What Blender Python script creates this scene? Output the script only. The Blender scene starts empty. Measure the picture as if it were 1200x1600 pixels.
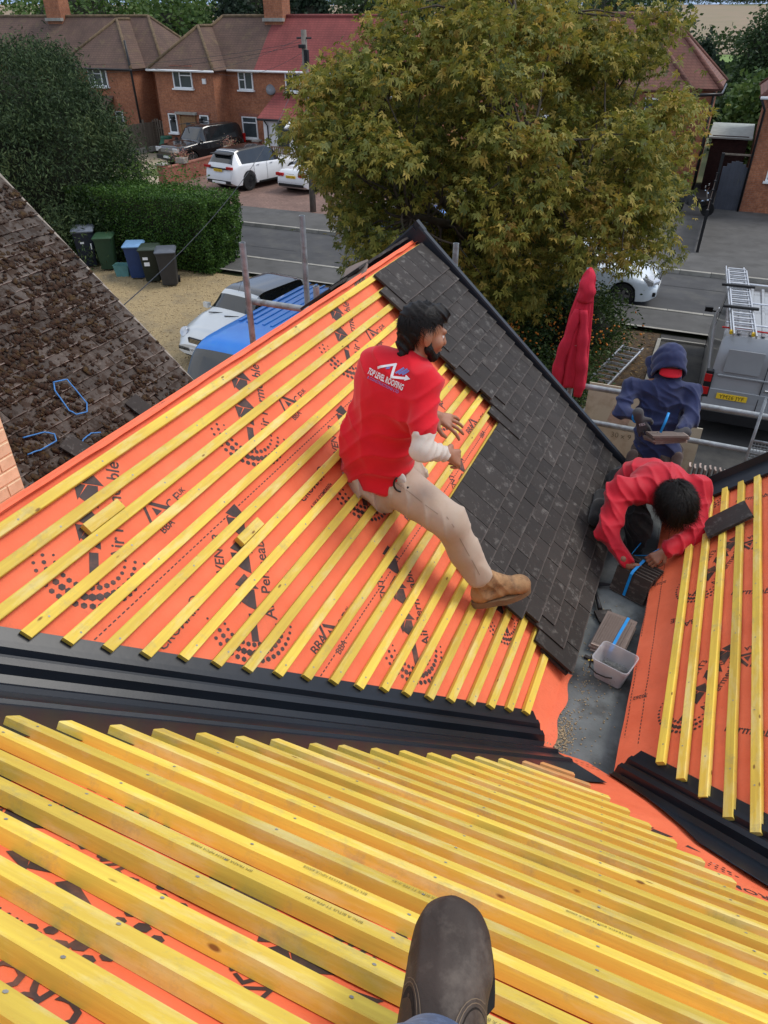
import bpy, bmesh, math, random
import numpy as np
from mathutils import Vector, Matrix, noise as mnoise
from mathutils.bvhtree import BVHTree
R = math.radians
sc = bpy.context.scene
col = sc.collection
rng = np.random.default_rng(7)
random.seed(7)

# ------------------------------------------------------------------ camera, sky, sun, exposure
CZ = 6.6                                   # eye height above the street, metres
cam_d = bpy.data.cameras.new('camera'); cam = bpy.data.objects.new('camera', cam_d); col.objects.link(cam)
cam_d.sensor_fit = 'VERTICAL'; cam_d.sensor_height = 36.0; cam_d.lens = 36.0*1110/1600
cam_d.clip_start = 0.05; cam_d.clip_end = 6000
cam.location = (0, 0, CZ); cam.rotation_euler = (R(90-34.82), 0, R(23.43))
sc.camera = cam

SUN = Vector((0.52, 0.36, 0.78)).normalized()      # towards the sun: ahead of the camera and to the right
world = bpy.data.worlds.new('World'); sc.world = world; world.use_nodes = True
nt = world.node_tree; nt.nodes.clear()
out = nt.nodes.new('ShaderNodeOutputWorld'); bg = nt.nodes.new('ShaderNodeBackground'); sky = nt.nodes.new('ShaderNodeTexSky')
sky.sky_type = 'NISHITA'; sky.sun_disc = False
sky.sun_elevation = math.asin(SUN.z); sky.sun_rotation = math.atan2(SUN.x, SUN.y)
sky.air_density = 1.0; sky.dust_density = 0.3; sky.ozone_density = 1.0
tc = nt.nodes.new('ShaderNodeTexCoord'); mp = nt.nodes.new('ShaderNodeMapping'); mp.inputs['Scale'].default_value = (1, 1, 2.6)
nz = nt.nodes.new('ShaderNodeTexNoise'); nz.inputs['Scale'].default_value = 2.2; nz.inputs['Detail'].default_value = 6
cr = nt.nodes.new('ShaderNodeValToRGB'); cr.color_ramp.elements[0].position = .36; cr.color_ramp.elements[1].position = .60
cr.color_ramp.elements[0].color = (.30, .30, .30, 1); cr.color_ramp.elements[1].color = (.95, .95, .95, 1)
mx = nt.nodes.new('ShaderNodeMix'); mx.data_type = 'RGBA'; mx.inputs['B'].default_value = (6.6, 6.8, 7.1, 1)   # lit cloud
L = nt.links.new
L(tc.outputs['Generated'], mp.inputs[0]); L(mp.outputs[0], nz.inputs['Vector']); L(nz.outputs[0], cr.inputs[0])
sz = nt.nodes.new('ShaderNodeSeparateXYZ'); L(tc.outputs['Generated'], sz.inputs[0])
hz = nt.nodes.new('ShaderNodeMapRange'); hz.inputs['From Min'].default_value = .02; hz.inputs['From Max'].default_value = .30; L(sz.outputs[2], hz.inputs[0])   # broken cloud overhead, clear blue low down
cm = nt.nodes.new('ShaderNodeMath'); cm.operation = 'MULTIPLY'; L(cr.outputs[0], cm.inputs[0]); L(hz.outputs[0], cm.inputs[1]); L(cm.outputs[0], mx.inputs['Factor'])
bl = nt.nodes.new('ShaderNodeMix'); bl.data_type = 'RGBA'; bl.inputs['Factor'].default_value = .75; bl.inputs['B'].default_value = (1.0, 2.3, 5.0, 1); L(sky.outputs[0], bl.inputs['A'])
L(bl.outputs['Result'], mx.inputs['A']); L(mx.outputs['Result'], bg.inputs[0])
bg.inputs[1].default_value = 0.112
L(bg.outputs[0], out.inputs[0])
sun_d = bpy.data.lights.new('sun', 'SUN'); sun_d.energy = 1.35; sun_d.angle = R(22); sun_d.color = (1.0, .95, .87)
sun = bpy.data.objects.new('sun', sun_d); col.objects.link(sun); sun.rotation_euler = SUN.to_track_quat('Z', 'Y').to_euler(); sun.location = (0, 0, 40)
sc.view_settings.view_transform = 'Standard'; sc.view_settings.look = 'None'; sc.view_settings.exposure = 0.64; sc.view_settings.gamma = 1.0
sc.view_settings.use_curve_mapping = False

# ------------------------------------------------------------------ helpers
def tag(o, label=None, cat=None, group=None, kind=None):
    if label: o['label'] = label
    if cat: o['category'] = cat
    if group: o['group'] = group
    if kind: o['kind'] = kind
    return o
def empty(name, loc=(0, 0, 0), rz=0.0, label=None, cat=None, group=None, parent=None):
    o = bpy.data.objects.new(name, None); col.objects.link(o); o.location = loc; o.rotation_euler = (0, 0, rz)
    o.empty_display_size = .1
    if parent: o.parent = parent
    return tag(o, label, cat, group)
def link_mesh(name, me, mat=None, parent=None):
    o = bpy.data.objects.new(name, me); col.objects.link(o)
    if mat is not None and len(me.materials) == 0:
        for m in (mat if isinstance(mat, (list, tuple)) else [mat]): me.materials.append(m)
    if parent: o.parent = parent
    return o
def copy_tree(o, parent=None):
    c = o.copy(); col.objects.link(c); c.parent = parent
    for ch in list(o.children): copy_tree(ch, c)
    return c
def np_mesh(name, V, F):
    """mesh from an (N,3) array and an (M,k) array of equal-sided faces"""
    V = np.asarray(V, np.float32); F = np.asarray(F, np.int32); k = F.shape[1]
    me = bpy.data.meshes.new(name); me.vertices.add(len(V)); me.vertices.foreach_set('co', V.ravel())
    me.loops.add(F.size); me.loops.foreach_set('vertex_index', F.ravel())
    me.polygons.add(len(F)); me.polygons.foreach_set('loop_start', np.arange(0, F.size, k, dtype=np.int32))
    me.update(calc_edges=True); return me
def smooth_mesh(me, ang=None):
    me.polygons.foreach_set('use_smooth', np.ones(len(me.polygons), dtype=bool))
    if ang: me.set_sharp_from_angle(angle=R(ang))
    me.update()
class MB:
    def __init__(s): s.v = []; s.f = []
    def add(s, V, F):
        n = len(s.v); s.v += [tuple(map(float, p)) for p in V]; s.f += [tuple(i+n for i in f) for f in F]; return s
    def box(s, c, d, rot=None):
        x, y, z = d[0]/2, d[1]/2, d[2]/2
        P = [Vector(q) for q in ((-x,-y,-z),(x,-y,-z),(x,y,-z),(-x,y,-z),(-x,-y,z),(x,-y,z),(x,y,z),(-x,y,z))]
        if rot is not None: P = [rot @ q for q in P]
        c = Vector(c)
        return s.add([q+c for q in P], [(0,3,2,1),(4,5,6,7),(0,1,5,4),(1,2,6,5),(2,3,7,6),(3,0,4,7)])
    def b2(s, x0, x1, y0, y1, z0, z1): return s.box(((x0+x1)/2,(y0+y1)/2,(z0+z1)/2), (abs(x1-x0),abs(y1-y0),abs(z1-z0)))
    def hexa(s, P): return s.add(P, [(0,3,2,1),(4,5,6,7),(0,1,5,4),(1,2,6,5),(2,3,7,6),(3,0,4,7)])
    def loft(s, rings, closed=True, cap=True):
        n = len(rings[0]); V = [p for r in rings for p in r]; F = []
        for i in range(len(rings)-1):
            for j in range(n if closed else n-1):
                k = (j+1) % n; F.append((i*n+j, i*n+k, (i+1)*n+k, (i+1)*n+j))
        if cap and closed: F.append(tuple(range(n))[::-1]); F.append(tuple((len(rings)-1)*n+j for j in range(n)))
        return s.add(V, F)
    def tube(s, pts, r, seg=8, cap=True, up=None):
        pts = [Vector(p) for p in pts]; n = len(pts); rr = r if isinstance(r, (list, tuple)) else [r]*n; rings = []
        prev = None
        for i, p in enumerate(pts):
            t = (pts[min(i+1, n-1)]-pts[max(i-1, 0)]).normalized()
            if prev is None:
                a = Vector(up) if up else (Vector((0,0,1)) if abs(t.z) < .9 else Vector((1,0,0)))
            else: a = prev
            u = (a-t*a.dot(t)).normalized(); w = t.cross(u); prev = u
            rings.append([p+(u*math.cos(q)+w*math.sin(q))*rr[i] for q in [2*math.pi*k/seg for k in range(seg)]])
        return s.loft(rings, True, cap)
    def prism(s, poly, fn0, fn1):
        n = len(poly); V = [fn0(*p) for p in poly]+[fn1(*p) for p in poly]
        F = [tuple(range(n))[::-1], tuple(range(n, 2*n))]+[(i, (i+1) % n, n+(i+1) % n, n+i) for i in range(n)]
        return s.add(V, F)
    def lathe(s, prof, c=(0,0,0), seg=16, axis='z'):
        rings = []
        for r, z in prof:
            ring = []
            for k in range(seg):
                a = 2*math.pi*k/seg; p = (r*math.cos(a), r*math.sin(a), z)
                if axis == 'x': p = (p[2], p[0], p[1])
                if axis == 'y': p = (p[1], p[2], p[0])
                ring.append((p[0]+c[0], p[1]+c[1], p[2]+c[2]))
            rings.append(ring)
        return s.loft(rings, True, True)
    def build(s, name, mat=None, parent=None, smooth=None):
        me = bpy.data.meshes.new(name); me.from_pydata(s.v, [], s.f); me.update()
        if smooth: smooth_mesh(me, smooth if smooth is not True else None)
        return link_mesh(name, me, mat, parent)
def vnoise(p, scale=1.0, seed=0): return mnoise.noise(Vector((p[0]*scale+seed*17.3, p[1]*scale-seed*5.1, p[2]*scale+seed*3.7)))

# ------------------------------------------------------------------ materials
def nodes_of(name):
    m = bpy.data.materials.new(name); m.use_nodes = True; n = m.node_tree; b = n.nodes['Principled BSDF']; return m, n, b
def N(n, t, **kw):
    x = n.nodes.new(t)
    for k, v in kw.items():
        if k in x.inputs: x.inputs[k].default_value = v
        else: setattr(x, k, v)
    return x
def mixrgb(n, fac, a, b, blend='MIX'):
    x = n.nodes.new('ShaderNodeMix'); x.data_type = 'RGBA'; x.blend_type = blend
    for s, v in (('Factor', fac), ('A', a), ('B', b)):
        if hasattr(v, 'is_linked'): n.links.new(v, x.inputs[s])
        elif s == 'Factor': x.inputs[s].default_value = v
        else: x.inputs[s].default_value = (*v[:3], 1)
    return x.outputs['Result']
def ramp(n, src, stops):
    x = n.nodes.new('ShaderNodeValToRGB'); e = x.color_ramp.elements
    while len(e) < len(stops): e.new(.5)
    for i, (p, c) in enumerate(stops):
        e[i].position = p; e[i].color = (*(c if isinstance(c, (tuple, list)) else (c, c, c))[:3], 1)
    n.links.new(src, x.inputs[0]); return x.outputs[0]
def coords(n, kind='Object', scale=(1,1,1), rot=(0,0,0)):
    t = n.nodes.new('ShaderNodeTexCoord'); m = n.nodes.new('ShaderNodeMapping'); m.inputs['Scale'].default_value = scale; m.inputs['Rotation'].default_value = rot
    n.links.new(t.outputs[kind], m.inputs[0]); return m.outputs[0]
def noise_tex(n, vec, scale, detail=4, rough=.55):
    x = N(n, 'ShaderNodeTexNoise', Scale=scale, Detail=detail, Roughness=rough); n.links.new(vec, x.inputs['Vector']); return x.outputs[0]
def bump(n, b, h, strength=.3, dist=.01):
    x = N(n, 'ShaderNodeBump', Strength=strength, Distance=dist); n.links.new(h, x.inputs['Height']); n.links.new(x.outputs[0], b.inputs['Normal'])
def mul(c, k): return tuple(min(1, v*k) for v in c)
def mat(name, c, rough=.6, var=.18, scale=9, bmp=.0, bscale=60, bdist=.004, metal=0, coat=0, rand=0.0, spec=.35, dirt=None, dscale=3):
    """general procedural material: two-scale colour variation, optional fine relief, dirt and per-object variation"""
    m, n, b = nodes_of(name); v = coords(n)
    f = noise_tex(n, v, scale, 5); cc = mixrgb(n, ramp(n, f, [(.3, 0), (.7, 1)]), mul(c, 1-var), mul(c, 1+var))
    if dirt:
        g = ramp(n, noise_tex(n, v, dscale, 6, .65), [(.5, 0), (.68, 1)]); cc = mixrgb(n, g, cc, dirt)
    if rand:
        oi = n.nodes.new('ShaderNodeObjectInfo'); h = N(n, 'ShaderNodeHueSaturation')
        mr = N(n, 'ShaderNodeMapRange'); mr.inputs['To Min'].default_value = 1-rand; mr.inputs['To Max'].default_value = 1+rand
        n.links.new(oi.outputs['Random'], mr.inputs[0]); n.links.new(mr.outputs[0], h.inputs['Value']); n.links.new(cc, h.inputs['Color']); cc = h.outputs[0]
    n.links.new(cc, b.inputs['Base Color']); b.inputs['Roughness'].default_value = rough; b.inputs['Metallic'].default_value = metal
    b.inputs['Coat Weight'].default_value = coat; b.inputs['Specular IOR Level'].default_value = spec
    if bmp: bump(n, b, noise_tex(n, v, bscale, 4), bmp, bdist)
    return m
def mat_glass(name, c=(.02,.025,.03), rough=.06):
    m, n, b = nodes_of(name); v = coords(n); f = noise_tex(n, v, 2.5, 2)
    n.links.new(mixrgb(n, f, mul(c, .6), mul(c, 1.7)), b.inputs['Base Color']); b.inputs['Roughness'].default_value = rough; b.inputs['Specular IOR Level'].default_value = .8
    return m
def mat_wood(name, axis, tint=(.85, .635, .085), tint2=(.70, .485, .065)):
    m, n, b = nodes_of(name)
    oi = n.nodes.new('ShaderNodeObjectInfo'); t = n.nodes.new('ShaderNodeTexCoord'); vm = N(n, 'ShaderNodeVectorMath', operation='MULTIPLY_ADD')
    cx = N(n, 'ShaderNodeCombineXYZ')
    for k in range(3):
        q = N(n, 'ShaderNodeMath', operation='MULTIPLY'); q.inputs[1].default_value = (13.7, 29.1, 7.3)[k]; n.links.new(oi.outputs['Random'], q.inputs[0]); n.links.new(q.outputs[0], cx.inputs[k])
    vm.inputs[1].default_value = (1,1,1); n.links.new(t.outputs['Object'], vm.inputs[0]); n.links.new(cx.outputs[0], vm.inputs[2])
    mpg = n.nodes.new('ShaderNodeMapping'); s = [70,70,70]; s[axis] = 3.0; mpg.inputs['Scale'].default_value = s; n.links.new(vm.outputs[0], mpg.inputs[0])
    mpb = n.nodes.new('ShaderNodeMapping'); s = [9,9,9]; s[axis] = 2.2; mpb.inputs['Scale'].default_value = s; n.links.new(vm.outputs[0], mpb.inputs[0])
    grain = noise_tex(n, mpg.outputs[0], 1.0, 5, .6); broad = noise_tex(n, mpb.outputs[0], 1.0, 4)
    c = mixrgb(n, ramp(n, broad, [(.32, 0), (.66, 1)]), tint2, tint)
    c = mixrgb(n, ramp(n, grain, [(.42, .24), (.62, 0)]), c, (.45, .26, .04))
    pale = ramp(n, noise_tex(n, mpb.outputs[0], 1.7, 6, .7), [(.50, 0), (.72, .55)]); c = mixrgb(n, pale, c, (.82, .74, .40))
    grey = ramp(n, noise_tex(n, vm.outputs[0], 9, 8, .75), [(.55, 0), (.70, .50)]); c = mixrgb(n, grey, c, (.33, .30, .16))
    # knots
    mk = n.nodes.new('ShaderNodeMapping'); s = [15,15,15]; s[axis] = 6.0; mk.inputs['Scale'].default_value = s; n.links.new(vm.outputs[0], mk.inputs[0])
    vo = N(n, 'ShaderNodeTexVoronoi', Scale=1.0); n.links.new(mk.outputs[0], vo.inputs['Vector'])
    c = mixrgb(n, ramp(n, vo.outputs['Distance'], [(.045, .92), (.085, 0)]), c, (.20, .085, .015))
    h = N(n, 'ShaderNodeHueSaturation'); mr = N(n, 'ShaderNodeMapRange'); mr.inputs['To Min'].default_value = .78; mr.inputs['To Max'].default_value = 1.1
    n.links.new(oi.outputs['Random'], mr.inputs[0]); n.links.new(mr.outputs[0], h.inputs['Value']); n.links.new(c, h.inputs['Color'])
    n.links.new(h.outputs[0], b.inputs['Base Color']); b.inputs['Roughness'].default_value = .72; bump(n, b, grain, .35, .002)
    return m
def mat_brick(name, c1, c2, mortar, bw=.225, bh=.075, axis='xz', rough=.85):
    m, n, b = nodes_of(name); t = n.nodes.new('ShaderNodeTexCoord'); sx = N(n, 'ShaderNodeSeparateXYZ'); cx = N(n, 'ShaderNodeCombineXYZ')
    n.links.new(t.outputs['Object'], sx.inputs[0])
    ad = N(n, 'ShaderNodeMath', operation='ADD'); n.links.new(sx.outputs[0], ad.inputs[0]); n.links.new(sx.outputs[1], ad.inputs[1])
    n.links.new(ad.outputs[0], cx.inputs[0]); n.links.new(sx.outputs[2], cx.inputs[1])
    br = N(n, 'ShaderNodeTexBrick', Scale=1.0); br.inputs['Brick Width'].default_value = bw; br.inputs['Row Height'].default_value = bh; br.inputs['Mortar Size'].default_value = .009
    br.inputs['Color1'].default_value = (*c1, 1); br.inputs['Color2'].default_value = (*c2, 1); br.inputs['Mortar'].default_value = (*mortar, 1); br.inputs['Bias'].default_value = -.1
    n.links.new(cx.outputs[0], br.inputs['Vector'])
    f = ramp(n, noise_tex(n, t.outputs['Object'], .9, 6, .65), [(.35, 0), (.7, 1)]); c = mixrgb(n, .45, br.outputs['Color'], mixrgb(n, f, mul(c1, .55), mul(c2, 1.3)), 'MIX'); c = mixrgb(n, ramp(n, noise_tex(n, t.outputs['Object'], 11, 3, .7), [(.42, .55), (.6, 0)]), c, mul(c1, .5))
    g = ramp(n, noise_tex(n, t.outputs['Object'], 3.3, 6, .7), [(.52, 0), (.7, .5)]); c = mixrgb(n, g, c, mul(c1, .4))
    n.links.new(c, b.inputs['Base Color']); b.inputs['Roughness'].default_value = rough; bump(n, b, br.outputs['Fac'], -.4, .01)
    return m
def mat_leaf(name, stops, rough=.55, trans=.35, scale=.5):
    """foliage: colour differs from leaf to leaf and drifts over the crown"""
    m, n, b = nodes_of(name); g = n.nodes.new('ShaderNodeNewGeometry'); v = coords(n)
    f = noise_tex(n, v, scale, 3); a = N(n, 'ShaderNodeMath', operation='MULTIPLY'); a.inputs[1].default_value = .6; n.links.new(g.outputs['Random Per Island'], a.inputs[0])
    a2 = N(n, 'ShaderNodeMath', operation='MULTIPLY_ADD'); a2.inputs[1].default_value = .85; n.links.new(f, a2.inputs[0]); n.links.new(a.outputs[0], a2.inputs[2])
    a3 = N(n, 'ShaderNodeMath', operation='SUBTRACT'); a3.inputs[1].default_value = .22; n.links.new(a2.outputs[0], a3.inputs[0])
    c = ramp(n, a3.outputs[0], stops); n.links.new(c, b.inputs['Base Color']); b.inputs['Roughness'].default_value = rough; b.inputs['Specular IOR Level'].default_value = .35
    tr = n.nodes.new('ShaderNodeBsdfTranslucent'); n.links.new(c, tr.inputs[0]); mxs = n.nodes.new('ShaderNodeMixShader'); mxs.inputs[0].default_value = trans
    o = n.nodes['Material Output']; n.links.new(b.outputs[0], mxs.inputs[1]); n.links.new(tr.outputs[0], mxs.inputs[2]); n.links.new(mxs.outputs[0], o.inputs[0])
    return m

def mat_membrane():
    m, n, b = nodes_of('orange_membrane'); v = coords(n)
    c = mixrgb(n, ramp(n, noise_tex(n, v, 5, 5), [(.3, 0), (.7, 1)]), (.80, .142, .054), (.90, .186, .080))
    c = mixrgb(n, ramp(n, noise_tex(n, v, 3.1, 8, .72), [(.56, 0), (.78, .40)]), c, (.40, .10, .05))
    c = mixrgb(n, ramp(n, noise_tex(n, v, 26, 3, .7), [(.66, 0), (.80, .30)]), c, (.18, .07, .05))
    n.links.new(c, b.inputs['Base Color']); b.inputs['Roughness'].default_value = .62
    w = N(n, 'ShaderNodeTexWave', Scale=220.0, Distortion=.4); n.links.new(v, w.inputs['Vector'])
    ad = N(n, 'ShaderNodeMath', operation='MULTIPLY_ADD'); ad.inputs[1].default_value = 26.0; n.links.new(noise_tex(n, v, 11, 5, .6), ad.inputs[0]); n.links.new(w.outputs['Fac'], ad.inputs[2])
    bump(n, b, ad.outputs[0], .30, .0022); return m
def mat_tile(name, c, scuff=(.42,.40,.37), amount=.66, rand=.22, moss=None):
    m, n, b = nodes_of(name); v = coords(n); oi = n.nodes.new('ShaderNodeObjectInfo')
    t = n.nodes.new('ShaderNodeTexCoord'); vm = N(n, 'ShaderNodeVectorMath', operation='ADD'); cx = N(n, 'ShaderNodeCombineXYZ')
    q = N(n, 'ShaderNodeMath', operation='MULTIPLY'); q.inputs[1].default_value = 91.0; n.links.new(oi.outputs['Random'], q.inputs[0]); n.links.new(q.outputs[0], cx.inputs[0]); n.links.new(q.outputs[0], cx.inputs[2])
    n.links.new(t.outputs['Object'], vm.inputs[0]); n.links.new(cx.outputs[0], vm.inputs[1]); v = vm.outputs[0]
    cc = mixrgb(n, noise_tex(n, v, 7, 5), mul(c, .75), mul(c, 1.3))
    cc = mixrgb(n, ramp(n, noise_tex(n, v, 16, 9, .72), [(amount-.06, 0), (amount+.12, .55)]), cc, scuff)
    sy = N(n, 'ShaderNodeSeparateXYZ'); n.links.new(t.outputs['Object'], sy.inputs[0]); my = N(n, 'ShaderNodeMapRange'); my.inputs['From Min'].default_value = -.2645; my.inputs['From Max'].default_value = -.2560; my.inputs['To Min'].default_value = .75; my.inputs['To Max'].default_value = 0; n.links.new(sy.outputs[1], my.inputs[0]); cc = mixrgb(n, my.outputs[0], cc, mul(c, 3.4))   # raw clay edge at the tail
    if moss: cc = mixrgb(n, ramp(n, noise_tex(n, v, 9, 7, .7), [(.48, 0), (.56, 1)]), cc, moss)
    h = N(n, 'ShaderNodeHueSaturation'); mr = N(n, 'ShaderNodeMapRange'); mr.inputs['To Min'].default_value = 1-rand; mr.inputs['To Max'].default_value = 1+rand
    n.links.new(oi.outputs['Random'], mr.inputs[0]); n.links.new(mr.outputs[0], h.inputs['Value']); n.links.new(cc, h.inputs['Color'])
    n.links.new(h.outputs[0], b.inputs['Base Color']); b.inputs['Roughness'].default_value = .72; b.inputs['Specular IOR Level'].default_value = .28; bump(n, b, noise_tex(n, v, 160, 4), .35, .0015); return m

MAT = dict(
 membrane=mat_membrane(), wood_y=mat_wood('batten_wood_along', 1), wood_x=mat_wood('batten_wood_across', 0),
 wood_pink=mat_wood('batten_wood_untreated', 0, (.72,.33,.12), (.60,.25,.08)),
 print=mat('membrane_print', (.052,.032,.031), .6, .3, 12, dirt=(.16,.07,.05), dscale=9),
 valley=mat('valley_plastic', (.009,.0125,.019), .33, .2, 3, .06, 30),
 lead=mat('gutter_lining', (.115,.125,.125), .62, .25, 9, .3, 50, dirt=(.05,.05,.048), dscale=5),
 tile=mat_tile('roof_tile', (.030,.0245,.0220), (.25,.235,.215), .605, .28), tile_back=mat_tile('tile_underside', (.17,.13,.11), (.36,.31,.27), .62),
 verge=mat('verge_plastic', (.016,.02,.027), .42, .2, 6), black=mat('black_plastic', (.012,.012,.013), .45, .2, 8),
 nail=mat('galvanised_nail', (.30,.30,.28), .6, .2, 30, metal=.3),
 brick_red=mat_brick('red_brick', (.36,.118,.052), (.46,.175,.078), (.26,.20,.16)), brick_wall=mat_brick('orange_brick', (.30,.10,.06), (.36,.13,.08), (.30,.22,.18)),
 brick_buff=mat_brick('buff_painted_brick', (.58,.36,.19), (.62,.40,.22), (.50,.33,.19), .23, .078),
 galv=mat('galvanised_tube', (.31,.335,.35), .48, .25, 14, .1, 80, metal=.35, dirt=(.20,.19,.18), dscale=12),
 alu=mat('aluminium', (.62,.63,.65), .33, .15, 12, metal=.85),
 white=mat('white_upvc', (.78,.78,.77), .4, .05), glass=mat_glass('window_glass', (.05,.06,.065), .05), darkglass=mat_glass('car_glass', (.014,.017,.019)),
 tyre=mat('tyre_rubber', (.014,.014,.014), .75, .2), rim=mat('alloy_rim', (.25,.25,.26), .3, .1, metal=.8), rimdark=mat('dark_alloy_rim', (.05,.05,.055), .3, .1, metal=.7),
 red_lamp=mat('red_lamp', (.42,.012,.012), .15, .1), clear_lamp=mat('clear_lamp', (.55,.57,.6), .1, .15, metal=.3), chrome=mat('chrome', (.7,.7,.7), .12, .05, metal=1),
 plate_y=mat('yellow_plate', (.80,.52,.03), .45, .04), plate_w=mat('white_plate', (.75,.75,.72), .45, .04), ink=mat('plate_ink', (.01,.01,.01), .5, .05),
 blue_strap=mat('blue_strapping', (.01,.24,.62), .35, .15, 20), blue_cord=mat('blue_cord', (.05,.20,.50), .5, .2, 30),
)
# ------------------------------------------------------------------ the roof being tiled: planes
TH = R(41.9); c_, s_, T_ = math.cos(TH), math.sin(TH), math.tan(TH)
ZB, ZA, ZC = CZ-2.9521, CZ-.781, CZ-2.861           # heights of the batten-top planes at x=0 / y=0 / x=0
XR, YG = -1.875, 4.88                               # ridge of the left wing, its gable
def fB(s, t, o=0.0): return Vector((-t*c_+s_*o, s, ZB+t*s_+c_*o))          # right slope of the left wing: s along the ridge, t up the slope
def fA(s, t, o=0.0): return Vector((s, -t*c_+s_*o, ZA+t*s_+c_*o))          # slope below the camera
def fC(s, t, o=0.0): return Vector((t*c_-s_*o, s, ZC+t*s_+c_*o))           # left slope of the right wing
TR = -XR/c_
ZR = ZB+TR*s_
def fL(s, t, o=0.0): return Vector((XR-t*c_-s_*o, s, ZR-t*s_+c_*o))        # far slope of the left wing, t down from the ridge
MEM = -.028
house = empty('house', (0, 0, 0), 0, 'house roof being retiled, orange membrane with yellow battens and dark tiles', 'house')

def membrane(name, fn, s0, s1, t0, t1, ns, nt_, lim=None, parent=house, extra=None, sag=.004, seed=0):
    V = []; F = []
    for i in range(ns+1):
        for j in range(nt_+1):
            t = t0+(t1-t0)*j/nt_; a, b = (s0, s1) if lim is None else lim(t)
            s = a+(b-a)*i/ns; q = fn(s, t, 0)
            w = sag*vnoise(q, 7, seed)-.003
            if extra: w += extra(s, t)
            V.append(fn(s, t, MEM+w))
    for i in range(ns):
        for j in range(nt_): a = i*(nt_+1)+j; F.append((a, a+nt_+1, a+nt_+2, a+1))
    o = MB().add(V, F).build(name, MAT['membrane'], parent, smooth=True); return o
# valleys: left one y = x+2.42, right one x+y = 2.318
membrane('membrane', fB, 0, 0, .10, TR, 90, 60, lambda t: (-t*c_+2.40, YG))
membrane('membrane', fL, .2, YG, 0, 2.3, 50, 20, sag=.006, seed=3)
membrane('membrane', fA, 0, 0, -2.33/c_, .75, 90, 70, lambda t: (max(-3.6, -t*c_-2.44), min(3.2, 2.34+t*c_)), seed=5)
membrane('membrane', fC, 0, 0, .20, 1.75, 80, 50, lambda t: (2.30-t*c_, 4.38), seed=8, extra=lambda s, t: .02*max(0, .33-t)*math.sin(s*9))
# rolled membrane over the ridge
rg = []
for i in range(61):
    y = .55+(YG-.25-.55)*i/60; ring = []
    for k in range(9):
        a = -1.0+2.0*k/8; rr = .011+.003*vnoise((y, k*.3, 0), 6)
        ring.append((XR+math.sin(a)*rr*1.5, y, ZR+MEM*1.0-.004+(math.cos(a)-.45)*rr*1.5))
    rg.append(ring)
MB().loft(rg, closed=False).build('ridge_membrane', MAT['membrane'], house, smooth=True)
# loose membrane tongue hanging from the bottom of the left slope into the gutter
V = []; F = []
for i in range(15):
    for j in range(9):
        y = 2.27+.50*i/14; q = j/8; x = -.20+.085*q+.012*math.sin(i*.9)*q; z = ZB+.16*s_+MEM*.9-(.03+.10*q)*q*(1-.25*math.sin(i*.6)); V.append((x, y, max(z, CZ-2.853+.004)))
for i in range(14):
    for j in range(8): a = i*9+j; F.append((a, a+1, a+10, a+9))
MB().add(V, F).build('membrane_flap', MAT['membrane'], house, smooth=True)

# battens -----------------------------------------------------------------
def batten(fn, t, s0, s1, name='batten', m='wood_y', w=.038, h=.025, parent=house, skew=0.0, seed=0, fan=0.0):
    rings = []; n = 6; ch = .0022
    prof = [(-w/2, -h), (w/2, -h), (w/2, -ch), (w/2-ch, 0), (-w/2+ch, 0), (-w/2, -ch)]
    for i in range(n+1):
        q = i/n; s = s0+(s1-s0)*q; bow = .0035*vnoise((s*1.3, t*5, seed), 1.0, 1); up = .0018*vnoise((s*1.7, t*5, seed), 1.0, 2)
        sk = skew*(1 if i == n else 0)+(-skew if i == 0 else 0)
        rings.append([fn(s+(sk*a/w*.5), t+a+bow+fan*s, b+up) for a, b in prof])
    return MB().loft(rings).build(name, MAT[m], parent)
G = .0744/c_
tB = [-(-1.8206+.0744*k)/c_ for k in range(21)]+[.262/c_]
for k, t in enumerate(tB):
    y0 = -t*c_+2.585+.012*vnoise((k*3.1, 0, 0))
    batten(fB, t+.002*vnoise((k*1.7, 2, 0)), y0, 4.86, skew=.014, seed=k)
yA = [.673+.0766*k for k in range(-10, 17)]
FAN = lambda y: .034*max(0, 1-max(y, 0)/1.1)          # the nearest battens drift slightly up the slope to the right
for k, y in enumerate(yA):
    y += .005*vnoise((k*2.3, 9, 0)); t = -y/c_
    xl = max(-3.3, y-1.955-.05*(y-.67)+.02*vnoise((k*1.9, 4, 0))); xr = min(2.9, 1.885-y+.10*(y-1.7)+.015*vnoise((k*2.7, 6, 0)))
    m = 'wood_pink' if k >= len(yA)-2 else 'wood_x'
    batten(fA, t, xl, xr, m=m, skew=.016, seed=40+k, h=.029, fan=FAN(y))
tC = [.3264/c_+G*k for k in range(14)]
yt = [4.30, 4.33, 4.335, 4.335, 4.30]
for k, t in enumerate(tC):
    y0 = 2.487-t*c_-.03*min(k, 3); batten(fC, t, y0+.01*vnoise((k, 3, 1)), yt[k] if k < 5 else 4.32, skew=.01, seed=90+k)
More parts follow.
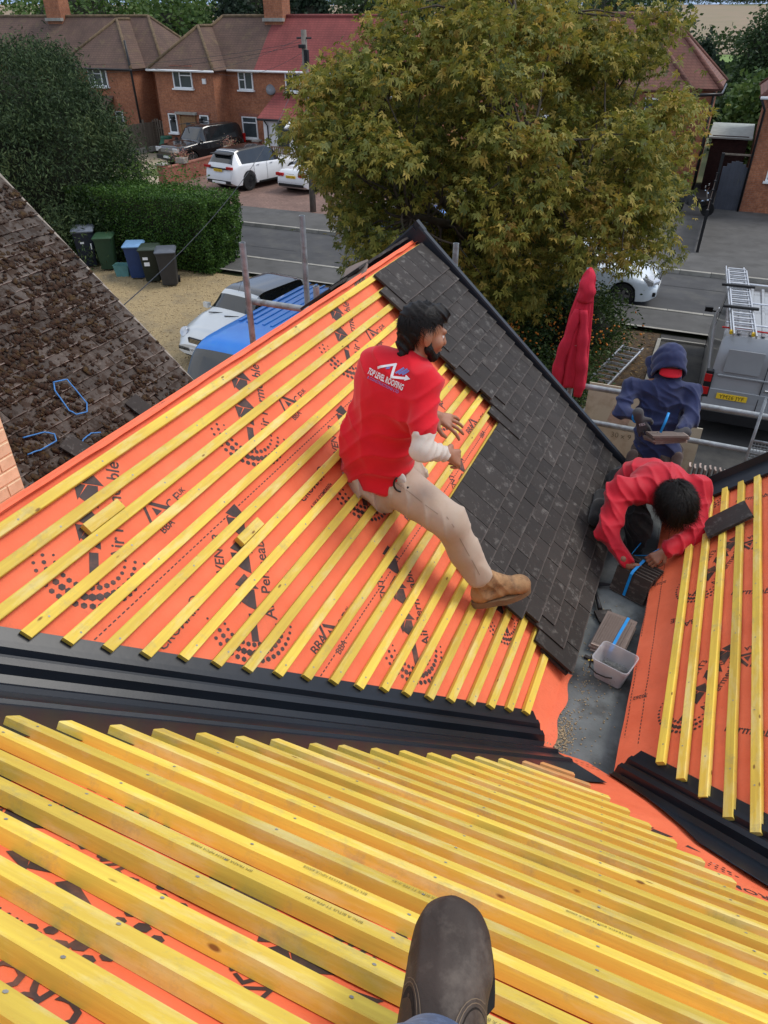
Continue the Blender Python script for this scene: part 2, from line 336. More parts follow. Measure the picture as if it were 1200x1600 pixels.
# nail heads (too small to tell apart singly)
nb = MB()
def nail(fn, s, t):
    p = fn(s, t, .0008); u = (fn(s+.01, t, .0008)-p).normalized(); w = (fn(s, t+.01, .0008)-p).normalized()
    nb.add([p+(u*math.cos(a)+w*math.sin(a))*.0038 for a in [k*math.pi/3 for k in range(6)]], [(0,1,2,3,4,5)])
for t in tB:
    for y in np.arange(-t*c_+2.65, 4.8, .40): nail(fB, y+random.uniform(-.03,.03), t+random.uniform(-.006,.006))
for y in yA:
    for x in np.arange(-1.2, 1.4, .33): 
        if y-1.9 < x < 1.9-y: nail(fA, x, -y/c_+FAN(y)*x+random.uniform(-.006,.006))
for t in tC[:7]:
    for y in np.arange(2.6-t*c_, 4.2, .40): nail(fC, y+random.uniform(-.03,.03), t+random.uniform(-.006,.006))
tag(nb.build('nail_heads', MAT['nail'], house), kind='stuff')

# tiles -------------------------------------------------------------------
def tile_mesh(name, m, w=.161, l=.265, th=.015, camber=.004):
    V = []; F = []; nx = 4
    for top in (0, 1):
        for i in range(nx+1):
            for j in (0, 1):
                x = -w/2+w*i/nx; e = 1-(2*i/nx-1)**2; V.append((x, -l*j, camber*e-(0 if top else th)))
    def id(t, i, j): return t*(nx+1)*2+i*2+j
    for i in range(nx):
        F.append((id(1,i,1), id(1,i+1,1), id(1,i+1,0), id(1,i,0))); F.append((id(0,i,0), id(0,i+1,0), id(0,i+1,1), id(0,i,1)))
        for j in (0, 1):
            f = (id(0,i,j), id(0,i+1,j), id(1,i+1,j), id(1,i,j)); F.append(f if j else f[::-1])
    for i in (0, nx):
        f = (id(0,i,0), id(0,i,1), id(1,i,1), id(1,i,0)); F.append(f if i == 0 else f[::-1])
    me = bpy.data.meshes.new(name); me.from_pydata(V, [], F); me.update(); me.materials.append(m); return me
TILE = tile_mesh('roof_tile', MAT['tile']); TILE_H = tile_mesh('roof_tile_and_half', MAT['tile'], w=.245)
def place_tile(fn, s, t_head, tilt, me=TILE, parent=house, name='roof_tile', lift=.017, rz=0.0, down=1):
    """head centre at (s, t_head); the tail runs down the slope (towards smaller t, or larger t when down=-1)"""
    o = bpy.data.objects.new(name, me); col.objects.link(o); o.parent = parent
    p = fn(s, t_head, lift); u = (fn(s+1, t_head, lift)-p).normalized(); w = (fn(s, t_head+down, lift)-p).normalized(); nrm = u.cross(w)
    if nrm.z < 0: u = -u; nrm = u.cross(w)
    M = Matrix((u, w, nrm)).transposed().to_4x4(); M.translation = p
    o.matrix_local = M @ Matrix.Rotation(tilt, 4, 'X') @ Matrix.Rotation(rz, 4, 'Z'); return o
TILT = math.atan(.031/.265)
for i, t in enumerate(tB[:21]):
    left = (4.02 if i < 12 else 2.72)+(.0 if i % 3 else .07)
    k = 0
    while True:
        y = YG-.012-.0825-.165*k-(.0825 if i % 2 else 0)
        if y-.0825 < left-.06: break
        place_tile(fB, y, t+.012, -TILT+random.uniform(-.004,.004), rz=random.uniform(-.006,.006)); k += 1
    if i % 2: place_tile(fB, YG-.012-.0415, t+.012, -TILT, me=tile_mesh('roof_half_tile', MAT['tile'], w=.081) if i == 1 else bpy.data.meshes['roof_half_tile'], name='roof_half_tile')
UNDER = tile_mesh('eave_tile', MAT['tile'], l=.19)
for k in range(13): place_tile(fB, YG-.1-.165*k, tB[20]-.055, -TILT*.6, me=UNDER, name='eave_tile', lift=.004)
# far slope, only its first courses at the gable can be glimpsed over the ridge
for i in range(4):
    for k in range(5+i % 2): place_tile(fL, YG-.1-.165*k-(.0825 if i % 2 else 0), .035+.1*i, -TILT, lift=.034, down=-1)
# verges ------------------------------------------------------------------
def verge(fn, y, t0, t1, name='verge_trim', w=.045, up=.075, dn=-.10, inn=.03):
    rings = []
    for t in np.linspace(t0, t1, 14):
        rings.append([fn(y+a, t, b) for a, b in ((-.0, dn), (w, dn), (w, up-.006), (w-.008, up), (.004-inn*.2, up), (-.006, up-.012))])
    return MB().loft(rings).build(name, MAT['verge'], house)
verge(fB, YG+.008, .09, TR+.03)
verge(fL, YG+.008, -.03, 2.3)
MB().loft([[(XR-.10, y, ZR-.05), (XR-.06, y, ZR+.05), (XR, y, ZR+.108), (XR+.06, y, ZR+.05), (XR+.10, y, ZR-.05)] for y in (YG+.012, YG+.06)]).build('ridge_end_cap', MAT['verge'], house)
MB().loft([[fC(4.37+a, t, b) for a, b in ((-.08, -.02), (.07, -.02), (.07, .055), (.052, .06), (.045, .012), (-.08, -.004))] for t in np.linspace(.22, 2.3, 12)]).build('verge_trim', MAT['verge'], house)
# valley troughs ----------------------------------------------------------
def trough(name, side, x0, x1):
    prof = [(-.145,.002),(-.105,.004),(-.096,.022),(-.078,.024),(-.070,.004),(-.058,.002),(-.050,.026),(-.030,.028),(-.022,-.004),(0,-.012),(.045,-.004),(.055,.022),(.075,.024),(.088,.004),(.15,.004),(.158,.018),(.178,.018),(.188,.004),(.40,.002)]
    if side == 'R': prof = prof[:10]+[(.03,-.010),(.08,-.004),(.14,.002),(.20,.009),(.204,.006)]
    rings = []
    for i in range(25):
        x = x0+(x1-x0)*i/24; ring = []
        for sft, hh in prof:
            if side == 'R' and sft > 0: sft *= min(.85, .05+((x-x0)/.46)**2)
            if side == 'L': px, py = x+sft/1.414, x+2.42-sft/1.414
            else: px, py = x-sft/1.414, 2.318-x-sft/1.414
            zw = (ZB-T_*px if side == 'L' else ZC+T_*px); za = ZA-T_*py
            z = (zw if sft < 0 else za) - .031 + hh + .0015*vnoise((x*4, sft*9, 1), 3)
            if sft == 0: z = max(zw, za)-.035
            ring.append((px, py, z))
        rings.append(ring)
    me = MB().loft(rings, closed=False); o = me.build(name, MAT['valley'], house, smooth=28); return o
trough('valley_trough', 'L', -2.6, -.14)
trough('valley_trough', 'R', .155, 2.1)
# lead-grey gutter between the wings --------------------------------------
V = []; F = []
for i in range(41):
    for j in range(13):
        y = 2.18+2.5*i/40; x = -.26+.54*j/12; V.append((x, y, CZ-2.853+.006*vnoise((x, y, 0), 5)+.003*vnoise((x, y, 0), 17)))
for i in range(40):
    for j in range(12): a = i*13+j; F.append((a, a+1, a+14, a+13))
MB().add(V, F).build('gutter_lining', MAT['lead'], house, smooth=True)
crumb = MB(); cr_mat = mat('mortar_crumbs', (.30,.23,.14), .9, .4, 90)
for k in range(900):
    q = random.random()
    if q < .6: x, y = random.gauss(-.10, .035), random.gauss(2.36, .07)
    else: x, y = random.gauss(-.04, .09), random.gauss(2.75, .28)
    if not (-.18 < x < .16): continue
    r = random.uniform(.0015, .0042); z = CZ-2.853+.006*vnoise((x, y, 0), 5)+r*.5; crumb.box((x, y, z), (r*2, r*1.4, r*1.2), Matrix.Rotation(random.uniform(0, 3), 3, 'Z'))
tag(crumb.build('mortar_crumbs', cr_mat, house), kind='stuff')
# walls under the roof ----------------------------------------------------
def gable(x0, xm, x1, y, zr, ze, parent):
    MB().prism([(x0, 0), (x1, 0), (x1, ze), (xm, zr), (x0, ze)], lambda a, b: (a, y, b), lambda a, b: (a, y-.22, b)).build('gable_wall', MAT['brick_red'], parent)
gable(-3.45, XR, -.32, YG-.02, ZR-.10, ZR-.10-1.55*T_, house)
gable(.32, 2.05, 3.8, 4.36, ZC+2.05*T_-.12, ZC+.32*T_-.12, house)
MB().b2(-.36, .36, 4.30, 4.10, 0, CZ-2.93).build('wall', MAT['brick_red'], house)
MB().b2(-3.45, -3.23, -.5, YG-.25, 0, ZR-.12-1.45*T_).build('wall', MAT['brick_red'], house)
MB().b2(-3.45, 3.8, -4.3, -4.08, 0, 3.4).build('wall', MAT['brick_red'], house)
MB().b2(3.6, 3.8, -4.0, 4.1, 0, 3.7).build('wall', MAT['brick_red'], house)
# slope behind the camera's ridge and far slope of the right wing
MB().add([fA(-3.6, .80, -.02), fA(3.8, .80, -.02), (3.8, -4.4, 3.2), (-3.6, -4.4, 3.2)], [(0,1,2,3)]).build('rear_slope', MAT['tile'], house)
MB().add([fC(.6, 2.30, -.03), fC(4.36, 2.30, -.03), (3.9, 4.36, 3.5), (3.9, .6, 3.5)], [(0,1,2,3)]).build('far_slope', MAT['tile'], house)

# print on the membrane ---------------------------------------------------
_txt = {}
def text2d(s, size=1.0, bold=0.0):
    """outline of a line of text as 2-D vertices and faces, centred, cap height = size"""
    key = (s, bold)
    if key not in _txt:
        cu = bpy.data.curves.new('t', 'FONT'); cu.body = s; cu.align_x = 'CENTER'; cu.resolution_u = 2; cu.offset = bold; o = bpy.data.objects.new('t', cu); col.objects.link(o)
        bpy.context.view_layer.update(); me = bpy.data.meshes.new_from_object(o.evaluated_get(bpy.context.evaluated_depsgraph_get()))
        _txt[key] = ([(v.co.x, v.co.y) for v in me.vertices], [tuple(p.vertices) for p in me.polygons]); bpy.data.objects.remove(o); bpy.data.curves.remove(cu); bpy.data.meshes.remove(me)
    V, F = _txt[key]; k = size/.69; return [(x*k, y*k) for x, y in V], F
class Stamp:
    def __init__(s, fn, ok, seed=0): s.mb = MB(); s.fn = fn; s.ok = ok; s.o = MEM-.0018; s.seed = seed
    def put(s, V, F, s0, t0, ang):
        ca, sa = math.cos(ang), math.sin(ang); P = [(s0+x*ca-y*sa, t0+x*sa+y*ca) for x, y in V]
        if all(s.ok(*q) for q in P): s.mb.add([s.fn(a, b, s.o+.004*vnoise(s.fn(a, b, 0), 7, s.seed)) for a, b in P], F)
    def text(s, t, size, s0, t0, ang): 
        for k, chd in enumerate([t]): V, F = text2d(chd, size, .012); s.put(V, F, s0, t0, ang)
    def poly(s, P, s0, t0, ang, k=1.0): s.put([(x*k, y*k) for x, y in P], [tuple(range(len(P)))], s0, t0, ang)
    def hexa(s, x, y, r, s0, t0, ang): s.poly([(x+r*math.cos(q*math.pi/3), y+r*math.sin(q*math.pi/3)) for q in range(6)], s0, t0, ang)
    def dashes(s, a, b, step=.022):
        n = int(math.dist(a, b)/step)
        for i in range(n):
            q = i/n; x, y = a[0]+(b[0]-a[0])*q, a[1]+(b[1]-a[1])*q; g = math.atan2(b[1]-a[1], b[0]-a[0]); s.poly([(0,-.0024),(.013,-.0024),(.013,.0024),(0,.0024)], x, y, g)
    def motif(s, s0, t0, ang, k=1.0):
        """arrow column with its ring of hexagon dots and lettering beside it; x runs along the arrow"""
        for off in (0.0, .135, .27):
            s.poly([(off+.00,-.030),(off+.075,-.030),(off+.075,.0),(off+.03,.026),(off+.012,.0)], s0, t0, ang, k)
            s.poly([(off+.078,-.048),(off+.132,.0),(off+.09,.040),(off+.078,.012)], s0, t0, ang, k)
            s.poly([(off+.02,.03),(off+.074,.006),(off+.074,.04)], s0, t0, ang, k)
        s.poly([(-.11,-.020),(-.012,-.022),(-.012,.004),(-.11,.006)], s0, t0, ang, k)
        for ring, (rad, n, r) in enumerate(((.100, 15, .0075), (.128, 19, .0100), (.155, 21, .0080))):
            for i in range(n):
                a = R(95)+R(170)*i/(n-1)*1.0; rr = r*(.55+.65*math.sin(math.pi*i/(n-1)))*k
                s.hexa((-.02+rad*math.cos(a))*k, (rad*math.sin(a))*k, rr, s0, t0, ang)
        s.text('Air Permeable', .040*k, s0+math.cos(ang)*.14*k+math.sin(ang)*.098*k, t0+math.sin(ang)*.14*k-math.cos(ang)*.098*k, ang)
        s.text('VENT3', .034*k, s0+math.cos(ang)*.20*k-math.sin(ang)*.070*k, t0+math.sin(ang)*.20*k+math.cos(ang)*.070*k, ang)
    def badge(s, s0, t0, ang, k=1.0):
        for P in ([(0,0),(.10,0),(.086,.016),(.026,.016)], [(.10,.002),(.112,.018),(.055,.10),(.047,.085)], [(-.012,.002),(.036,.088),(.044,.104),(.03,.104),(-.02,.012)], [(.036,.024),(.072,.024),(.050,.062)]): s.poly(P, s0, t0, ang, k)
        s.text('C E', .040*k, s0+.15*k*math.cos(ang), t0+.15*k*math.sin(ang), ang)
        for q, w in ((.016, 'UK'), (-.016, 'CA')): s.text(w, .022*k, s0+.215*k*math.cos(ang)-q*k*math.sin(ang), t0+.215*k*math.sin(ang)+q*k*math.cos(ang), ang)
        s.text('BBA', .030*k, s0+.03*k*math.cos(ang)+.05*k*math.sin(ang), t0+.03*k*math.sin(ang)-.05*k*math.cos(ang), ang)
    def maker(s, s0, t0, ang, k=1.0):
        s.text('CROMAR', .036*k, s0, t0, ang); s.text('A SIKA COMPANY', .017*k, s0+.05*k*math.sin(ang), t0-.05*k*math.cos(ang), ang)
        V = []; F = []
        for i in range(20):
            a = 2*math.pi*i/20; V += [(.12+.024*math.cos(a), .03+.024*math.sin(a)), (.12+.019*math.cos(a), .03+.019*math.sin(a))]
        F = [(2*i, (2*i+2) % 40, (2*i+3) % 40, 2*i+1) for i in range(20)]; s.put([(x*k, y*k) for x, y in V], F, s0, t0, ang)
        for i in range(4): s.poly([(.108+.007*i,.020),(.112+.007*i,.020),(.112+.007*i,.040),(.108+.007*i,.040)], s0, t0, ang, k)
stB = Stamp(fB, lambda s, t: .17 < t < TR-.004 and -t*c_+2.60 < s < YG-.05)
a45 = R(46)
for n in range(4):
    y = 1.36+.985*n
    stB.motif(y, 1.66/c_, a45, 1.2); stB.badge(y+.26, 1.60/c_, R(4), .9); stB.text('A SIKA COMPANY', .018, y+.62, 1.855/c_, R(2))
    stB.text('VENT3', .03, y+.20, 1.88/c_, R(55))
    stB.maker(y+.02, 1.35/c_, R(3), 1.0); stB.motif(y+.28, 1.25/c_, a45, 1.15); stB.badge(y+.44, .985/c_, R(4), .9); stB.text('BBA', .04, y+.40, 1.01/c_, R(2))
    stB.motif(y+.78, .78/c_, a45, 1.15); stB.text('30262', .022, y+.93, .83/c_, R(2)); stB.text('BBA', .036, y+.52, .60/c_, R(2)); stB.motif(y+1.36, .50/c_, a45, .9)
    stB.maker(y+.62, .47/c_, R(3), .9)
for d0 in (1.486, .966): stB.dashes((-d0+2.62, d0/c_), (YG-.2, (d0-.006)/c_))
stB.dashes((-.22+2.6, .245/c_), (2.80, .245/c_))
tag(stB.mb.build('membrane_print', MAT['print'], house), kind='stuff')
# these two slopes run the other way round: mirror s so that the lettering reads correctly from above
stC = Stamp(lambda s, t, o=0.0: fC(-s, t, o), lambda s, t: .16 < t < 1.6 and 2.52-t*c_ < -s < 4.28, 8)
for n in range(3):
    y = 2.44+.92*n
    stC.motif(-y-.06, .40/c_, R(152), .95); stC.text('BBA', .040, -y+.25, .372/c_, R(272)); stC.text('Permeable', .040, -y+.19, .60/c_, R(68)); stC.motif(-y-.50, .80/c_, R(152), .95)
    stC.badge(-y-.30, .62/c_, R(270), .9); stC.text('30262', .022, -y-.19, .20/c_, R(270)); stC.text('CE', .034, -y+.20, .30/c_, R(270))
stC.dashes((-2.34, .166/c_), (-4.2, .14/c_)); stC.dashes((-2.32, .222/c_), (-4.2, .20/c_))
tag(stC.mb.build('membrane_print', MAT['print'], house), kind='stuff')
stA = Stamp(lambda s, t, o=0.0: fA(-s, t, o), lambda s, t: -2.28/c_ < t < .7 and -t*c_-1.99 < -s < 2.05+t*c_, 5)
for n in range(5):
    x = -1.62+.60*n
    stA.motif(-x-.30, -.36/c_, R(-28), 1.25); stA.maker(-x-.40, -.215/c_, R(-3), 1.4); stA.motif(-x-.55, -.98/c_, R(-28), 1.0); stA.badge(-x-.9, -.62/c_, R(-2), 1.1)
    stA.maker(-x-.95, -1.42/c_, R(-2), 1.0)
stA.text('VENT3', .05, .86, -.42/c_, R(-3))
stA.text('CE', .05, -.262, -1.865/c_, R(8)); stA.text('30924', .022, -.19, -2.19/c_, R(2)); stA.motif(-.47, -1.60/c_, R(-20), .9); stA.text('CROMAR', .05, -.585, -1.44/c_, R(4)); stA.text('Air', .04, -.385, -1.72/c_, R(4))
stA.ok = lambda s, t: True
stA.dashes((.05, -2.235/c_), (-.10, -2.245/c_)); stA.dashes((-.10, -2.245/c_), (-.30, -2.275/c_)); stA.dashes((.02, -2.20/c_), (-.12, -2.215/c_))
tag(stA.mb.build('membrane_print', MAT['print'], house), kind='stuff')
# grade stamps on a few foreground battens
stp = MB(); ink2 = mat('batten_stamp', (.16,.14,.05), .8, .3, 40)
for k, x0, tx in ((8, -.32, 'BMC A BITUS TT-PFR-0187'), (8, -.55, 'BM-TRADA BS5534 NPCA 60008'), (9, -.36, 'BM-TRADA BS5534 NPCA 60008'), (10, -.22, 'BMC A BITUS TT-PFR-0187'), (12, .12, 'BM-TRADA BS5534 NPCA 60008'), (7, -.05, 'BMC A BITUS TT-PFR-0187'), (6, .0, 'BM-TRADA BS5534 NPCA 60008')):
    V, F = text2d(tx, .008); stp.add([fA(x0-x*.82, -(yA[k]+.005*vnoise((k*2.3, 9, 0)))/c_+y-.004+FAN(yA[k])*(x0-x*.82), .0022) for x, y in V], F)
tag(stp.build('batten_stamp', ink2, house), kind='stuff')
# ------------------------------------------------------------------ neighbouring mossy roof
def to_px(P):
    """picture position (1200 x 1600) of a point: used only to choose which of many alike pieces become objects of their own"""
    h = R(23.43); p = R(34.82); x = P[0]*math.cos(h)+P[1]*math.sin(h); y = -P[0]*math.sin(h)+P[1]*math.cos(h); z = P[2]-CZ
    d = y*math.cos(p)-z*math.sin(p); return 600+1110*x/d, 800-1110*(y*math.sin(p)+z*math.cos(p))/d, d
tn = R(43.3); cn, sn = math.cos(tn), math.sin(tn)
def fN(s, t, o=0.0): return Vector((-4.16-t*cn+sn*o, s, 3.74+t*sn+cn*o))
neigh = empty('house', (-6, 3, 0), 0, 'neighbouring house with steep roof of mossy dark brown plain tiles', 'house')
NB = Vector((-6, 3, 0))
def fNl(s, t, o=0.0): return fN(s, t, o)-NB
MAT['moss_tile'] = mat_tile('mossy_tile', (.070,.055,.046), (.19,.165,.14), .61, .32, moss=(.034,.018,.010))
MAT['moss'] = mat('brown_moss', (.034,.016,.008), .95, .5, 40, .6, 120, .01, dirt=(.075,.045,.015), dscale=14)
MTILE = tile_mesh('old_roof_tile', MAT['moss_tile'], th=.014, camber=.006)
cand = []; TN = 2.56
for i in range(33):
    t = -.55+.1*i
    if t > TN-.02: break
    for k in range(27):
        y = 5.0-.0825-.165*k-(.0825 if i % 2 else 0)
        u, v, d = to_px(fN(y, t-.15)); cand.append((0 if (u > -25 and v < 800-.613*max(u, 0)) else 1, d, t, y))
cand.sort()
rest = MB(); n_in = 0
for vis, d, t, y in cand:
    o = None
    if n_in < 298 and not vis:
        place_tile(fNl, y, t, -TILT+random.uniform(-.02,.02), me=MTILE, parent=neigh, lift=.03+random.uniform(-.002,.003), rz=random.uniform(-.02,.02)); n_in += 1
    else:
        a = fNl(y, t, .03); rest.hexa([fNl(y-.08, t, .03), fNl(y+.08, t, .03), fNl(y+.08, t-.265, .055), fNl(y-.08, t-.265, .055)]+[fNl(y-.08, t, .044), fNl(y+.08, t, .044), fNl(y+.08, t-.265, .069), fNl(y-.08, t-.265, .069)])
tag(rest.build('roof_tiles', MAT['moss_tile'], neigh), kind='stuff')
MB().hexa([fNl(.4, -.8, -.02), fNl(4.99, -.8, -.02), fNl(4.99, TN, -.02), fNl(.4, TN, -.02), fNl(.4, -.8, .012), fNl(4.99, -.8, .012), fNl(4.99, TN, .012), fNl(.4, TN, .012)]).build('roof_boarding', MAT['moss_tile'], neigh)
for k in range(9):
    y = 4.86-.3*k; MB().loft([[fNl(yy, TN, 0)+Vector((math.sin(a)*.13, 0, .05+math.cos(a)*.09)) for a in np.linspace(-1.5, 1.5, 8)] for yy in (y+.14, y-.155)], closed=False).build('ridge_tile', MAT['moss_tile'], neigh, smooth=True)
MB().loft([[fNl(5.0, t, -.09), fNl(5.03, t, -.09), fNl(5.03, t, .03), fNl(5.0, t, .03)] for t in (-.8, TN)]).build('verge_mortar', mat('mortar', (.30,.26,.22), .9, .3, 20, .4, 60), neigh)
MB().prism([(-4.3, 0), (-8.0, 0), (-8.0, 3.6), (-6.05, 5.4), (-4.3, 3.75)], lambda a, b: (a+6, 4.92-3, b), lambda a, b: (a+6, 4.70-3, b)).build('gable_wall', MAT['brick_red'], neigh)
MB().b2(1.5, 1.7, -2.6, 1.68, 0, 3.5).build('wall', MAT['brick_red'], neigh)
xr = -4.16-TN*cn; MB().add([(xr+6, -2.6, 3.74+TN*sn), (xr+6, 2.0, 3.74+TN*sn), (-8.1+6, 2.0, 3.5), (-8.1+6, -2.6, 3.5)], [(0,1,2,3)]).build('far_slope', MAT['moss_tile'], neigh)
# moss cushions
def blobs(pts, rad, nrm, flat=.5):
    ico = bmesh.new(); bmesh.ops.create_icosphere(ico, subdivisions=1, radius=1.0); ico.verts.ensure_lookup_table()
    BV = np.array([v.co[:] for v in ico.verts]); BF = np.array([[v.index for v in f.verts] for f in ico.faces]); ico.free()
    VV = []; FF = []
    for i, (p, r) in enumerate(zip(pts, rad)):
        n = Vector(nrm).normalized(); u = n.orthogonal().normalized(); a = random.uniform(0, 6.28); u = Matrix.Rotation(a, 3, n) @ u; w = n.cross(u)
        M = np.array([u*(r*random.uniform(.7,1.6)), w*(r*random.uniform(.6,1.2)), n*r*flat]); q = (BV*(1+.25*rng.standard_normal((len(BV), 1)))) @ M + np.array(p); VV.append(q); FF.append(BF+i*len(BV))
    return np.concatenate(VV), np.concatenate(FF)
pp, rr = [], []
tries = 0
while len(pp) < 5200 and tries < 60000:
    tries += 1
    t, y = random.uniform(-.35, 2.5), random.uniform(2.4, 4.99)
    if vnoise((t, y, 0), 2.2, 4)+.7*vnoise((t, y, 0), 7, 5) < .05 and random.random() < .86: continue
    q = (t+.55-.265) % .1; 
    if random.random() < .7: t = t-q+random.gauss(0, .012)
    u, v, d = to_px(fN(y, t))
    if u < -30: continue
    pp.append(fNl(y, t, .068+random.uniform(-.008,.003))); rr.append(random.choice((.007,.010,.013,.018,.024))*random.uniform(.7,1.25))
V, F = blobs(pp, rr, (sn, 0, cn), .34); me = np_mesh('moss', V, F); smooth_mesh(me); tag(link_mesh('moss', me, MAT['moss'], neigh), kind='stuff')
# lengths of blue cord lying on the tiles
def cord(name, pts, label, r=.0062):
    P = [fN(s, t, .088) for s, t in pts]; Q = []
    for i in range(len(P)-1):
        for k in range(5): Q.append(P[i].lerp(P[i+1], k/5)+Vector((0, 0, .006*vnoise((i, k, 2), 1.3))))
    Q.append(P[-1]); o = MB().tube(Q, r, 6).build(name, MAT['blue_cord'], None, smooth=True); return tag(o, label, 'cord', 'blue cords on the mossy roof')
cord('cord', [(3.773,.582),(3.897,.553),(3.873,.308),(3.814,.25),(3.718,.269),(3.695,.329),(3.733,.521),(3.775,.575)], 'blue cord lying in a closed long loop on the mossy tiles')
cord('cord', [(3.216,.32),(3.388,.277),(3.438,.227),(3.409,.178),(3.275,.174),(3.142,.198)], 'blue cord bent in an open loop beside the buff brick chimney')
cord('cord', [(3.54,.05),(3.60,.078),(3.689,.085),(3.766,.05)], 'short curved blue cord on mossy tiles near the orange membrane edge')
for (s, t, rz, lb) in ((3.46, .15, .3, 'dark loose tile lying by the blue cord on the mossy roof'), (4.24, .16, .15, 'dark loose tile lying on mossy roof beside the orange membrane')):
    o = place_tile(fN, s, t, -.05, parent=None, name='loose_tile', lift=.095, rz=rz); tag(o, lb, 'roof tile')
# buff painted brick chimney
chim = empty('chimney', (-3.62, 2.0, 3.0), 0, 'buff painted brick chimney stack at left edge above the mossy roof', 'chimney')
MB().b2(-.395, .395, -.30, .30, 0, 3.2).build('core', mat('buff_mortar', (.66,.52,.34), .9, .2, 20), chim)
bm_ = mat('buff_brick', (.82,.67,.45), .8, .08, 22, .25, 90, rand=.07, dirt=(.68,.53,.34), dscale=12)
def brick_me(l, d, h):
    b = MB(); e = .004; b.loft([[(-l/2+q, -d/2+q, z), (l/2-q, -d/2+q, z), (l/2-q, d/2-q, z), (-l/2+q, d/2-q, z)] for z, q in ((-h/2, e), (-h/2+e, 0), (h/2-e, 0), (h/2, e))]); me = bpy.data.meshes.new('brick'); me.from_pydata(b.v, [], b.f); me.update(); me.materials.append(bm_); return me
BR = brick_me(.192, .10, .068); BH = brick_me(.092, .10, .068)
for r_ in range(16, 41):
    z = .039+.078*r_; odd = r_ % 2
    ys = [(-.2,BR),(0,BR),(.2,BR)] if odd else [(-.25,BH),(-.1,BR),(.1,BR),(.25,BH)]
    for y, me_ in ys: o = link_mesh('brick', me_, None, chim); o.location = (.3495+random.uniform(-.0015,.0015), y, z); o.rotation_euler = (0, 0, R(90))
    for k in range(4): o = link_mesh('brick', BR if k else BH, None, chim); o.location = ((-.36 if k == 0 else -.41+.2*k)+(.05 if odd and k else 0)-(.0), -.2545+random.uniform(-.0015,.0015), z)

# ------------------------------------------------------------------ scaffold
def tube_thing(name, pts, label, r=.0242, cat='scaffold pole', group='scaffold tubes'):
    P = [Vector(q) for q in pts]; base = P[0].copy(); d = (P[1]-P[0]); n = max(2, int(d.length/.6)); b = MB()
    u = d.normalized(); b.tube([P[0]-base+u*d.length*i/n for i in range(n+1)], r, 14, cap=False)
    b.tube([P[0]-base+u*d.length*i/n for i in range(n+1)][::-1], r*.86, 14, cap=False)
    for e, s in ((P[0]-base, 1), (P[1]-base, -1)):
        a = u.orthogonal().normalized(); w = u.cross(a); ring = lambda q: [e+(a*math.cos(k*math.pi/7)+w*math.sin(k*math.pi/7))*q for k in range(14)]
        b.loft([ring(r*.86), ring(r)], True, False)
    o = b.build(name, MAT['galv'], None, smooth=40); o.location = base; return tag(o, label, cat, group)
def coupler(parent, p, ax):
    b = MB(); b.lathe([(.036,-.03),(.040,-.02),(.040,.02),(.036,.03)], p, 12, ax); b.box(Vector(p)+Vector((0,-.045,0)), (.07,.05,.055)); b.box(Vector(p)+Vector((.02,-.075,.0)), (.02,.03,.02)); return b.build('coupler', MAT['galv'], parent, smooth=35)
tube_thing('scaffold_pole', [(-3.10,4.54,0),(-3.10,4.54,5.25)], 'upright scaffold pole left of the blue van roof ribs, nearest the gravel')
p2_ = tube_thing('scaffold_pole', [(-3.00,5.27,0),(-3.00,5.27,5.30)], 'tall upright scaffold pole beside the tree, over the rear of the blue van')
p3_ = tube_thing('scaffold_pole', [(-1.85,5.75,0),(-1.85,5.75,5.09)], 'upright scaffold pole behind the tiled gable in front of the tree trunk')
tube_thing('scaffold_tube', [(-3.12,4.59,4.80),(-2.44,4.59,4.80)], 'short level scaffold tube joining the pole above the blue van')
tube_thing('scaffold_tube', [(-2.62,4.75,4.30),(-2.62,4.75,4.93)], 'stub of scaffold tube poking up past the ridge before the blue van')
hp = tube_thing('scaffold_pole', [(-.80,6.05,0),(-.80,6.05,4.93)], 'upright scaffold pole carrying the hanging red hoodie')
r1_ = tube_thing('scaffold_tube', [(-2.2,6.0,3.935),(2.6,6.0,3.935)], 'upper horizontal guard rail tube behind the man in navy hoodie')
r2_ = tube_thing('scaffold_tube', [(-2.2,6.0,3.605),(2.6,6.0,3.605)], 'lower horizontal guard rail tube behind the man in navy hoodie')
coupler(r1_, (1.40, .03, 0), 'x'); coupler(r2_, (1.40, .03, 0), 'x'); coupler(r1_, (.35, .03, 0), 'x')
tube_thing('scaffold_pole', [(1.16,6.06,0),(1.16,6.06,4.6)], 'upright scaffold pole at right edge beside the mesh guard')
bwood = mat('scaffold_plank', (.30,.22,.13), .85, .3, 9, .3, 60, dirt=(.14,.11,.08), dscale=5)
for k in range(4):
    o = MB().box((0,0,0), (4.2, .215, .038)).build('scaffold_board', bwood); o.location = (.7, 5.04+.235*k, 3.08); tag(o, ['scaffold plank nearest the gable wall, under the man in navy', 'second scaffold plank from the gable wall', 'third scaffold plank from the gable wall', 'outermost scaffold plank under the guard rails'][k], 'plank', 'scaffold planks')
for k, x in enumerate((-1.2, 1.0, 2.6)):
    tube_thing('scaffold_tube', [(x, 4.95, 3.035), (x, 6.2, 3.035)], ['scaffold cross tube under planks near the gable', 'scaffold cross tube under planks below the mesh guard', 'scaffold cross tube under planks beyond the right wing'][k])
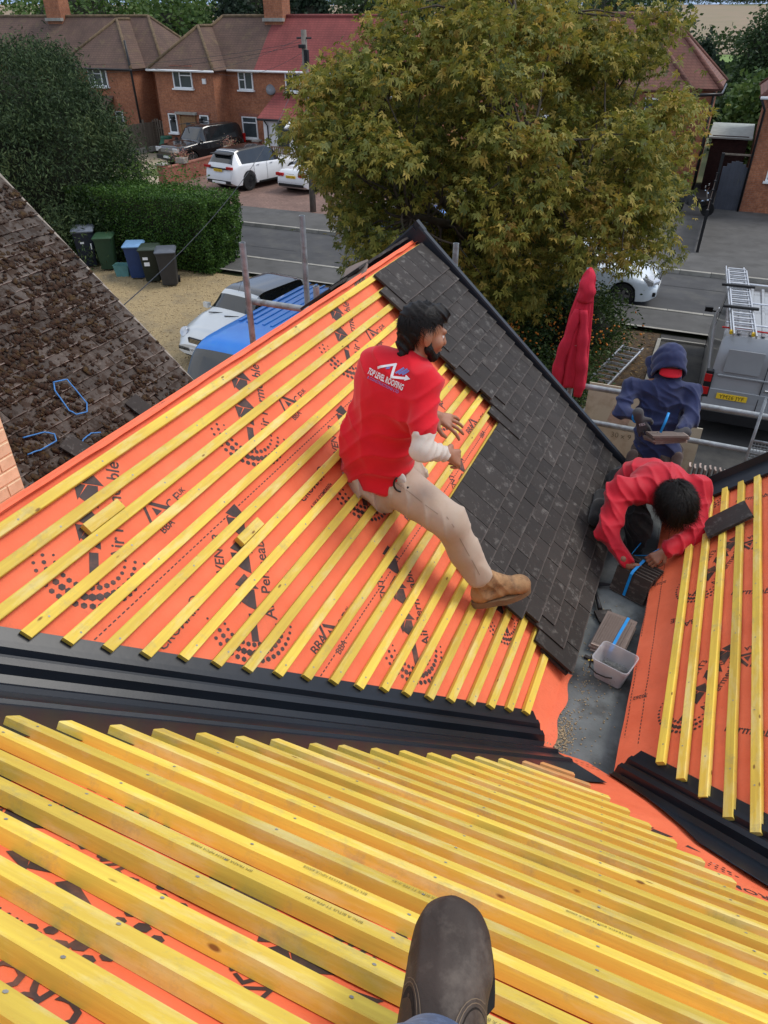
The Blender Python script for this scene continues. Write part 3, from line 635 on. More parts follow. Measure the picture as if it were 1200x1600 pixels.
# mesh guard panel
gp = empty('mesh_guard', (1.02, 5.93, 3.12), 0, 'galvanised wire mesh guard panel on the scaffold at right edge', 'guard panel')
b = MB()
for x in (-.28, .28): b.tube([(x,0,0),(x,0,1.0)], .012, 6)
for z in (.01, .62, 1.0): b.tube([(-.28,0,z),(.28,0,z)], .010, 6)
b.build('frame', MAT['galv'], gp, smooth=True); b = MB()
for i in range(23): b.tube([(-.275+.025*i, .004, 0), (-.275+.025*i, .004, .62)], .0022, 4)
for i in range(25): b.tube([(-.28, -.004, .025*i+.01), (.28, -.004, .025*i+.01)], .0022, 4)
b.build('wire_mesh', MAT['galv'], gp)
# printed sheets leaning behind the rails
sheet_m = mat('cream_sheet', (.56,.50,.37), .45, .12, 3, dirt=(.42,.33,.22), dscale=4); pr_m = mat('sheet_print', (.22,.19,.13), .7, .3, 15); rd_m = mat('red_smudge', (.46,.33,.25), .7, .3, 15)
def sheet(x0, x1, z0, z1, y, lean, label, words):
    o = MB().box((0, 0, (z1-z0)/2), (x1-x0, .012, z1-z0)).build('board_sheet', sheet_m); o.location = ((x0+x1)/2, y, z0); o.rotation_euler = (lean, 0, 0); tag(o, label, 'board', 'printed sheets on the scaffold')
    b = MB()
    for w, sx, sz, k in words:
        V, F = text2d(w, k); b.add([(sx+x, -.0075, sz+z) for x, z in V], F)
    tag(b.build('print', pr_m, o), kind='stuff'); return o
s1 = sheet(-.66, -.03, 2.55, 3.88, 6.12, -.10, 'cream printed sheet leaning on the rails left of the man in navy', [('STC.', -.05, .38, .05), ('PARTNUM', -.03, .26, .045), ('AR', .02, .17, .04), ('30 x 9', .05, .85, .05)])
MB().add([(-.1, -.0078, 1.0), (.08, -.0078, .92), (.1, -.0078, 1.06), (-.06, -.0078, 1.16)], [(0,1,2,3)]).build('print_patch', rd_m, s1)
sheet(.0, .37, 2.5, 3.62, 6.16, -.07, 'cream printed sheet leaning on the rails right of the man in navy', [('AR', .05, .55, .05), ('72', .02, .42, .05)])
o = MB().box((0,0,.3), (.36,.02,.6)).build('green_board', mat('green_board', (.09,.24,.11), .6, .2, 6)); o.location = (-.92, 6.14, 2.95); tag(o, 'small green board below the rails beside the cream sheet', 'board')

# ------------------------------------------------------------------ red hoodie hanging on the pole
red_cloth = mat('red_sweat_fabric', (.55,.022,.050), .9, .10, 14, .5, 260, .002)
def hoodie_ring(z, cx, cy, a, b, n=72, ph=0.0, fold=.14):
    ring = []
    for k in range(n):
        q = 2*math.pi*k/n; f = 1+fold*math.sin(7*q+ph+2.2*z)*(.5+.5*math.sin(3*q+z))+.06*math.sin(13*q-3*z); ring.append((cx+a*math.cos(q)*f, cy+b*math.sin(q)*f, z))
    return ring
hd_ = empty('hoodie', (-.80, 6.0, 3.85), 0, 'red hooded sweatshirt hanging from a scaffold pole with small white logo', 'hoodie')
rings = []
for i in range(46):
    q = i/45; z = 1.11-1.02*q
    a = np.interp(q, [0,.03,.08,.2,.35,.55,.8,.95,1], [.006,.035,.055,.062,.085,.105,.120,.125,.118]); bb = a*.62
    cx = np.interp(q, [0,.12,.4,1], [.02,.015,.0,-.005]); rings.append(hoodie_ring(z, cx, -.03, a, bb, ph=1.0, fold=.05+.12*q))
MB().loft(rings).build('body', red_cloth, hd_, smooth=True)
for sx, z1, cxx in ((-1, -.02, -.105), (1, .02, .085)):
    rs = []
    for i in range(26):
        q = i/25; z = .78+(z1-.78)*q; a = .030+.018*math.sin(min(1, q*1.4)*math.pi*.6)+.006*math.sin(q*22+sx); cx = cxx*(.25+.75*min(1, q*1.6))+.006*math.sin(q*9)
        if q > .9: a *= .80
        rs.append(hoodie_ring(z, cx, -.085-.01*math.sin(q*3), a, a*.75, 26, ph=sx, fold=.06))
    MB().loft(rs).build('sleeve', red_cloth, hd_, smooth=True)
rs = [hoodie_ring(1.10-.26*i/12, .02+.01*math.sin(i), -.035-.03*math.sin(i/12*3.1), .015+.048*math.sin(min(1, i/7)*1.57), .020+.045*math.sin(min(1, i/7)*1.57), 30, fold=.07) for i in range(13)]
MB().loft(rs).build('hood', red_cloth, hd_, smooth=True)
wprint = mat('white_transfer', (.72,.70,.72), .6, .1, 12); bprint = mat('blue_transfer', (.16,.17,.42), .6, .1, 12)
def logo2d():
    """roof-line mark: house zigzag, arrow and three bars above two lines of lettering (white shapes, blue shapes)"""
    def bar(a, b, w):
        d = Vector((b[0]-a[0], b[1]-a[1])); n = Vector((-d.y, d.x)).normalized()*w/2; return [(a[0]-n.x, a[1]-n.y), (b[0]-n.x, b[1]-n.y), (b[0]+n.x, b[1]+n.y), (a[0]+n.x, a[1]+n.y)]
    Wt = [bar((-.62,.30), (-.02,.74), .10), bar((-.06,.76), (.12,.20), .10), bar((.06,.21), (.72,.44), .10), [(.62,.30),(.86,.47),(.56,.54)]]
    Bl = [bar((.16,.42), (.34,.74), .09), bar((.28,.44), (.50,.76), .09), bar((.42,.48), (.62,.74), .08), [(-.26,.40),(-.14,.47),(-.14,.56),(-.26,.50)]]
    return Wt, Bl
def project_print(target, origin, right, up, depth, items, name, m, parent, off=.0022, back=.3):
    """lay flat print onto a cloth surface: each vertex is dropped along the print's own normal onto the cloth"""
    dg = bpy.context.evaluated_depsgraph_get(); bm = bmesh.new(); bm.from_mesh(target.data)
    bv = BVHTree.FromBMesh(bm); bm.free(); nrm = right.cross(up).normalized(); b = MB()
    for V, F in items:
        # refine long edges so that the print follows the folds
        tmp = bmesh.new(); vs = [tmp.verts.new((x, y, 0)) for x, y in V]
        for f in F:
            try: tmp.faces.new([vs[i] for i in f])
            except ValueError: pass
        for it in range(3):
            ed = [e for e in tmp.edges if e.calc_length() > .12]
            if not ed: break
            bmesh.ops.subdivide_edges(tmp, edges=ed, cuts=1)
        bmesh.ops.triangulate(tmp, faces=tmp.faces[:]); tmp.verts.index_update(); Q = []; miss = set()
        for v in tmp.verts:
            p = origin+right*v.co.x*depth+up*v.co.y*depth; hit = bv.ray_cast(p+nrm*back, -nrm); Q.append((hit[0]+nrm*off) if hit[0] else p); miss |= set() if hit[0] else {v.index}
        b.add(Q, [[v.index for v in f.verts] for f in tmp.faces if not any(v.index in miss for v in f.verts)]); tmp.free()
    return b.build(name, m, parent)
hb = [o for o in hd_.children if o.name.startswith('body')][0]
Wt, Bl = logo2d(); V1, F1 = text2d('TOP LEVEL ROOFING', .13)
project_print(hb, Vector((.045, -.03, .47)), Vector((1,0,0)), Vector((0,0,1)), .052, [(P, [tuple(range(4 if len(P) == 4 else 3))]) for P in Wt]+[([(x, y+.02) for x, y in V1], F1)], 'logo_white', wprint, hd_)
project_print(hb, Vector((.045, -.03, .47)), Vector((1,0,0)), Vector((0,0,1)), .052, [(P, [tuple(range(len(P)))]) for P in Bl], 'logo_blue', bprint, hd_)

# ------------------------------------------------------------------ things lying on the roof
ZG = CZ-2.853
def strap(parent, pts, w, nrm_hint, name='strap'):
    b = MB(); P = [Vector(p) for p in pts]; n = len(P)
    rings = [[P[i]-Vector(w)/2, P[i]+Vector(w)/2] for i in range(n)]
    b.loft(rings, closed=False); return b.build(name, MAT['blue_strap'], parent)
MAT['tile_mid'] = mat_tile('new_tile', (.040,.031,.027), (.24,.20,.17), .58); TB = tile_mesh('bundle_tile', MAT['tile_back']); TD = tile_mesh('bundle_tile_dark', MAT['tile_mid'])
# bundle standing on edge
bd = empty('tile_bundle', (.06, 3.52, ZG+.006), R(-22), 'bundle of dark plain tiles stood on edge, bound with blue strap', 'tile bundle', 'strapped tile bundles')
for k in range(6):
    o = link_mesh('tile', TD, None, bd); o.rotation_euler = (R(74+random.uniform(-2,2)), R(random.uniform(-1.5,1.5)), R(random.uniform(-2,2))); o.location = (.004*random.uniform(-1,1), .030+.025*k, .160+.003*k); o.scale = (1.38, .60, 1.0)
strap(bd, [(-.012, -.022, .015), (-.012, .012, .160), (-.012, .030, .172), (-.012, .090, .178), (-.012, .155, .184), (-.012, .170, .176), (-.012, .150, .05)], (.017, 0, 0), None)
# flat bundle, undersides up
b2_ = empty('tile_bundle', (.035, 3.10, ZG+.006), R(-12), 'bundle of brown tiles laid flat showing ribbed backs, bound with blue strap', 'tile bundle', 'strapped tile bundles')
for k in range(4):
    o = link_mesh('tile', TB, None, b2_); o.location = (.004*(k % 2)-.002*k, .115+.004*k, .018+.0185*k+.02); o.rotation_euler = (R(12), 0, R(2*(k % 2)))
    o.scale = (1.05, .95, 1)
rb = MB()
for i in range(11): rb.box((-.065+.013*i, .004, .0745), (.004, .22, .004), Matrix.Rotation(R(12), 3, 'X'))
tag(rb.build('ribs', MAT['tile_back'], b2_), kind='stuff')
strap(b2_, [(.03, -.128, .004), (.03, -.126, .052), (.03, -.05, .066), (.03, .0, .0775), (.033, .125, .103), (.033, .134, .02)], (.016, 0, 0), None)
MB().box((.02, -.19, .0), (.2, .02, .012)).build('packing', MAT['tile'], b2_)
# nail bucket
bk_m, n_, bb_ = nodes_of('clear_tub'); v_ = coords(n_); n_.links.new(mixrgb(n_, noise_tex(n_, v_, 12, 3), (.62,.62,.66), (.75,.75,.78)), bb_.inputs['Base Color']); bb_.inputs['Roughness'].default_value = .35; bb_.inputs['Transmission Weight'].default_value = .55; bb_.inputs['IOR'].default_value = 1.15; bb_.inputs['Alpha'].default_value = .72
bk = empty('nail_tub', (.070, 2.84, ZG+.008), R(-16), 'clear plastic tub of nails with thin black handle in the gutter', 'tub')
def rrect(a, b, z, r, n=5):
    P = []
    for cx, cy, a0 in ((a-r, b-r, 0), (-a+r, b-r, 90), (-a+r, -b+r, 180), (a-r, -b+r, 270)):
        for k in range(n): q = R(a0+90*k/(n-1)); P.append((cx+r*math.cos(q), cy+r*math.sin(q), z))
    return P
b = MB(); b.loft([rrect(.074,.060,0,.02), rrect(.092,.076,.125,.022), rrect(.098,.082,.126,.024), rrect(.099,.083,.140,.024), rrect(.0935,.0775,.140,.022), rrect(.089,.073,.126,.02), rrect(.071,.057,.004,.018)]); b.build('tub_body', bk_m, bk, smooth=40)
MB().tube([(-.094,.0,.118), (-.112,-.03,.092), (-.095,-.075,.066), (-.05,-.088,.06), (.0,-.086,.063), (.03,-.082,.075)], .0042, 6).build('handle', MAT['black'], bk, smooth=True)
b = MB()
for k in range(420):
    x, y, z = random.uniform(-.066,.066), random.uniform(-.052,.052), .006+random.uniform(0,.045); d = Vector((random.gauss(0,1), random.gauss(0,1), random.gauss(0,.35))).normalized()*.018; b.tube([(x-d.x, y-d.y, max(.004, z-d.z)), (x+d.x, y+d.y, z+d.z)], .0016, 4)
tag(b.build('nails', MAT['nail'], bk), kind='stuff')
# hammer by the tiles
hm = empty('roofing_hammer', (-.075, 3.34, ZG+.012), R(20), 'black handled roofing hammer lying beside the tile bundles', 'hammer')
MB().tube([(0,-.02,.015),(0,.08,.017),(0,.20,.015)], [.015,.011,.013], 8).build('handle', MAT['black'], hm, smooth=True)
MB().loft([[(x, .20-w, .018-q), (x, .20+w, .018-q), (x, .20+w, .018+q), (x, .20-w, .018+q)] for x, w, q in ((-.06,.012,.012), (-.02,.013,.013), (.02,.010,.010), (.07,.012,.003), (.11,.006,.001))]).build('head', MAT['rimdark'], hm, smooth=30)
o = MB().box((0,0,.007), (.10,.10,.014)).build('cut_tile', MAT['tile']); o.location = (-.03, 3.28, ZG+.010); o.rotation_euler = (0,0,.5); tag(o, 'broken dark tile piece lying between hammer and tile bundles', 'roof tile')
o = MB().tube([(0,0,0),(.05,.02,.002)], .004, 5).build('wood_splinter', MAT['wood_x']); o.location = (-.06, 2.90, ZG+.014); tag(o, 'small pale wood splinter on the grey gutter beside the tub', 'splinter')
# loose tile on the right wing's battens
o = place_tile(fC, 3.93, .80, -.02, parent=None, name='loose_tile', lift=.016, rz=R(14)); o.scale = (1.3, 1, 1); tag(o, 'loose dark tile lying across the battens by the crouching man', 'roof tile')
# batten offcuts on the left slope
for (s0, t0, ln, lb) in ((1.475, tB[2]+.040, .17, 'short bright yellow batten offcut by the buff chimney side of the slope'), (1.90, tB[6]+.040, .15, 'short yellow batten offcut midway along the orange slope')):
    o = batten(fB, t0, s0-ln/2, s0+ln/2, 'batten_offcut', 'wood_y', .042, .027, None); tag(o, lb, 'batten offcut', 'batten offcuts')
# old tiles stacked on the far side of the ridge
st_ = empty('tile_pile', fL(3.98, .12, -.04), 0, 'pile of old brown tiles leaning on the far side of the ridge', 'tile pile')
for k in range(4):
    o = link_mesh('tile', TB, None, st_); o.location = (-.02-.016*k, .10+.035*k, .045+.014*k); o.rotation_euler = (R(6+3*k), R(-34+3*k), R(4*k))
# row of tiles on the scaffold
rw = empty('tile_row', (.62, 5.72, 3.10), 0, 'row of brown tiles stood on edge on the scaffold behind the right wing', 'tile row')
MB().box((0,0,.06), (.72,.26,.12)).build('timber_packing', bwood, rw)
for k in range(15):
    o = link_mesh('tile', TB, None, rw); o.rotation_euler = (R(-90), 0, R(90)); o.location = (-.30+.040*k, .02*random.uniform(-1,1), .135); o.rotation_euler = (R(-90), R(16+random.uniform(-3,3)), R(90))
# ------------------------------------------------------------------ ground, road, drives
def sheet_obj(name, x0, x1, y0, y1, z, m, kind='structure', nx=1, ny=1, wob=0.0):
    V = []; F = []
    for i in range(nx+1):
        for j in range(ny+1):
            x = x0+(x1-x0)*i/nx; y = y0+(y1-y0)*j/ny
            if wob and (j in (0, ny)): y += wob*vnoise((x, y, 0), .6)
            if wob and (i in (0, nx)): x += wob*vnoise((x, y, 3), .6)
            V.append((x, y, z))
    for i in range(nx):
        for j in range(ny): a = i*(ny+1)+j; F.append((a, a+ny+1, a+ny+2, a+1))
    o = MB().add(V, F).build(name, m); return tag(o, kind=kind)
def terrain_z(x, y):
    d = math.hypot(x, y)
    z = -.03
    if d > 60: z -= min(1.5, (d-60)*.02)
    if d > 230: z += 16*min(1, (d-230)/420)**1.4
    if d > 800: z += min(30, (d-800)*.012)*(0.6+.5*math.sin(math.atan2(x, y)*9+1))
    return z
V = []; F = []; rad = [0, 30, 60, 90, 130, 180, 230, 290, 360, 440, 540, 660, 800, 1100, 1600, 2400, 3600]; na = 144
for r_ in rad:
    for k in range(na): a = 2*math.pi*k/na; x, y = r_*math.sin(a), r_*math.cos(a); V.append((x, y, terrain_z(x, y)))
for i in range(len(rad)-1):
    for k in range(na): F.append((i*na+k, i*na+(k+1) % na, (i+1)*na+(k+1) % na, (i+1)*na+k))
m, n, b = nodes_of('land'); v = coords(n); vo = N(n, 'ShaderNodeTexVoronoi', Scale=.0048); n.links.new(v, vo.inputs['Vector'])
cc = ramp(n, vo.outputs['Color'], [(.15, (.23,.165,.10)), (.42, (.25,.18,.115)), (.5, (.09,.12,.04)), (.8, (.22,.16,.09))]); cc = mixrgb(n, ramp(n, noise_tex(n, v, .05, 6), [(.45, 0), (.8, .5)]), cc, (.14,.14,.06)); near = mixrgb(n, noise_tex(n, v, .7, 6), (.055,.085,.022), (.11,.10,.045))
sep = N(n, 'ShaderNodeVectorMath', operation='LENGTH'); n.links.new(v, sep.inputs[0]); mr = N(n, 'ShaderNodeMapRange'); mr.inputs['From Min'].default_value = 100; mr.inputs['From Max'].default_value = 150; n.links.new(sep.outputs['Value'], mr.inputs[0])
n.links.new(mixrgb(n, mr.outputs[0], near, cc), b.inputs['Base Color']); b.inputs['Roughness'].default_value = .95
tag(MB().add(V, F).build('ground', m, smooth=True), kind='structure')
asph = mat('asphalt', (.060,.060,.062), .85, .18, 1.4, .25, 150, .004, dirt=(.085,.083,.078), dscale=1.1); asph2 = mat('tarmac_drive', (.052,.050,.048), .88, .2, 1.8, .25, 150, .004, dirt=(.085,.08,.07), dscale=.9)
pave = mat('pavement_asphalt', (.095,.092,.088), .88, .18, 1.2, .25, 150, .004, dirt=(.07,.068,.064), dscale=1.3)
kerb_m = mat('kerb_concrete', (.30,.285,.25), .85, .2, 4, .2, 60)
grav = mat('gravel', (.34,.255,.135), .95, .30, 24, .9, 55, .02, dirt=(.22,.175,.11), dscale=.8); conc = mat('concrete_drive', (.36,.30,.21), .9, .2, 1.3, .2, 60, dirt=(.26,.20,.13), dscale=1.0)
blockp = mat_brick('block_paving', (.20,.115,.09), (.25,.15,.115), (.12,.09,.075), .21, .11)
# block paving lies flat: give it plan coordinates
for nd in blockp.node_tree.nodes:
    if nd.type == 'COMBXYZ': cxn = nd
    if nd.type == 'SEPXYZ': sxn = nd
blockp.node_tree.links.new(sxn.outputs[0], cxn.inputs[0]); blockp.node_tree.links.new(sxn.outputs[1], cxn.inputs[1])
sheet_obj('road', -70, 50, 20.45, 24.40, .0, asph, nx=40, ny=4)
sheet_obj('pavement', -14.2, 50, 18.9, 20.33, .10, pave, nx=40); sheet_obj('pavement', -70, 50, 24.52, 26.95, .10, pave, nx=40)
for k, (y, x0) in enumerate(((20.39, -14.2), (24.46, -70))):
    kb = empty('kerb', (x0, y, 0)); kb['kind'] = 'structure'; b0 = brick_me(.90, .125, .22) if k == 0 else None
    if k == 0: KB = b0; KB.materials[0] = kerb_m
    for i in range(int((12-x0)/.915)):
        o = link_mesh('kerbstone', KB, None, kb); o.location = (.45+.915*i, 0, .01+.004*random.uniform(-1,1))
sheet_obj('pavement_edging', -14.0, 12, 18.80, 18.90, .115, kerb_m)
sheet_obj('gravel_drive', -26, -5.6, 3.5, 18.85, .004, grav, nx=30, ny=20, wob=.5)
sheet_obj('tarmac_drive', -.45, 7, 6.2, 18.8, .005, asph2); sheet_obj('soil_bed', -5.6, -.47, 6.0, 18.8, .004, mat('garden_soil', (.075,.050,.030), .95, .45, 6, .9, 40, .03, dirt=(.14,.09,.04), dscale=5))
for (x0, x1, y0, y1) in ((-.50, -.42, 8, 18.3), (-.42, 2.4, 18.30, 18.36)): MB().b2(x0, x1, y0, y1, -.02, .06).build('drive_edging', kerb_m)['kind'] = 'structure'
sheet_obj('block_paved_drive', -23.9, -13.0, 26.95, 38.4, .06, blockp); sheet_obj('concrete_drive', -33.5, -24.15, 26.95, 37.2, .05, conc, nx=10, ny=10); sheet_obj('forecourt', -1.6, 14, 26.95, 40, .05, pave, nx=6, ny=6)
sheet_obj('grass_verge', -27.6, -24.2, 31.2, 34.0, .066, mat('scrubby_grass', (.10,.12,.035), .95, .5, 3), nx=6, ny=6, wob=.5)
sheet_obj('paved_yard', -13, -1.6, 26.95, 36, .055, mat('yard_slabs', (.17,.16,.145), .9, .25, 1.5))
# drain patch and worn repair lines in the road
for (x0, x1, y0, y1) in ((-4.2, 3.0, 23.0, 23.06), (-17, -12.8, 21.9, 21.95)): sheet_obj('road_seam', x0, x1, y0, y1, .004, mat('bitumen_seam', (.022,.022,.023), .6, .2))

# ------------------------------------------------------------------ vehicles
def interp(y, keys): return float(np.interp(y, [k[0] for k in keys], [k[1] for k in keys]))
def smooth_keys(keys, r=.10):
    xs = np.linspace(keys[0][0], keys[-1][0], 400); ys = np.interp(xs, [k[0] for k in keys], [k[1] for k in keys]); w = max(1, int(r/(xs[1]-xs[0]))); k = np.ones(2*w+1)/(2*w+1)
    pad = np.concatenate([np.full(w, ys[0]), ys, np.full(w, ys[-1])]); return list(zip(xs, np.convolve(pad, k, 'valid')))
def vehicle(name, loc, rz, L, W, top, belt, roofw, paint, label, cat, wheel_r=.33, axles=(.29, .78), ride=.20, rim='rim', group=None, plan=None,
            windscreen=None, rear=None, sides=(), roofmat=None, roofspan=None, van=False, extras=None, trim='black'):
    """y runs from nose (0) to tail (L) along the vehicle; stored with the nose at -y.  top/belt/roofw: height of top line, belt line and half roof width along y"""
    root = empty(name, loc, rz, label, cat, group)
    top = smooth_keys(top, .10); belt = smooth_keys(belt, .10); roofw = smooth_keys(roofw, .12)
    plan = smooth_keys(plan or [(0, W*.36), (.18, W*.455), (.55, W*.495), (L*.5, W*.5), (L-.6, W*.49), (L-.15, W*.46), (L, W*.40)], .10)
    yw = [axles[0]*L*1.0 if axles[0] < 1 else axles[0], axles[1]*L if axles[1] < 1 else axles[1]]
    ys = sorted(set([round(q, 3) for q in np.linspace(0, L, 54)]+[round(a+d, 3) for a in yw for d in np.linspace(-wheel_r*1.14, wheel_r*1.14, 17)]))
    rings = []
    for y in ys:
        w = interp(y, plan); zt = interp(y, top); zb = min(interp(y, belt), zt-.03); rw = min(interp(y, roofw), w*.97)
        e = min(y, L-y); bot = ride+.14*max(0, 1-e/.35)**2
        arch = bot
        for a in yw:
            q = wheel_r*1.14; d = abs(y-a)
            if d < q: arch = max(arch, wheel_r+math.sqrt(q*q-d*d))
        arch = min(arch, zb-.12); mid = max((bot+zb)*.5, arch+.05)
        half = [(0, bot), (w*.74, bot if arch <= bot else arch*.98), (w*.965, max(arch, bot+.04)), (w*.995, max(arch+.02, bot+.16)), (w, mid), (w*.985, zb-.10), (w*.955, zb-.02), (w*.93, zb), (max(rw, .02)*1.0, zt-.07*min(1, (zt-zb)/.2)), (rw*.93, zt-.022), (rw*.6, zt-.004), (0, zt)]
        rings.append([Vector((x, y-L/2, z)) for x, z in half])
    nh = len(rings[0]); V = []; F = []; full = []
    for r_ in rings: full.append(r_+[Vector((-p.x, p.y, p.z)) for p in r_[-2:0:-1]])
    body = MB().loft(full, True, True).build('body', paint, root, smooth=38)
    def patch(pname, m, y0, y1, k0, k1, side=0, off=.006, inset=None):
        """panel lying on the shell between stations y0..y1 and section points k0..k1 (side -1, +1, or 0 = across the top)"""
        idx = [i for i, y in enumerate(ys) if y0-1e-6 <= y <= y1+1e-6]; b = MB(); rr = []
        for i in idx:
            r_ = rings[i]
            if side: pts = [Vector((p.x*side, p.y, p.z)) for p in r_[k0:k1+1]]
            else: pts = r_[k0:]+[Vector((-p.x, p.y, p.z)) for p in r_[-2:k0-1:-1]]
            rr.append(pts)
        out = []
        for i, pts in enumerate(rr):
            q = []
            for j, p in enumerate(pts):
                t1 = rr[min(i+1, len(rr)-1)][j]-rr[max(i-1, 0)][j]; t2 = pts[min(j+1, len(pts)-1)]-pts[max(j-1, 0)]
                nn = t1.cross(t2); nn = nn.normalized() if nn.length > 1e-9 else Vector((0,0,1))
                c = Vector((0, p.y, min(p.z, .8))); 
                if nn.dot(p-c) < 0: nn = -nn
                q.append(p+nn*off)
            out.append(q)
        if len(out) > 1: return b.loft(out, closed=False).build(pname, m, root, smooth=40)
    G_ = MAT['darkglass']
    if windscreen: patch('windscreen', G_, windscreen[0], windscreen[1], 8, 11)
    if rear: patch('rear_window', G_, rear[0], rear[1], 8, 11)
    for (y0, y1) in sides:
        for sd in (-1, 1): patch('side_window', G_, y0, y1, 7, 8, sd)
    if roofmat: patch('roof_panel', roofmat, roofspan[0], roofspan[1], 8, 11, 0, .004)
    for a in yw:
        for sd in (-1, 1):
            w = interp(a, plan); tw = MB(); tw.lathe([(wheel_r*.55,-.10),(wheel_r*.93,-.10),(wheel_r,-.07),(wheel_r,.07),(wheel_r*.95,.095),(wheel_r*.70,.10),(wheel_r*.66,.085)], (0,0,0), 24, 'x')
            wh = tw.build('wheel', MAT['tyre'], root, smooth=40); wh.location = (sd*(w-.105), a-L/2, wheel_r); wh.rotation_euler = (0, 0, 0 if sd > 0 else math.pi)
            rb = MB(); rb.lathe([(wheel_r*.66,.05),(wheel_r*.66,.088),(wheel_r*.61,.090),(wheel_r*.59,.06)], (0,0,0), 24, 'x')
            for k in range(5):
                q = 2*math.pi*k/5; u = Vector((0, math.cos(q), math.sin(q))); t = Vector((0, -math.sin(q), math.cos(q))); x0 = Vector((.075,0,0))
                rb.hexa([x0+u*wheel_r*r0+t*hw*s+Vector((dx,0,0)) for dx in (-.02, .012) for r0, hw, s in ((.05,.05,-1), (.62,.028,-1), (.62,.028,1), (.05,.05,1))])
            rb.lathe([(.0,.07),(.05,.07),(.05,.088),(.0,.09)], (0,0,0), 10, 'x'); ro = rb.build('rim', MAT[rim], wh, smooth=30)
            MB().lathe([(0,-.04),(wheel_r*.62,-.04),(wheel_r*.62,-.03),(0,-.03)], (0,0,0), 18, 'x').build('brake_disc', MAT['rimdark'], wh)
            ar = MB(); ar.lathe([(wheel_r*1.13, -.20), (wheel_r*1.13, .0), (.02, .0), (.02, -.20)], (0,0,0), 22, 'x')
            a_o = ar.build('wheel_well', MAT['black'], root); a_o.location = (sd*(w-.20), a-L/2, wheel_r*1.02); a_o.rotation_euler = (0, 0, 0 if sd > 0 else math.pi)
    if extras: extras(root, lambda y: interp(y, plan), lambda y: interp(y, top), patch, L)
    return root
def pbox(root, name, c, d, m, rot=None, bev=.012):
    b = MB(); x, y, z = d[0]/2, d[1]/2, d[2]/2; e = min(bev, x*.45, y*.45, z*.45)
    b.loft([[(-x+q, -y+q, zz), (x-q, -y+q, zz), (x-q, y-q, zz), (-x+q, y-q, zz)] for zz, q in ((-z, e), (-z+e, 0), (z-e, 0), (z, e))]); o = b.build(name, m, root); o.location = c
    if rot: o.rotation_euler = rot
    return o
def plate(root, y, z, m, text, tail, tilt=0.0, x=0.0, w=.52, h=.111):
    o = pbox(root, 'number_plate', (x, y, z), (w, .012, h), m, (tilt, 0, 0), .004); s = 1 if tail else -1
    if text:
        V, F = text2d(text, h*.66); xs = [q[0] for q in V]; k = w*.88/(max(xs)-min(xs)); MB().add([(-s*qx*min(k, 1.0)*1.0, s*.0075, qz-h*.33) for qx, qz in V], F).build('plate_lettering', MAT['ink'], o)
    return o
def mirror(root, x, y, z, m):
    for sd in (-1, 1):
        b = MB(); b.loft([[(sd*(x+.02+a), y-.06+bq, z-.055+cq) for a, bq, cq in ((0,0,0),(.17,.02,0),(.17,.02,.12),(0,0,.13))], [(sd*(x+.02+a), y+.05+bq, z-.045+cq) for a, bq, cq in ((0,0,0),(.16,-.01,0),(.16,-.01,.10),(0,0,.11))]]); b.tube([(sd*(x-.05), y, z-.03), (sd*(x+.05), y, z-.02)], .022, 6); b.build('door_mirror', m, root, smooth=35)
white_p = mat('white_car_paint', (.72,.73,.74), .22, .03, 2, coat=.6); black_p = mat('black_car_paint', (.010,.010,.011), .18, .1, 2, coat=.7); silver_p = mat('silver_car_paint', (.68,.69,.67), .26, .05, 2, metal=.12, coat=.6)
grey_p = mat('grey_van_paint', (.31,.32,.33), .34, .06, 2, metal=.25, coat=.4); blue_p = mat('blue_van_paint', (.018,.18,.60), .40, .08, 2, coat=.3, dirt=(.03,.21,.58), dscale=4); blue2_p = mat('blue_car_paint', (.02,.16,.50), .22, .05, 2, coat=.6); ltblue_p = mat('pale_car_paint', (.62,.68,.72), .22, .04, 2, coat=.6)
def suv_extras(root, pw, tp, patch, L, lamp_w=.32, plate_txt='', black=False):
    h = L/2
    for sd in (-1, 1):
        pbox(root, 'tail_light', (sd*(pw(L-.1)-.16), h-.045, 1.02), (.36,.09,.11), MAT['red_lamp']); pbox(root, 'headlight', (sd*(pw(.2)-.20), -h+.10, .86), (.34,.20,.14), MAT['clear_lamp'], (0,0,sd*.35))
        pbox(root, 'exhaust', (sd*.62, h-.03, .40), (.18,.08,.07), MAT['chrome'])
        pbox(root, 'sill', (sd*(pw(L*.5)-.03), -.05, .30), (.08,1.75,.09), MAT['black'])
        pbox(root, 'door_handle', (sd*(pw(L*.5)+.004), -.02, 1.02), (.02,.17,.03), MAT['chrome']); pbox(root, 'door_handle', (sd*(pw(L*.65)+.004), .85, 1.03), (.02,.17,.03), MAT['chrome'])
        for yy in (-.72, .28, 1.12): pbox(root, 'door_seam', (sd*(pw(L/2+yy)+.0005), yy, .75), (.004,.012,.78), MAT['black'])
    pbox(root, 'rear_trim', (0, h-.035, .97), (1.15,.05,.06), MAT['black']); pbox(root, 'rear_diffuser', (0, h-.04, .42), (1.5,.10,.15), MAT['black']); pbox(root, 'skid_plate', (0, h-.005, .40), (.86,.06,.10), MAT['white'])
    pbox(root, 'grille', (0, -h+.035, .80), (.90,.06,.16), MAT['black']); pbox(root, 'lower_grille', (0, -h+.05, .45), (1.3,.08,.2), MAT['black'])
    plate(root, h+.012, .90, MAT['plate_y'], 'YK20 RRS', True); plate(root, -h-.01, .52, MAT['plate_w'], 'YK20 RRS', False); mirror(root, pw(L*.33), -h+1.55, 1.12, MAT['black'] if black else white_p)
    pbox(root, 'spoiler', (0, h-.32, tp(L-.4)+.02), (1.15,.28,.035), MAT['black'])
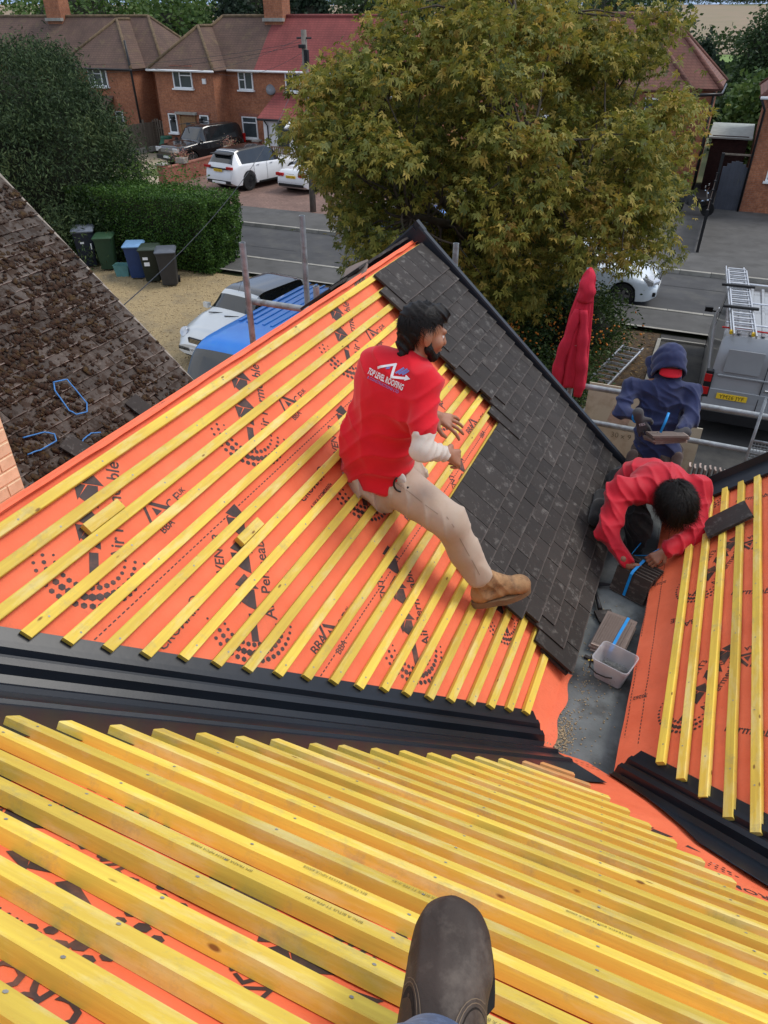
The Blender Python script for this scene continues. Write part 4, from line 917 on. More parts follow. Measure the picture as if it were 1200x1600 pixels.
suv_top = [(0,.80),(.10,.96),(1.15,1.08),(1.45,1.12),(2.10,1.66),(2.5,1.73),(4.1,1.68),(4.42,1.60),(4.72,1.14),(4.82,1.02),(4.88,.55)]; suv_belt = [(0,.72),(.2,.90),(1.4,1.05),(4.4,1.14),(4.88,.9)]; suv_rw = [(0,.55),(.3,.72),(1.3,.76),(2.2,.63),(4.1,.61),(4.45,.62),(4.8,.80),(4.88,.75)]
vehicle('parked_suv', (-20.35, 31.65, .06), R(180-12), 4.88, 1.98, suv_top, suv_belt, suv_rw, white_p, 'white sport utility car with black roof parked on block paving', 'car', .39, (.20,.795), .24, 'rimdark', 'cars on the drives opposite', windscreen=(1.52,2.08), rear=(4.30,4.70), sides=((1.72,4.26),), roofmat=black_p, roofspan=(2.12,4.28), extras=suv_extras)
bk_top = [(0,.85),(.10,1.06),(1.25,1.14),(1.50,1.18),(1.98,1.78),(2.4,1.86),(4.3,1.86),(4.58,1.80),(4.76,1.2),(4.84,.6)]; bk_belt = [(0,.8),(.2,1.0),(1.4,1.12),(4.4,1.16),(4.84,1.0)]
def blk_extras(root, pw, tp, patch, L):
    h = L/2
    for sd in (-1, 1):
        pbox(root, 'headlight', (sd*.68, -h+.06, .88), (.40,.12,.20), MAT['clear_lamp']); pbox(root, 'tail_light', (sd*.80, h-.04, 1.05), (.16,.08,.45), MAT['red_lamp']); pbox(root, 'roof_rail', (sd*.64, .3, 1.885), (.035,2.3,.03), MAT['rimdark'])
    pbox(root, 'grille', (0, -h+.02, .86), (.95,.05,.20), MAT['rim']); pbox(root, 'bumper', (0, -h+.02, .52), (1.7,.12,.20), MAT['black']); plate(root, -h-.05, .55, MAT['plate_w'], 'LR11 DSC', False); mirror(root, .93, -h+1.55, 1.18, MAT['black'])
vehicle('parked_suv', (-26.3, 35.75, .05), R(-14), 4.84, 1.92, bk_top, bk_belt, [(0,.6),(.3,.78),(1.3,.80),(2.1,.68),(4.3,.68),(4.84,.8)], black_p, 'black boxy sport utility car parked behind the low brick wall', 'car', .38, (.19,.79), .26, 'rim', 'cars on the drives opposite', windscreen=(1.54,1.98), rear=(4.5,4.74), sides=((1.65,4.4),), extras=blk_extras)
def conv_extras(root, pw, tp, patch, L):
    h = L/2
    for sd in (-1, 1): pbox(root, 'tail_light', (sd*.62, h-.05, .78), (.42,.10,.13), MAT['red_lamp'], (0,0,-sd*.12)); pbox(root, 'headlight', (sd*.6, -h+.1, .68), (.36,.2,.13), MAT['clear_lamp'])
    plate(root, h+.008, .70, MAT['plate_y'], 'SL63 CAB', True); pbox(root, 'diffuser', (0, h-.02, .36), (1.35,.10,.12), MAT['black']); mirror(root, .88, -h+1.65, .98, white_p); pbox(root, 'chrome_strip', (0, h-.005, .82), (.4,.02,.02), MAT['chrome'])
cv_top = [(0,.62),(.1,.74),(1.3,.92),(1.65,.96),(2.2,1.28),(2.5,1.33),(3.2,1.28),(3.75,1.02),(4.35,.98),(4.5,.86),(4.56,.5)]
vehicle('parked_convertible', (-17.35, 32.35, .06), R(180-6), 4.56, 1.80, cv_top, [(0,.58),(.3,.74),(1.6,.92),(3.9,.94),(4.56,.8)], [(0,.5),(.3,.68),(1.5,.72),(2.2,.54),(3.2,.52),(3.8,.66),(4.4,.70),(4.56,.6)], white_p, 'white convertible with black fabric hood parked beside the white sport utility', 'car', .33, (.19,.79), .17, 'rim', 'cars on the drives opposite', windscreen=(1.68,2.18), rear=(3.3,3.66), sides=((1.8,2.6),(2.7,3.2)), roofmat=mat('fabric_hood', (.014,.014,.016), .85, .15), roofspan=(2.2,3.28), extras=conv_extras)
def mini_extras(root, pw, tp, patch, L):
    h = L/2
    for sd in (-1, 1):
        b = MB(); b.lathe([(.0,-.10),(.125,-.08),(.13,-.02),(.11,.015),(.0,.03)], (0,0,0), 16, 'y'); o = b.build('headlight', MAT['clear_lamp'], root, smooth=40); o.location = (sd*.60, -h+.20, .72); o.rotation_euler = (R(30), 0, R(180))
        pbox(root, 'fog_light', (sd*.55, -h+.05, .38), (.14,.06,.10), MAT['clear_lamp'])
    b = MB()
    for k in range(5): b.box((0, -h+.055-.0*k, .55+.03*k), (.62-.03*k, .05, .012))
    b.build('grille', MAT['chrome'], root); pbox(root, 'grille_backing', (0, -h+.065, .61), (.64,.05,.17), MAT['black']); pbox(root, 'lower_grille', (0, -h+.05, .33), (.9,.08,.14), MAT['black']); plate(root, -h-.008, .42, MAT['plate_w'], 'MX05 NKC', False); mirror(root, .80, -h+1.28, .98, silver_p)
    for sd in (-1, 1): b = MB(); b.tube([(sd*.25-.3, -h+.98, .955), (sd*.25+.25, -h+1.14, .985)], .012, 5); b.build('wiper', MAT['black'], root)
    b = MB(); b.tube([(0,-.35,1.40),(0,-.12,1.72)], .004, 4); b.build('aerial', MAT['black'], root)
mini_top = [(0,.50),(.08,.66),(.35,.82),(.95,.93),(1.08,.97),(1.50,1.36),(1.75,1.42),(3.0,1.40),(3.35,1.30),(3.52,.9),(3.63,.5)]
vehicle('parked_hatchback', (-9.55, 14.05, .004), R(-10), 3.63, 1.70, mini_top, [(0,.46),(.3,.70),(1.0,.90),(3.3,.95),(3.63,.8)], [(0,.40),(.2,.58),(.9,.66),(1.55,.56),(3.0,.55),(3.5,.62),(3.63,.6)], silver_p, 'small silver hatchback with round headlights parked beside the blue van', 'car', .30, (.18,.84), .16, 'rim', windscreen=(1.10,1.50), rear=(3.2,3.45), sides=((1.2,3.1),), roofmat=black_p, roofspan=(1.56,3.1), extras=mini_extras)
def van_ribs(root, x, y0, y1, z, m, n=7):
    for k in range(n):
        xx = -x+2*x*k/(n-1); b = MB(); b.loft([[(xx+a, y, z-.0+bq) for a, bq in ((-.035,-.012),(-.022,.002),(.022,.002),(.035,-.012))] for y in (y0, y1)]); b.build('roof_rib', m, root)
def bluevan_extras(root, pw, tp, patch, L):
    h = L/2; van_ribs(root, .62, -h+2.1, h-.25, 1.985, blue_p, 8)
    for sd in (-1, 1): pbox(root, 'headlight', (sd*.72, -h+.12, .80), (.32,.2,.24), MAT['clear_lamp'], (0,0,sd*.3)); pbox(root, 'tail_light', (sd*.86, h-.02, 1.0), (.12,.06,.5), MAT['red_lamp'])
    pbox(root, 'bumper', (0, -h+.06, .42), (1.7,.16,.30), MAT['black']); mirror(root, .98, -h+1.10, 1.15, MAT['black']); pbox(root, 'grille', (0, -h+.03, .75), (.8,.06,.16), MAT['black'])
bv_top = [(0,.75),(.10,.95),(.35,1.10),(.50,1.18),(1.00,1.82),(1.25,1.94),(1.75,1.97),(4.4,1.98),(4.72,1.94),(4.80,1.2),(4.86,.6)]
vehicle('parked_van', (-6.95, 11.05, .004), R(-3), 4.86, 1.95, bv_top, [(0,.7),(.3,.92),(.9,1.14),(4.86,1.16)], [(0,.55),(.3,.75),(.8,.86),(1.7,.80),(4.7,.80),(4.86,.8)], blue_p, 'blue panel van with ribbed roof parked beyond the left slope', 'van', .33, (.19,.80), .22, 'rim', windscreen=(.54,1.02), sides=((.8,1.7),), van=True, extras=bluevan_extras)
def greyvan_extras(root, pw, tp, patch, L):
    h = L/2; van_ribs(root, .60, -h+1.75, h-.30, 1.955, grey_p, 7)
    for sd in (-1, 1):
        t = pbox(root, 'tail_light', (sd*.905, h-.055, 1.05), (.13,.12,.52), MAT['black']); pbox(t, 'lens', (sd*.012, .012, .12), (.12,.11,.16), MAT['red_lamp']); pbox(t, 'lens', (sd*.012, .012, -.13), (.12,.11,.16), MAT['red_lamp'])
        pbox(root, 'reflector', (sd*.86, h-.012, .50), (.16,.04,.05), MAT['red_lamp']); pbox(root, 'bumper_light', (sd*.84, h-.03, .42), (.2,.05,.09), MAT['clear_lamp'])
        pbox(root, 'headlight', (sd*.72, -h+.12, .85), (.32,.2,.2), MAT['clear_lamp']); pbox(root, 'roof_rail', (sd*.80, .35, 1.99), (.03,2.9,.03), MAT['alu'])
        pbox(root, 'rear_door_window', (sd*.40, h-.055, 1.52), (.60,.025,.42), grey_p, (R(5),0,0), .03)
    pbox(root, 'door_seam', (0, h-.025, 1.15), (.012,.03,1.35), MAT['black'], (R(3),0,0)); pbox(root, 'rear_crease', (0, h-.030, 1.24), (1.55,.035,.035), grey_p, (R(3),0,0)); pbox(root, 'door_handle', (-.16, h-.022, 1.06), (.20,.04,.05), MAT['chrome']); pbox(root, 'badge_strip', (-.62, h-.012, 1.14), (.20,.012,.02), MAT['black'])
    pbox(root, 'rear_bumper', (0, h+.0, .46), (1.78,.14,.22), MAT['black']); plate(root, h+.018, .86, MAT['plate_y'], 'YM26 JYF', True, x=.44); pbox(root, 'plate_recess', (.36, h-.012, .88), (.98,.03,.20), grey_p)
    mirror(root, 1.0, -h+1.15, 1.22, MAT['black']); b = MB(); b.tube([(-.3,h-.42,1.985),(.9,h-.42,1.99)], .016, 6); b.build('red_strap', MAT['red_lamp'], root)
    for yy in (-.75, .55, 1.85): b = MB(); b.tube([(-.84,yy,2.02),(.84,yy,2.02)], .018, 8); b.build('roof_bar', MAT['alu'], root)
gv_top = [(0,.78),(.10,1.0),(.62,1.14),(.85,1.20),(1.55,1.84),(1.8,1.92),(4.5,1.95),(4.78,1.90),(4.88,1.45),(4.94,1.1),(4.97,.5)]
gv = vehicle('parked_van', (1.56, 15.98, .006), R(180), 4.97, 1.98, gv_top, [(0,.72),(.3,.95),(.9,1.16),(4.97,1.15)], [(0,.55),(.3,.75),(.8,.88),(1.8,.84),(4.7,.84),(4.97,.9)], grey_p, 'grey panel van with ladder on its roof and yellow number plate', 'van', .35, (.19,.80), .22, 'rim', windscreen=(.9,1.56), sides=((1.05,2.0),), van=True, extras=greyvan_extras,
  plan=[(0,.70),(.2,.90),(.6,.97),(2.4,.99),(4.4,.985),(4.8,.965),(4.97,.93)])
def ladder_thing(name, loc, rot, ln, w, label, rungs, double=True):
    r = empty(name, loc, 0, label, 'ladder'); r.rotation_euler = rot
    for k in range(2 if double else 1):
        dx = .0+.035*k; dz = .035*k
        for sd in (-1, 1): pbox(r, 'stile', (sd*(w/2)+dx*0+(.03*k), ln/2-.3*k, dz), (.028, ln-.1*k, .06), MAT['alu'], None, .004)
        for i in range(rungs): b = MB(); b.tube([(-w/2+.03*k, .15+(ln-.35)*i/(rungs-1), dz), (w/2+.03*k, .15+(ln-.35)*i/(rungs-1), dz)], .015, 8, cap=False); b.build('rung', MAT['alu'], r, smooth=True)
    return r
lv = ladder_thing('ladder', (.98, 13.5, 2.075), (0,0,R(3)), 4.2, .36, 'aluminium ladder strapped on the roof of the grey van', 15)
for yy in (1.15, 2.55): pbox(lv, 'clamp', (0, yy, .085), (.62,.07,.05), MAT['black'])
for sd in (-1, 1): pbox(lv, 'foot', (sd*.18, -.02, 0), (.05,.07,.07), MAT['plate_y'])
ladder_thing('ladder', (-1.72, 13.35, .09), (0,0,R(-10.5)), 4.1, .46, 'aluminium ladder lying on soil beside the shrubs', 15, True)
def ford_extras(root, pw, tp, patch, L):
    h = L/2
    for sd in (-1, 1): pbox(root, 'headlight', (sd*.66, -h+.20, .74), (.36,.34,.15), MAT['clear_lamp'], (R(12),0,sd*.42), .04); pbox(root, 'fog_light', (sd*.62, -h+.06, .40), (.26,.08,.11), MAT['black']); pbox(root, 'tail_light', (sd*.68, h-.1, .9), (.3,.1,.2), MAT['red_lamp'])
    pbox(root, 'grille', (0, -h+.03, .62), (.82,.06,.16), MAT['black'], None, .03); pbox(root, 'lower_grille', (0, -h+.05, .34), (.9,.08,.12), MAT['black']); plate(root, -h-.004, .48, MAT['plate_w'], 'YD19 FHT', False); mirror(root, .90, -h+1.6, 1.02, ltblue_p)
fd_top = [(0,.55),(.12,.74),(.5,.88),(1.1,.98),(1.3,1.02),(2.0,1.42),(2.4,1.48),(3.5,1.42),(4.1,1.1),(4.3,.95),(4.38,.5)]
vehicle('parked_hatchback', (-3.05, 21.35, 0), R(90), 4.38, 1.82, fd_top, [(0,.5),(.3,.74),(1.2,.95),(4.0,1.02),(4.38,.9)], [(0,.42),(.3,.66),(1.1,.74),(2.1,.58),(3.5,.57),(4.2,.68),(4.38,.6)], ltblue_p, 'pale blue white hatchback parked at kerb with nose beyond the tree', 'car', .32, (.20,.80), .16, 'rim', 'cars parked on the street', windscreen=(1.34,2.0), rear=(3.7,4.12), sides=((1.6,2.4),(2.5,3.4)), extras=ford_extras)
vehicle('parked_hatchback', (-8.6, 23.3, 0), R(-90), 4.0, 1.75, [(0,.55),(.12,.74),(.5,.90),(1.0,1.0),(1.2,1.04),(1.8,1.45),(2.2,1.52),(3.4,1.48),(3.8,1.1),(4.0,.5)], [(0,.5),(.3,.76),(1.2,.97),(4.0,1.0)], [(0,.42),(.3,.66),(1.1,.72),(2.0,.57),(3.4,.57),(4.0,.6)], blue2_p, 'bright blue hatchback on the far side of the road behind the tree', 'car', .31, (.19,.81), .16, 'rim', 'cars parked on the street', windscreen=(1.24,1.8), rear=(3.45,3.75), sides=((1.5,2.3),(2.4,3.3)), extras=ford_extras)
vehicle('parked_hatchback', (-6.0, 29.6, .06), R(0), 4.1, 1.78, fd_top, [(0,.5),(.3,.74),(1.2,.95),(4.0,1.02),(4.38,.9)], [(0,.42),(.3,.66),(1.1,.74),(2.1,.58),(3.5,.57),(4.2,.68),(4.38,.6)], white_p, 'white car on the yard behind the big tree', 'car', .32, (.20,.80), .16, 'rim', 'cars on the drives opposite', windscreen=(1.34,2.0), rear=(3.7,4.0), sides=((1.6,2.4),(2.5,3.4)), extras=ford_extras)

# ------------------------------------------------------------------ bins, wall, fence
def wheelie(loc, rz, c, lid, label, k=1.0, sticker=None):
    r = empty('wheelie_bin', loc, rz, label, 'bin', 'wheelie bins in front of the hedge'); m1 = mat('bin_plastic', c, .5, .12, 5); m2 = mat('bin_lid', lid, .42, .12, 5)
    def rr(a, b_, z, yo): return [(x, y+yo, z) for x, y, _ in rrect(a, b_, z, .05, 3)]
    b = MB(); b.loft([rr(.22,.24,.06,.02), rr(.235,.27,.35,.0), rr(.27,.33,.96,-.02), rr(.29,.35,.965,-.02), rr(.29,.35,1.0,-.02)]); b.build('body', m1, r, smooth=35)
    b = MB(); b.loft([rr(.30,.37,1.002,-.03), rr(.305,.375,1.03,-.03), rr(.27,.33,1.07,-.01), rr(.20,.22,1.085,.0)]); b.tube([(-.24,.37,1.02),(.24,.37,1.02)], .02, 6); b.build('lid', m2, r, smooth=35)
    b = MB(); b.tube([(-.22,.40,.93),(.22,.40,.93)], .018, 6); [b.box((sd*.22,.37,.95), (.03,.08,.06)) for sd in (-1,1)]; b.build('handle', m1, r)
    for sd in (-1, 1): w = MB().lathe([(.0,-.03),(.10,-.03),(.10,.03),(.0,.03)], (0,0,0), 14, 'x').build('wheel', MAT['tyre'], r, smooth=35); w.location = (sd*.24, .27, .10)
    if sticker:
        for (sx, sz, w, h_) in sticker: pbox(r, 'sticker', (sx, -.272-.06*((sz-.35)/.61)-.012, sz), (w, .006, h_), MAT['white'], (R(-5.6),0,0), .001)
    r.scale = (k,)*3; return r
wheelie((-18.05, 17.75, .004), R(38), (.014,.020,.035), (.16,.18,.22), 'large navy wheelie bin with grey lid at the left end', 1.12, ((-.05,.72,.10,.06),(.17,.66,.03,.26)))
wheelie((-17.20, 17.70, .004), R(32), (.022,.055,.028), (.03,.07,.035), 'all green wheelie bin beside the large navy bin', 1.0)
wheelie((-15.75, 17.35, .004), R(30), (.020,.045,.13), (.15,.28,.47), 'navy blue wheelie bin with light blue lid', .98)
wheelie((-15.10, 17.25, .004), R(30), (.016,.022,.015), (.03,.045,.03), 'dark olive wheelie bin with white stickers', .98, ((-.10,.80,.15,.14),(-.08,.62,.16,.15)))
wheelie((-14.42, 17.15, .004), R(34), (.040,.040,.042), (.09,.10,.12), 'grey wheelie bin at the right end of the row', 1.0)
o = MB().loft([[(x*k, y*k, z) for x, y, _ in rrect(.24,.18,0,.04,3)] for z, k in ((0,.85),(.30,1.0),(.34,1.05),(.34,.96),(.05,.84))]).build('recycling_box', mat('teal_box', (.10,.24,.23), .5, .15, 8), None, smooth=35); o.location = (-16.35, 17.35, .004); o.rotation_euler = (0,0,R(20)); tag(o, 'small teal recycling box between green and blue bins', 'box')
gw = empty('garden_wall', (-24.05, 29.4, .05), 0, 'low orange brick garden wall with capped end pier beside the drive', 'wall')
MB().b2(-.11,.11,0,8.3,0,.72).build('wall_panel', MAT['brick_wall'], gw); MB().b2(-.135,.135,.0,8.3,.72,.78).build('coping', MAT['brick_wall'], gw)
for y in (0, 5.2, 8.35): pbox(gw, 'pier', (0,y,.45), (.36,.36,.90), MAT['brick_wall'], None, .004); pbox(gw, 'pier_cap', (0,y,.935), (.44,.44,.07), kerb_m)
o = pbox(gw, 'wall_light', (-.02,1.5,.45), (.27,.12,.08), MAT['black'])
flw = mat_leaf('flower_petals', [(.2,(.10,.16,.04)),(.45,(.5,.12,.12)),(.7,(.55,.45,.30)),(.9,(.6,.25,.08))], .6, .2, 8)
def tuft(name, loc, r, nleaf, m, label, cat, h=1.0):
    P = rng.normal(0, 1, (nleaf, 3))*np.array([r*.45, r*.45, r*.35*h])+np.array([0,0,r*.75*h]); V, F = leaf_quads(P, .05, .03); e = empty(name, loc, 0, label, cat); me = np_mesh('foliage', V, F); link_mesh('foliage', me, m, e)
    pbox(e, 'pot', (0,0,.12), (r*1.1,r*.8,.24), kerb_m); return e
def leaf_quads(P, ln, wd, up=.4, droop=0.0):
    """one kite-shaped leaf at every point, turned at random"""
    n = len(P); d = rng.normal(0, 1, (n, 3)); d[:, 2] = d[:, 2]*.6-droop; d /= np.linalg.norm(d, axis=1)[:, None]; q = rng.normal(0, 1, (n, 3)); q[:, 2] *= .5; s = np.cross(d, q); s /= np.linalg.norm(s, axis=1)[:, None]+1e-9
    k = (.65+.7*rng.random((n, 1))); L_ = ln*k; W_ = wd*k; V = np.stack([P, P+d*L_*.45+s*W_*.5, P+d*L_, P+d*L_*.45-s*W_*.5], 1).reshape(-1, 3); return V, np.arange(n*4).reshape(n, 4)
tuft('flower_trough', (-24.05, 30.9, .83), .45, 500, flw, 'trough of red and cream flowers on the garden wall', 'flowers'); tuft('flower_trough', (-24.05, 35.0, .83), .45, 400, flw, 'small dried flower tub on the wall beside the black car', 'flowers')
fn_m = mat('grey_fence_wood', (.16,.13,.10), .9, .3, 5, .3, 40)
fn = empty('fence', (-31.9, 33.6, .05), R(82), 'grey weathered panel fence on concrete gravel boards beside the drive', 'fence')
for k in range(3):
    pbox(fn, 'post', (1.85*k,0,.85), (.1,.1,1.75), fn_m); pbox(fn, 'gravel_board', (1.85*k+.92,0,.16), (1.72,.05,.30), kerb_m)
    for i in range(9): pbox(fn, 'slat', (1.85*k+.92,.01*(i % 2),.39+.135*i), (1.74,.018,.148), fn_m, (R(6),0,0), .003)
    for i in range(4): pbox(fn, 'batten', (1.85*k+.18+.5*i,-.03,.95), (.035,.03,1.25), fn_m, None, .003)
gt = empty('garden_gate', (-31.5, 38.2, .05), 0, 'weathered wooden picket gate between the two brick houses', 'gate')
for i in range(9): pbox(gt, 'picket', (.09+.17*i, 0, .85+.08*math.sin(i)), (.10,.025,1.55), fn_m)
for z in (.35, 1.2): pbox(gt, 'rail', (.78,.03,z), (1.5,.035,.09), fn_m)
gb = MB(); rs = []
for i in range(13):
    q = i/12; rs.append([(a*(.10+.34*math.sin(min(1, q*1.25)*2.4)), b_*(.10+.34*math.sin(min(1, q*1.25)*2.4)), q*1.05) for a, b_ in [(math.cos(t)*(1+.12*math.sin(5*t+q*6)), math.sin(t)*(1+.12*math.sin(4*t-q*5))) for t in np.linspace(0, 6.283, 19)[:-1]]])
o = gb.loft(rs).build('garden_waste_bag', mat('green_tarp', (.015,.085,.05), .45, .3, 8, .3, 20), None, smooth=True); o.location = (-29.35, 36.6, .05); tag(o, 'dark green full garden sack standing by the front steps', 'sack')

# ------------------------------------------------------------------ houses opposite
def mat_rooftiles(name, c1, c2, mossc=None):
    m, n, b = nodes_of(name); t = n.nodes.new('ShaderNodeTexCoord'); sx = N(n, 'ShaderNodeSeparateXYZ'); cx = N(n, 'ShaderNodeCombineXYZ'); n.links.new(t.outputs['Object'], sx.inputs[0]); ad = N(n, 'ShaderNodeMath', operation='ADD'); n.links.new(sx.outputs[0], ad.inputs[0]); n.links.new(sx.outputs[1], ad.inputs[1])
    n.links.new(ad.outputs[0], cx.inputs[0]); n.links.new(sx.outputs[2], cx.inputs[1]); br = N(n, 'ShaderNodeTexBrick', Scale=1.0); br.inputs['Brick Width'].default_value = .20; br.inputs['Row Height'].default_value = .10; br.inputs['Mortar Size'].default_value = .012; br.inputs['Color1'].default_value = (*c1, 1); br.inputs['Color2'].default_value = (*c2, 1); br.inputs['Mortar'].default_value = (*mul(c1, .4), 1)
    n.links.new(cx.outputs[0], br.inputs['Vector']); f = ramp(n, noise_tex(n, t.outputs['Object'], .8, 7, .7), [(.35, 0), (.7, 1)]); c = mixrgb(n, .5, br.outputs['Color'], mixrgb(n, f, mul(c1, .65), mul(c2, 1.25)))
    if mossc: c = mixrgb(n, ramp(n, noise_tex(n, t.outputs['Object'], 1.7, 8, .75), [(.52, 0), (.7, .7)]), c, mossc)
    n.links.new(c, b.inputs['Base Color']); b.inputs['Roughness'].default_value = .85; bump(n, b, br.outputs['Fac'], -.6, .03); return m
rt_brown = mat_rooftiles('old_brown_tiles', (.090,.050,.036), (.12,.068,.048), (.15,.105,.05)); rt_red = mat_rooftiles('new_red_tiles', (.20,.042,.038), (.25,.056,.048)); rt_mix = mat_rooftiles('weathered_red_tiles', (.155,.062,.046), (.20,.085,.06), (.12,.085,.055))
ridge_m = mat('mossy_ridge', (.125,.085,.048), .9, .4, 6); gut_m = mat('black_gutter', (.015,.015,.016), .4, .2)
def slab(name, P, m, parent, th=.10):
    P = [Vector(p) for p in P]; nrm = (P[1]-P[0]).cross(P[2]-P[0]).normalized(); nrm = nrm if nrm.z > 0 else -nrm; k = len(P); b = MB(); b.add([p for p in P]+[p-nrm*th for p in P], [tuple(range(k)), tuple(range(2*k-1, k-1, -1))]+[(i, i+k, (i+1) % k+k, (i+1) % k) for i in range(k)]); return b.build(name, m, parent)
def hip(parent, x0, x1, y0, y1, ze, pitch, m, ridge_axis='x', open_back=False, ov=.28, name='roof_slope', hipends=(True, True)):
    """hipped roof over a rectangle; each slope and each ridge is a part"""
    x0 -= ov; x1 += ov; y0 -= ov; y1 += ov; k = math.tan(R(pitch)); ze -= ov*k*.5
    if ridge_axis == 'x':
        h = (y1-y0)/2; zr = ze+h*k; ym = (y0+y1)/2; a = (x0+(h if hipends[0] else 0), ym, zr); b_ = (x1-(h if hipends[1] else 0), ym, zr)
        Q = [[(x0,y0,ze),(x1,y0,ze),b_,a], [(x1,y1,ze),(x0,y1,ze),a,b_]]; 
        if hipends[0]: Q.append([(x0,y1,ze),(x0,y0,ze),a])
        if hipends[1]: Q.append([(x1,y0,ze),(x1,y1,ze),b_])
        E = [(a, b_)]+([(a,(x0,y0,ze)),(a,(x0,y1,ze))] if hipends[0] else [])+([(b_,(x1,y0,ze)),(b_,(x1,y1,ze))] if hipends[1] else [])
    else:
        h = (x1-x0)/2; zr = ze+h*k; xm = (x0+x1)/2; a = (xm, y0+h, zr); b_ = (xm, y1, zr); Q = [[(x0,y0,ze),(x1,y0,ze),a], [(x1,y0,ze),(x1,y1,ze),b_,a], [(x0,y1,ze),(x0,y0,ze),a,b_]]; E = [(a,b_),(a,(x0,y0,ze)),(a,(x1,y0,ze))]
    for q in Q: slab(name, q, m, parent)
    for p, q in E: MB().tube([Vector(p)+Vector((0,0,.01)), Vector(q)+Vector((0,0,.01))], .085, 8).build('ridge', ridge_m if m is rt_brown else m, parent, smooth=True)
    return zr
def window(parent, x, y, z, w, h, cols=(0.5,), trans=(), rot=0.0, fr=.06, name='window'):
    """white framed window facing -y (rot turns it), panes set back in the frame"""
    e = empty(name, (x, y, z), rot, parent=parent); b = MB(); d = .10
    b.b2(-w/2,-w/2+fr,-d*.6,d*.4,0,h); b.b2(w/2-fr,w/2,-d*.6,d*.4,0,h); b.b2(-w/2+fr,w/2-fr,-d*.6,d*.4,0,fr); b.b2(-w/2+fr,w/2-fr,-d*.6,d*.4,h-fr,h)
    xs = [-w/2+fr]+[-w/2+w*c for c in cols]+[w/2-fr]
    for c in cols: b.b2(-w/2+w*c-fr*.45,-w/2+w*c+fr*.45,-d*.55,d*.35,fr,h-fr)
    for (i, tz) in trans: b.b2(xs[i]+.004,xs[i+1]-.004,-d*.5,d*.3,h*tz-fr*.4,h*tz+fr*.4)
    b.build('frame', MAT['white'], e)
    for i in range(len(xs)-1): MB().b2(xs[i],xs[i+1],-.012,.006,fr*.9,h-fr*.9).build('pane', MAT['glass'], e)
    MB().b2(-w/2-.07,w/2+.07,-.16,.0,-.075,-.004).build('sill', MAT['white'], e)
    MB().b2(-w/2-.12,w/2+.12,-.072,-.052,h+.004,h+.16).build('lintel', MAT['brick_wall'], e); return e
def pipe(parent, pts, r=.035, m=None, name='downpipe'): return MB().tube(pts, r, 8).build(name, m or gut_m, parent, smooth=True)
def chimney_part(parent, x, y, z0, z1, w, d, m):
    e = MB().b2(x-w/2,x+w/2,y-d/2,y+d/2,z0,z1).build('chimney_stack', m, parent); MB().b2(x-w/2-.06,x+w/2+.06,y-d/2-.06,y+d/2+.06,z1-.28,z1-.1).build('band', m, e); 
    for k in (-1, 1): MB().lathe([(.11,z1),(.13,z1+.12),(.10,z1+.38),(.07,z1+.38)], (x+k*w*.25,y,0), 10).build('pot', mat('terracotta', (.36,.14,.08), .8, .2), e, smooth=35)
    MB().box((x,y-d/2-.02,z0+.62), (w+.10,.25,.16)).build('flashing', kerb_m, e)
# middle pair of houses
hm_ = empty('brick_house', (-24, 40, 0), 0, 'red brick semi with brown and bright red tiled roof, white porch on its right', 'house', 'brick houses opposite'); ox, oy = -24, 40
def W(x0, x1, y0, y1, z1, parent, o): MB().b2(x0-o[0],x1-o[0],y0-o[1],y1-o[1],0,z1).build('wall', MAT['brick_red'], parent)
W(-30.0,-26.2,37.3,43.4,4.45,hm_,(ox,oy)); W(-26.2,-18.0,38.6,43.4,4.45,hm_,(ox,oy)); W(-18.0,-14.2,37.3,43.4,4.45,hm_,(ox,oy))
hip(hm_, -30-ox,-24.5-ox, 38.6-oy,43.4-oy, 4.40, 42, rt_brown, 'x', hipends=(True, False), ov=.25); hip(hm_, -24.0-ox,-14.2-ox, 38.6-oy,43.4-oy, 4.40, 42, rt_red, 'x', hipends=(False, True), ov=.25, name='red_roof_slope')
hip(hm_, -30-ox,-26.2-ox, 37.3-oy, 41.0-oy, 4.40, 42, rt_brown, 'y', ov=.26); hip(hm_, -18-ox,-14.2-ox, 37.3-oy, 41.0-oy, 4.40, 42, rt_red, 'y', ov=.26, name='red_roof_slope')
chimney_part(hm_, -24.1-ox, 41.0-oy, 5.9, 7.9, 1.15, .85, MAT['brick_red'])
for (x0, x1, y) in ((-30.3,-25.9,36.98),(-25.9,-18.3,38.28)): pipe(hm_, [(x0-ox,y-oy,4.25),(x1-ox,y-oy,4.25)], .055, MAT['white'], 'gutter')
window(hm_, -28.15-ox, 37.3-oy-.01, 3.42, 1.25, .92, (.36,), ((1,.66),)); window(hm_, -29.2-ox, 37.29-oy, 1.2, .56, .98, (), ((0,.68),)); window(hm_, -27.05-ox, 37.29-oy, 1.22, .58, .95, (), ((0,.68),))
window(hm_, -24.95-ox, 38.59-oy, 3.35, .92, .86, (.45,), ((0,.55),)); window(hm_, -24.95-ox, 38.59-oy, .98, .98, 1.08, (), ((0,.72),)); window(hm_, -22.0-ox, 38.59-oy, 3.35, .92, .86, (.5,)); window(hm_, -16.1-ox, 37.29-oy, 3.4, 1.25, .9, (.36,)); window(hm_, -16.1-ox, 37.29-oy, 1.1, 1.4, 1.1, (.5,))
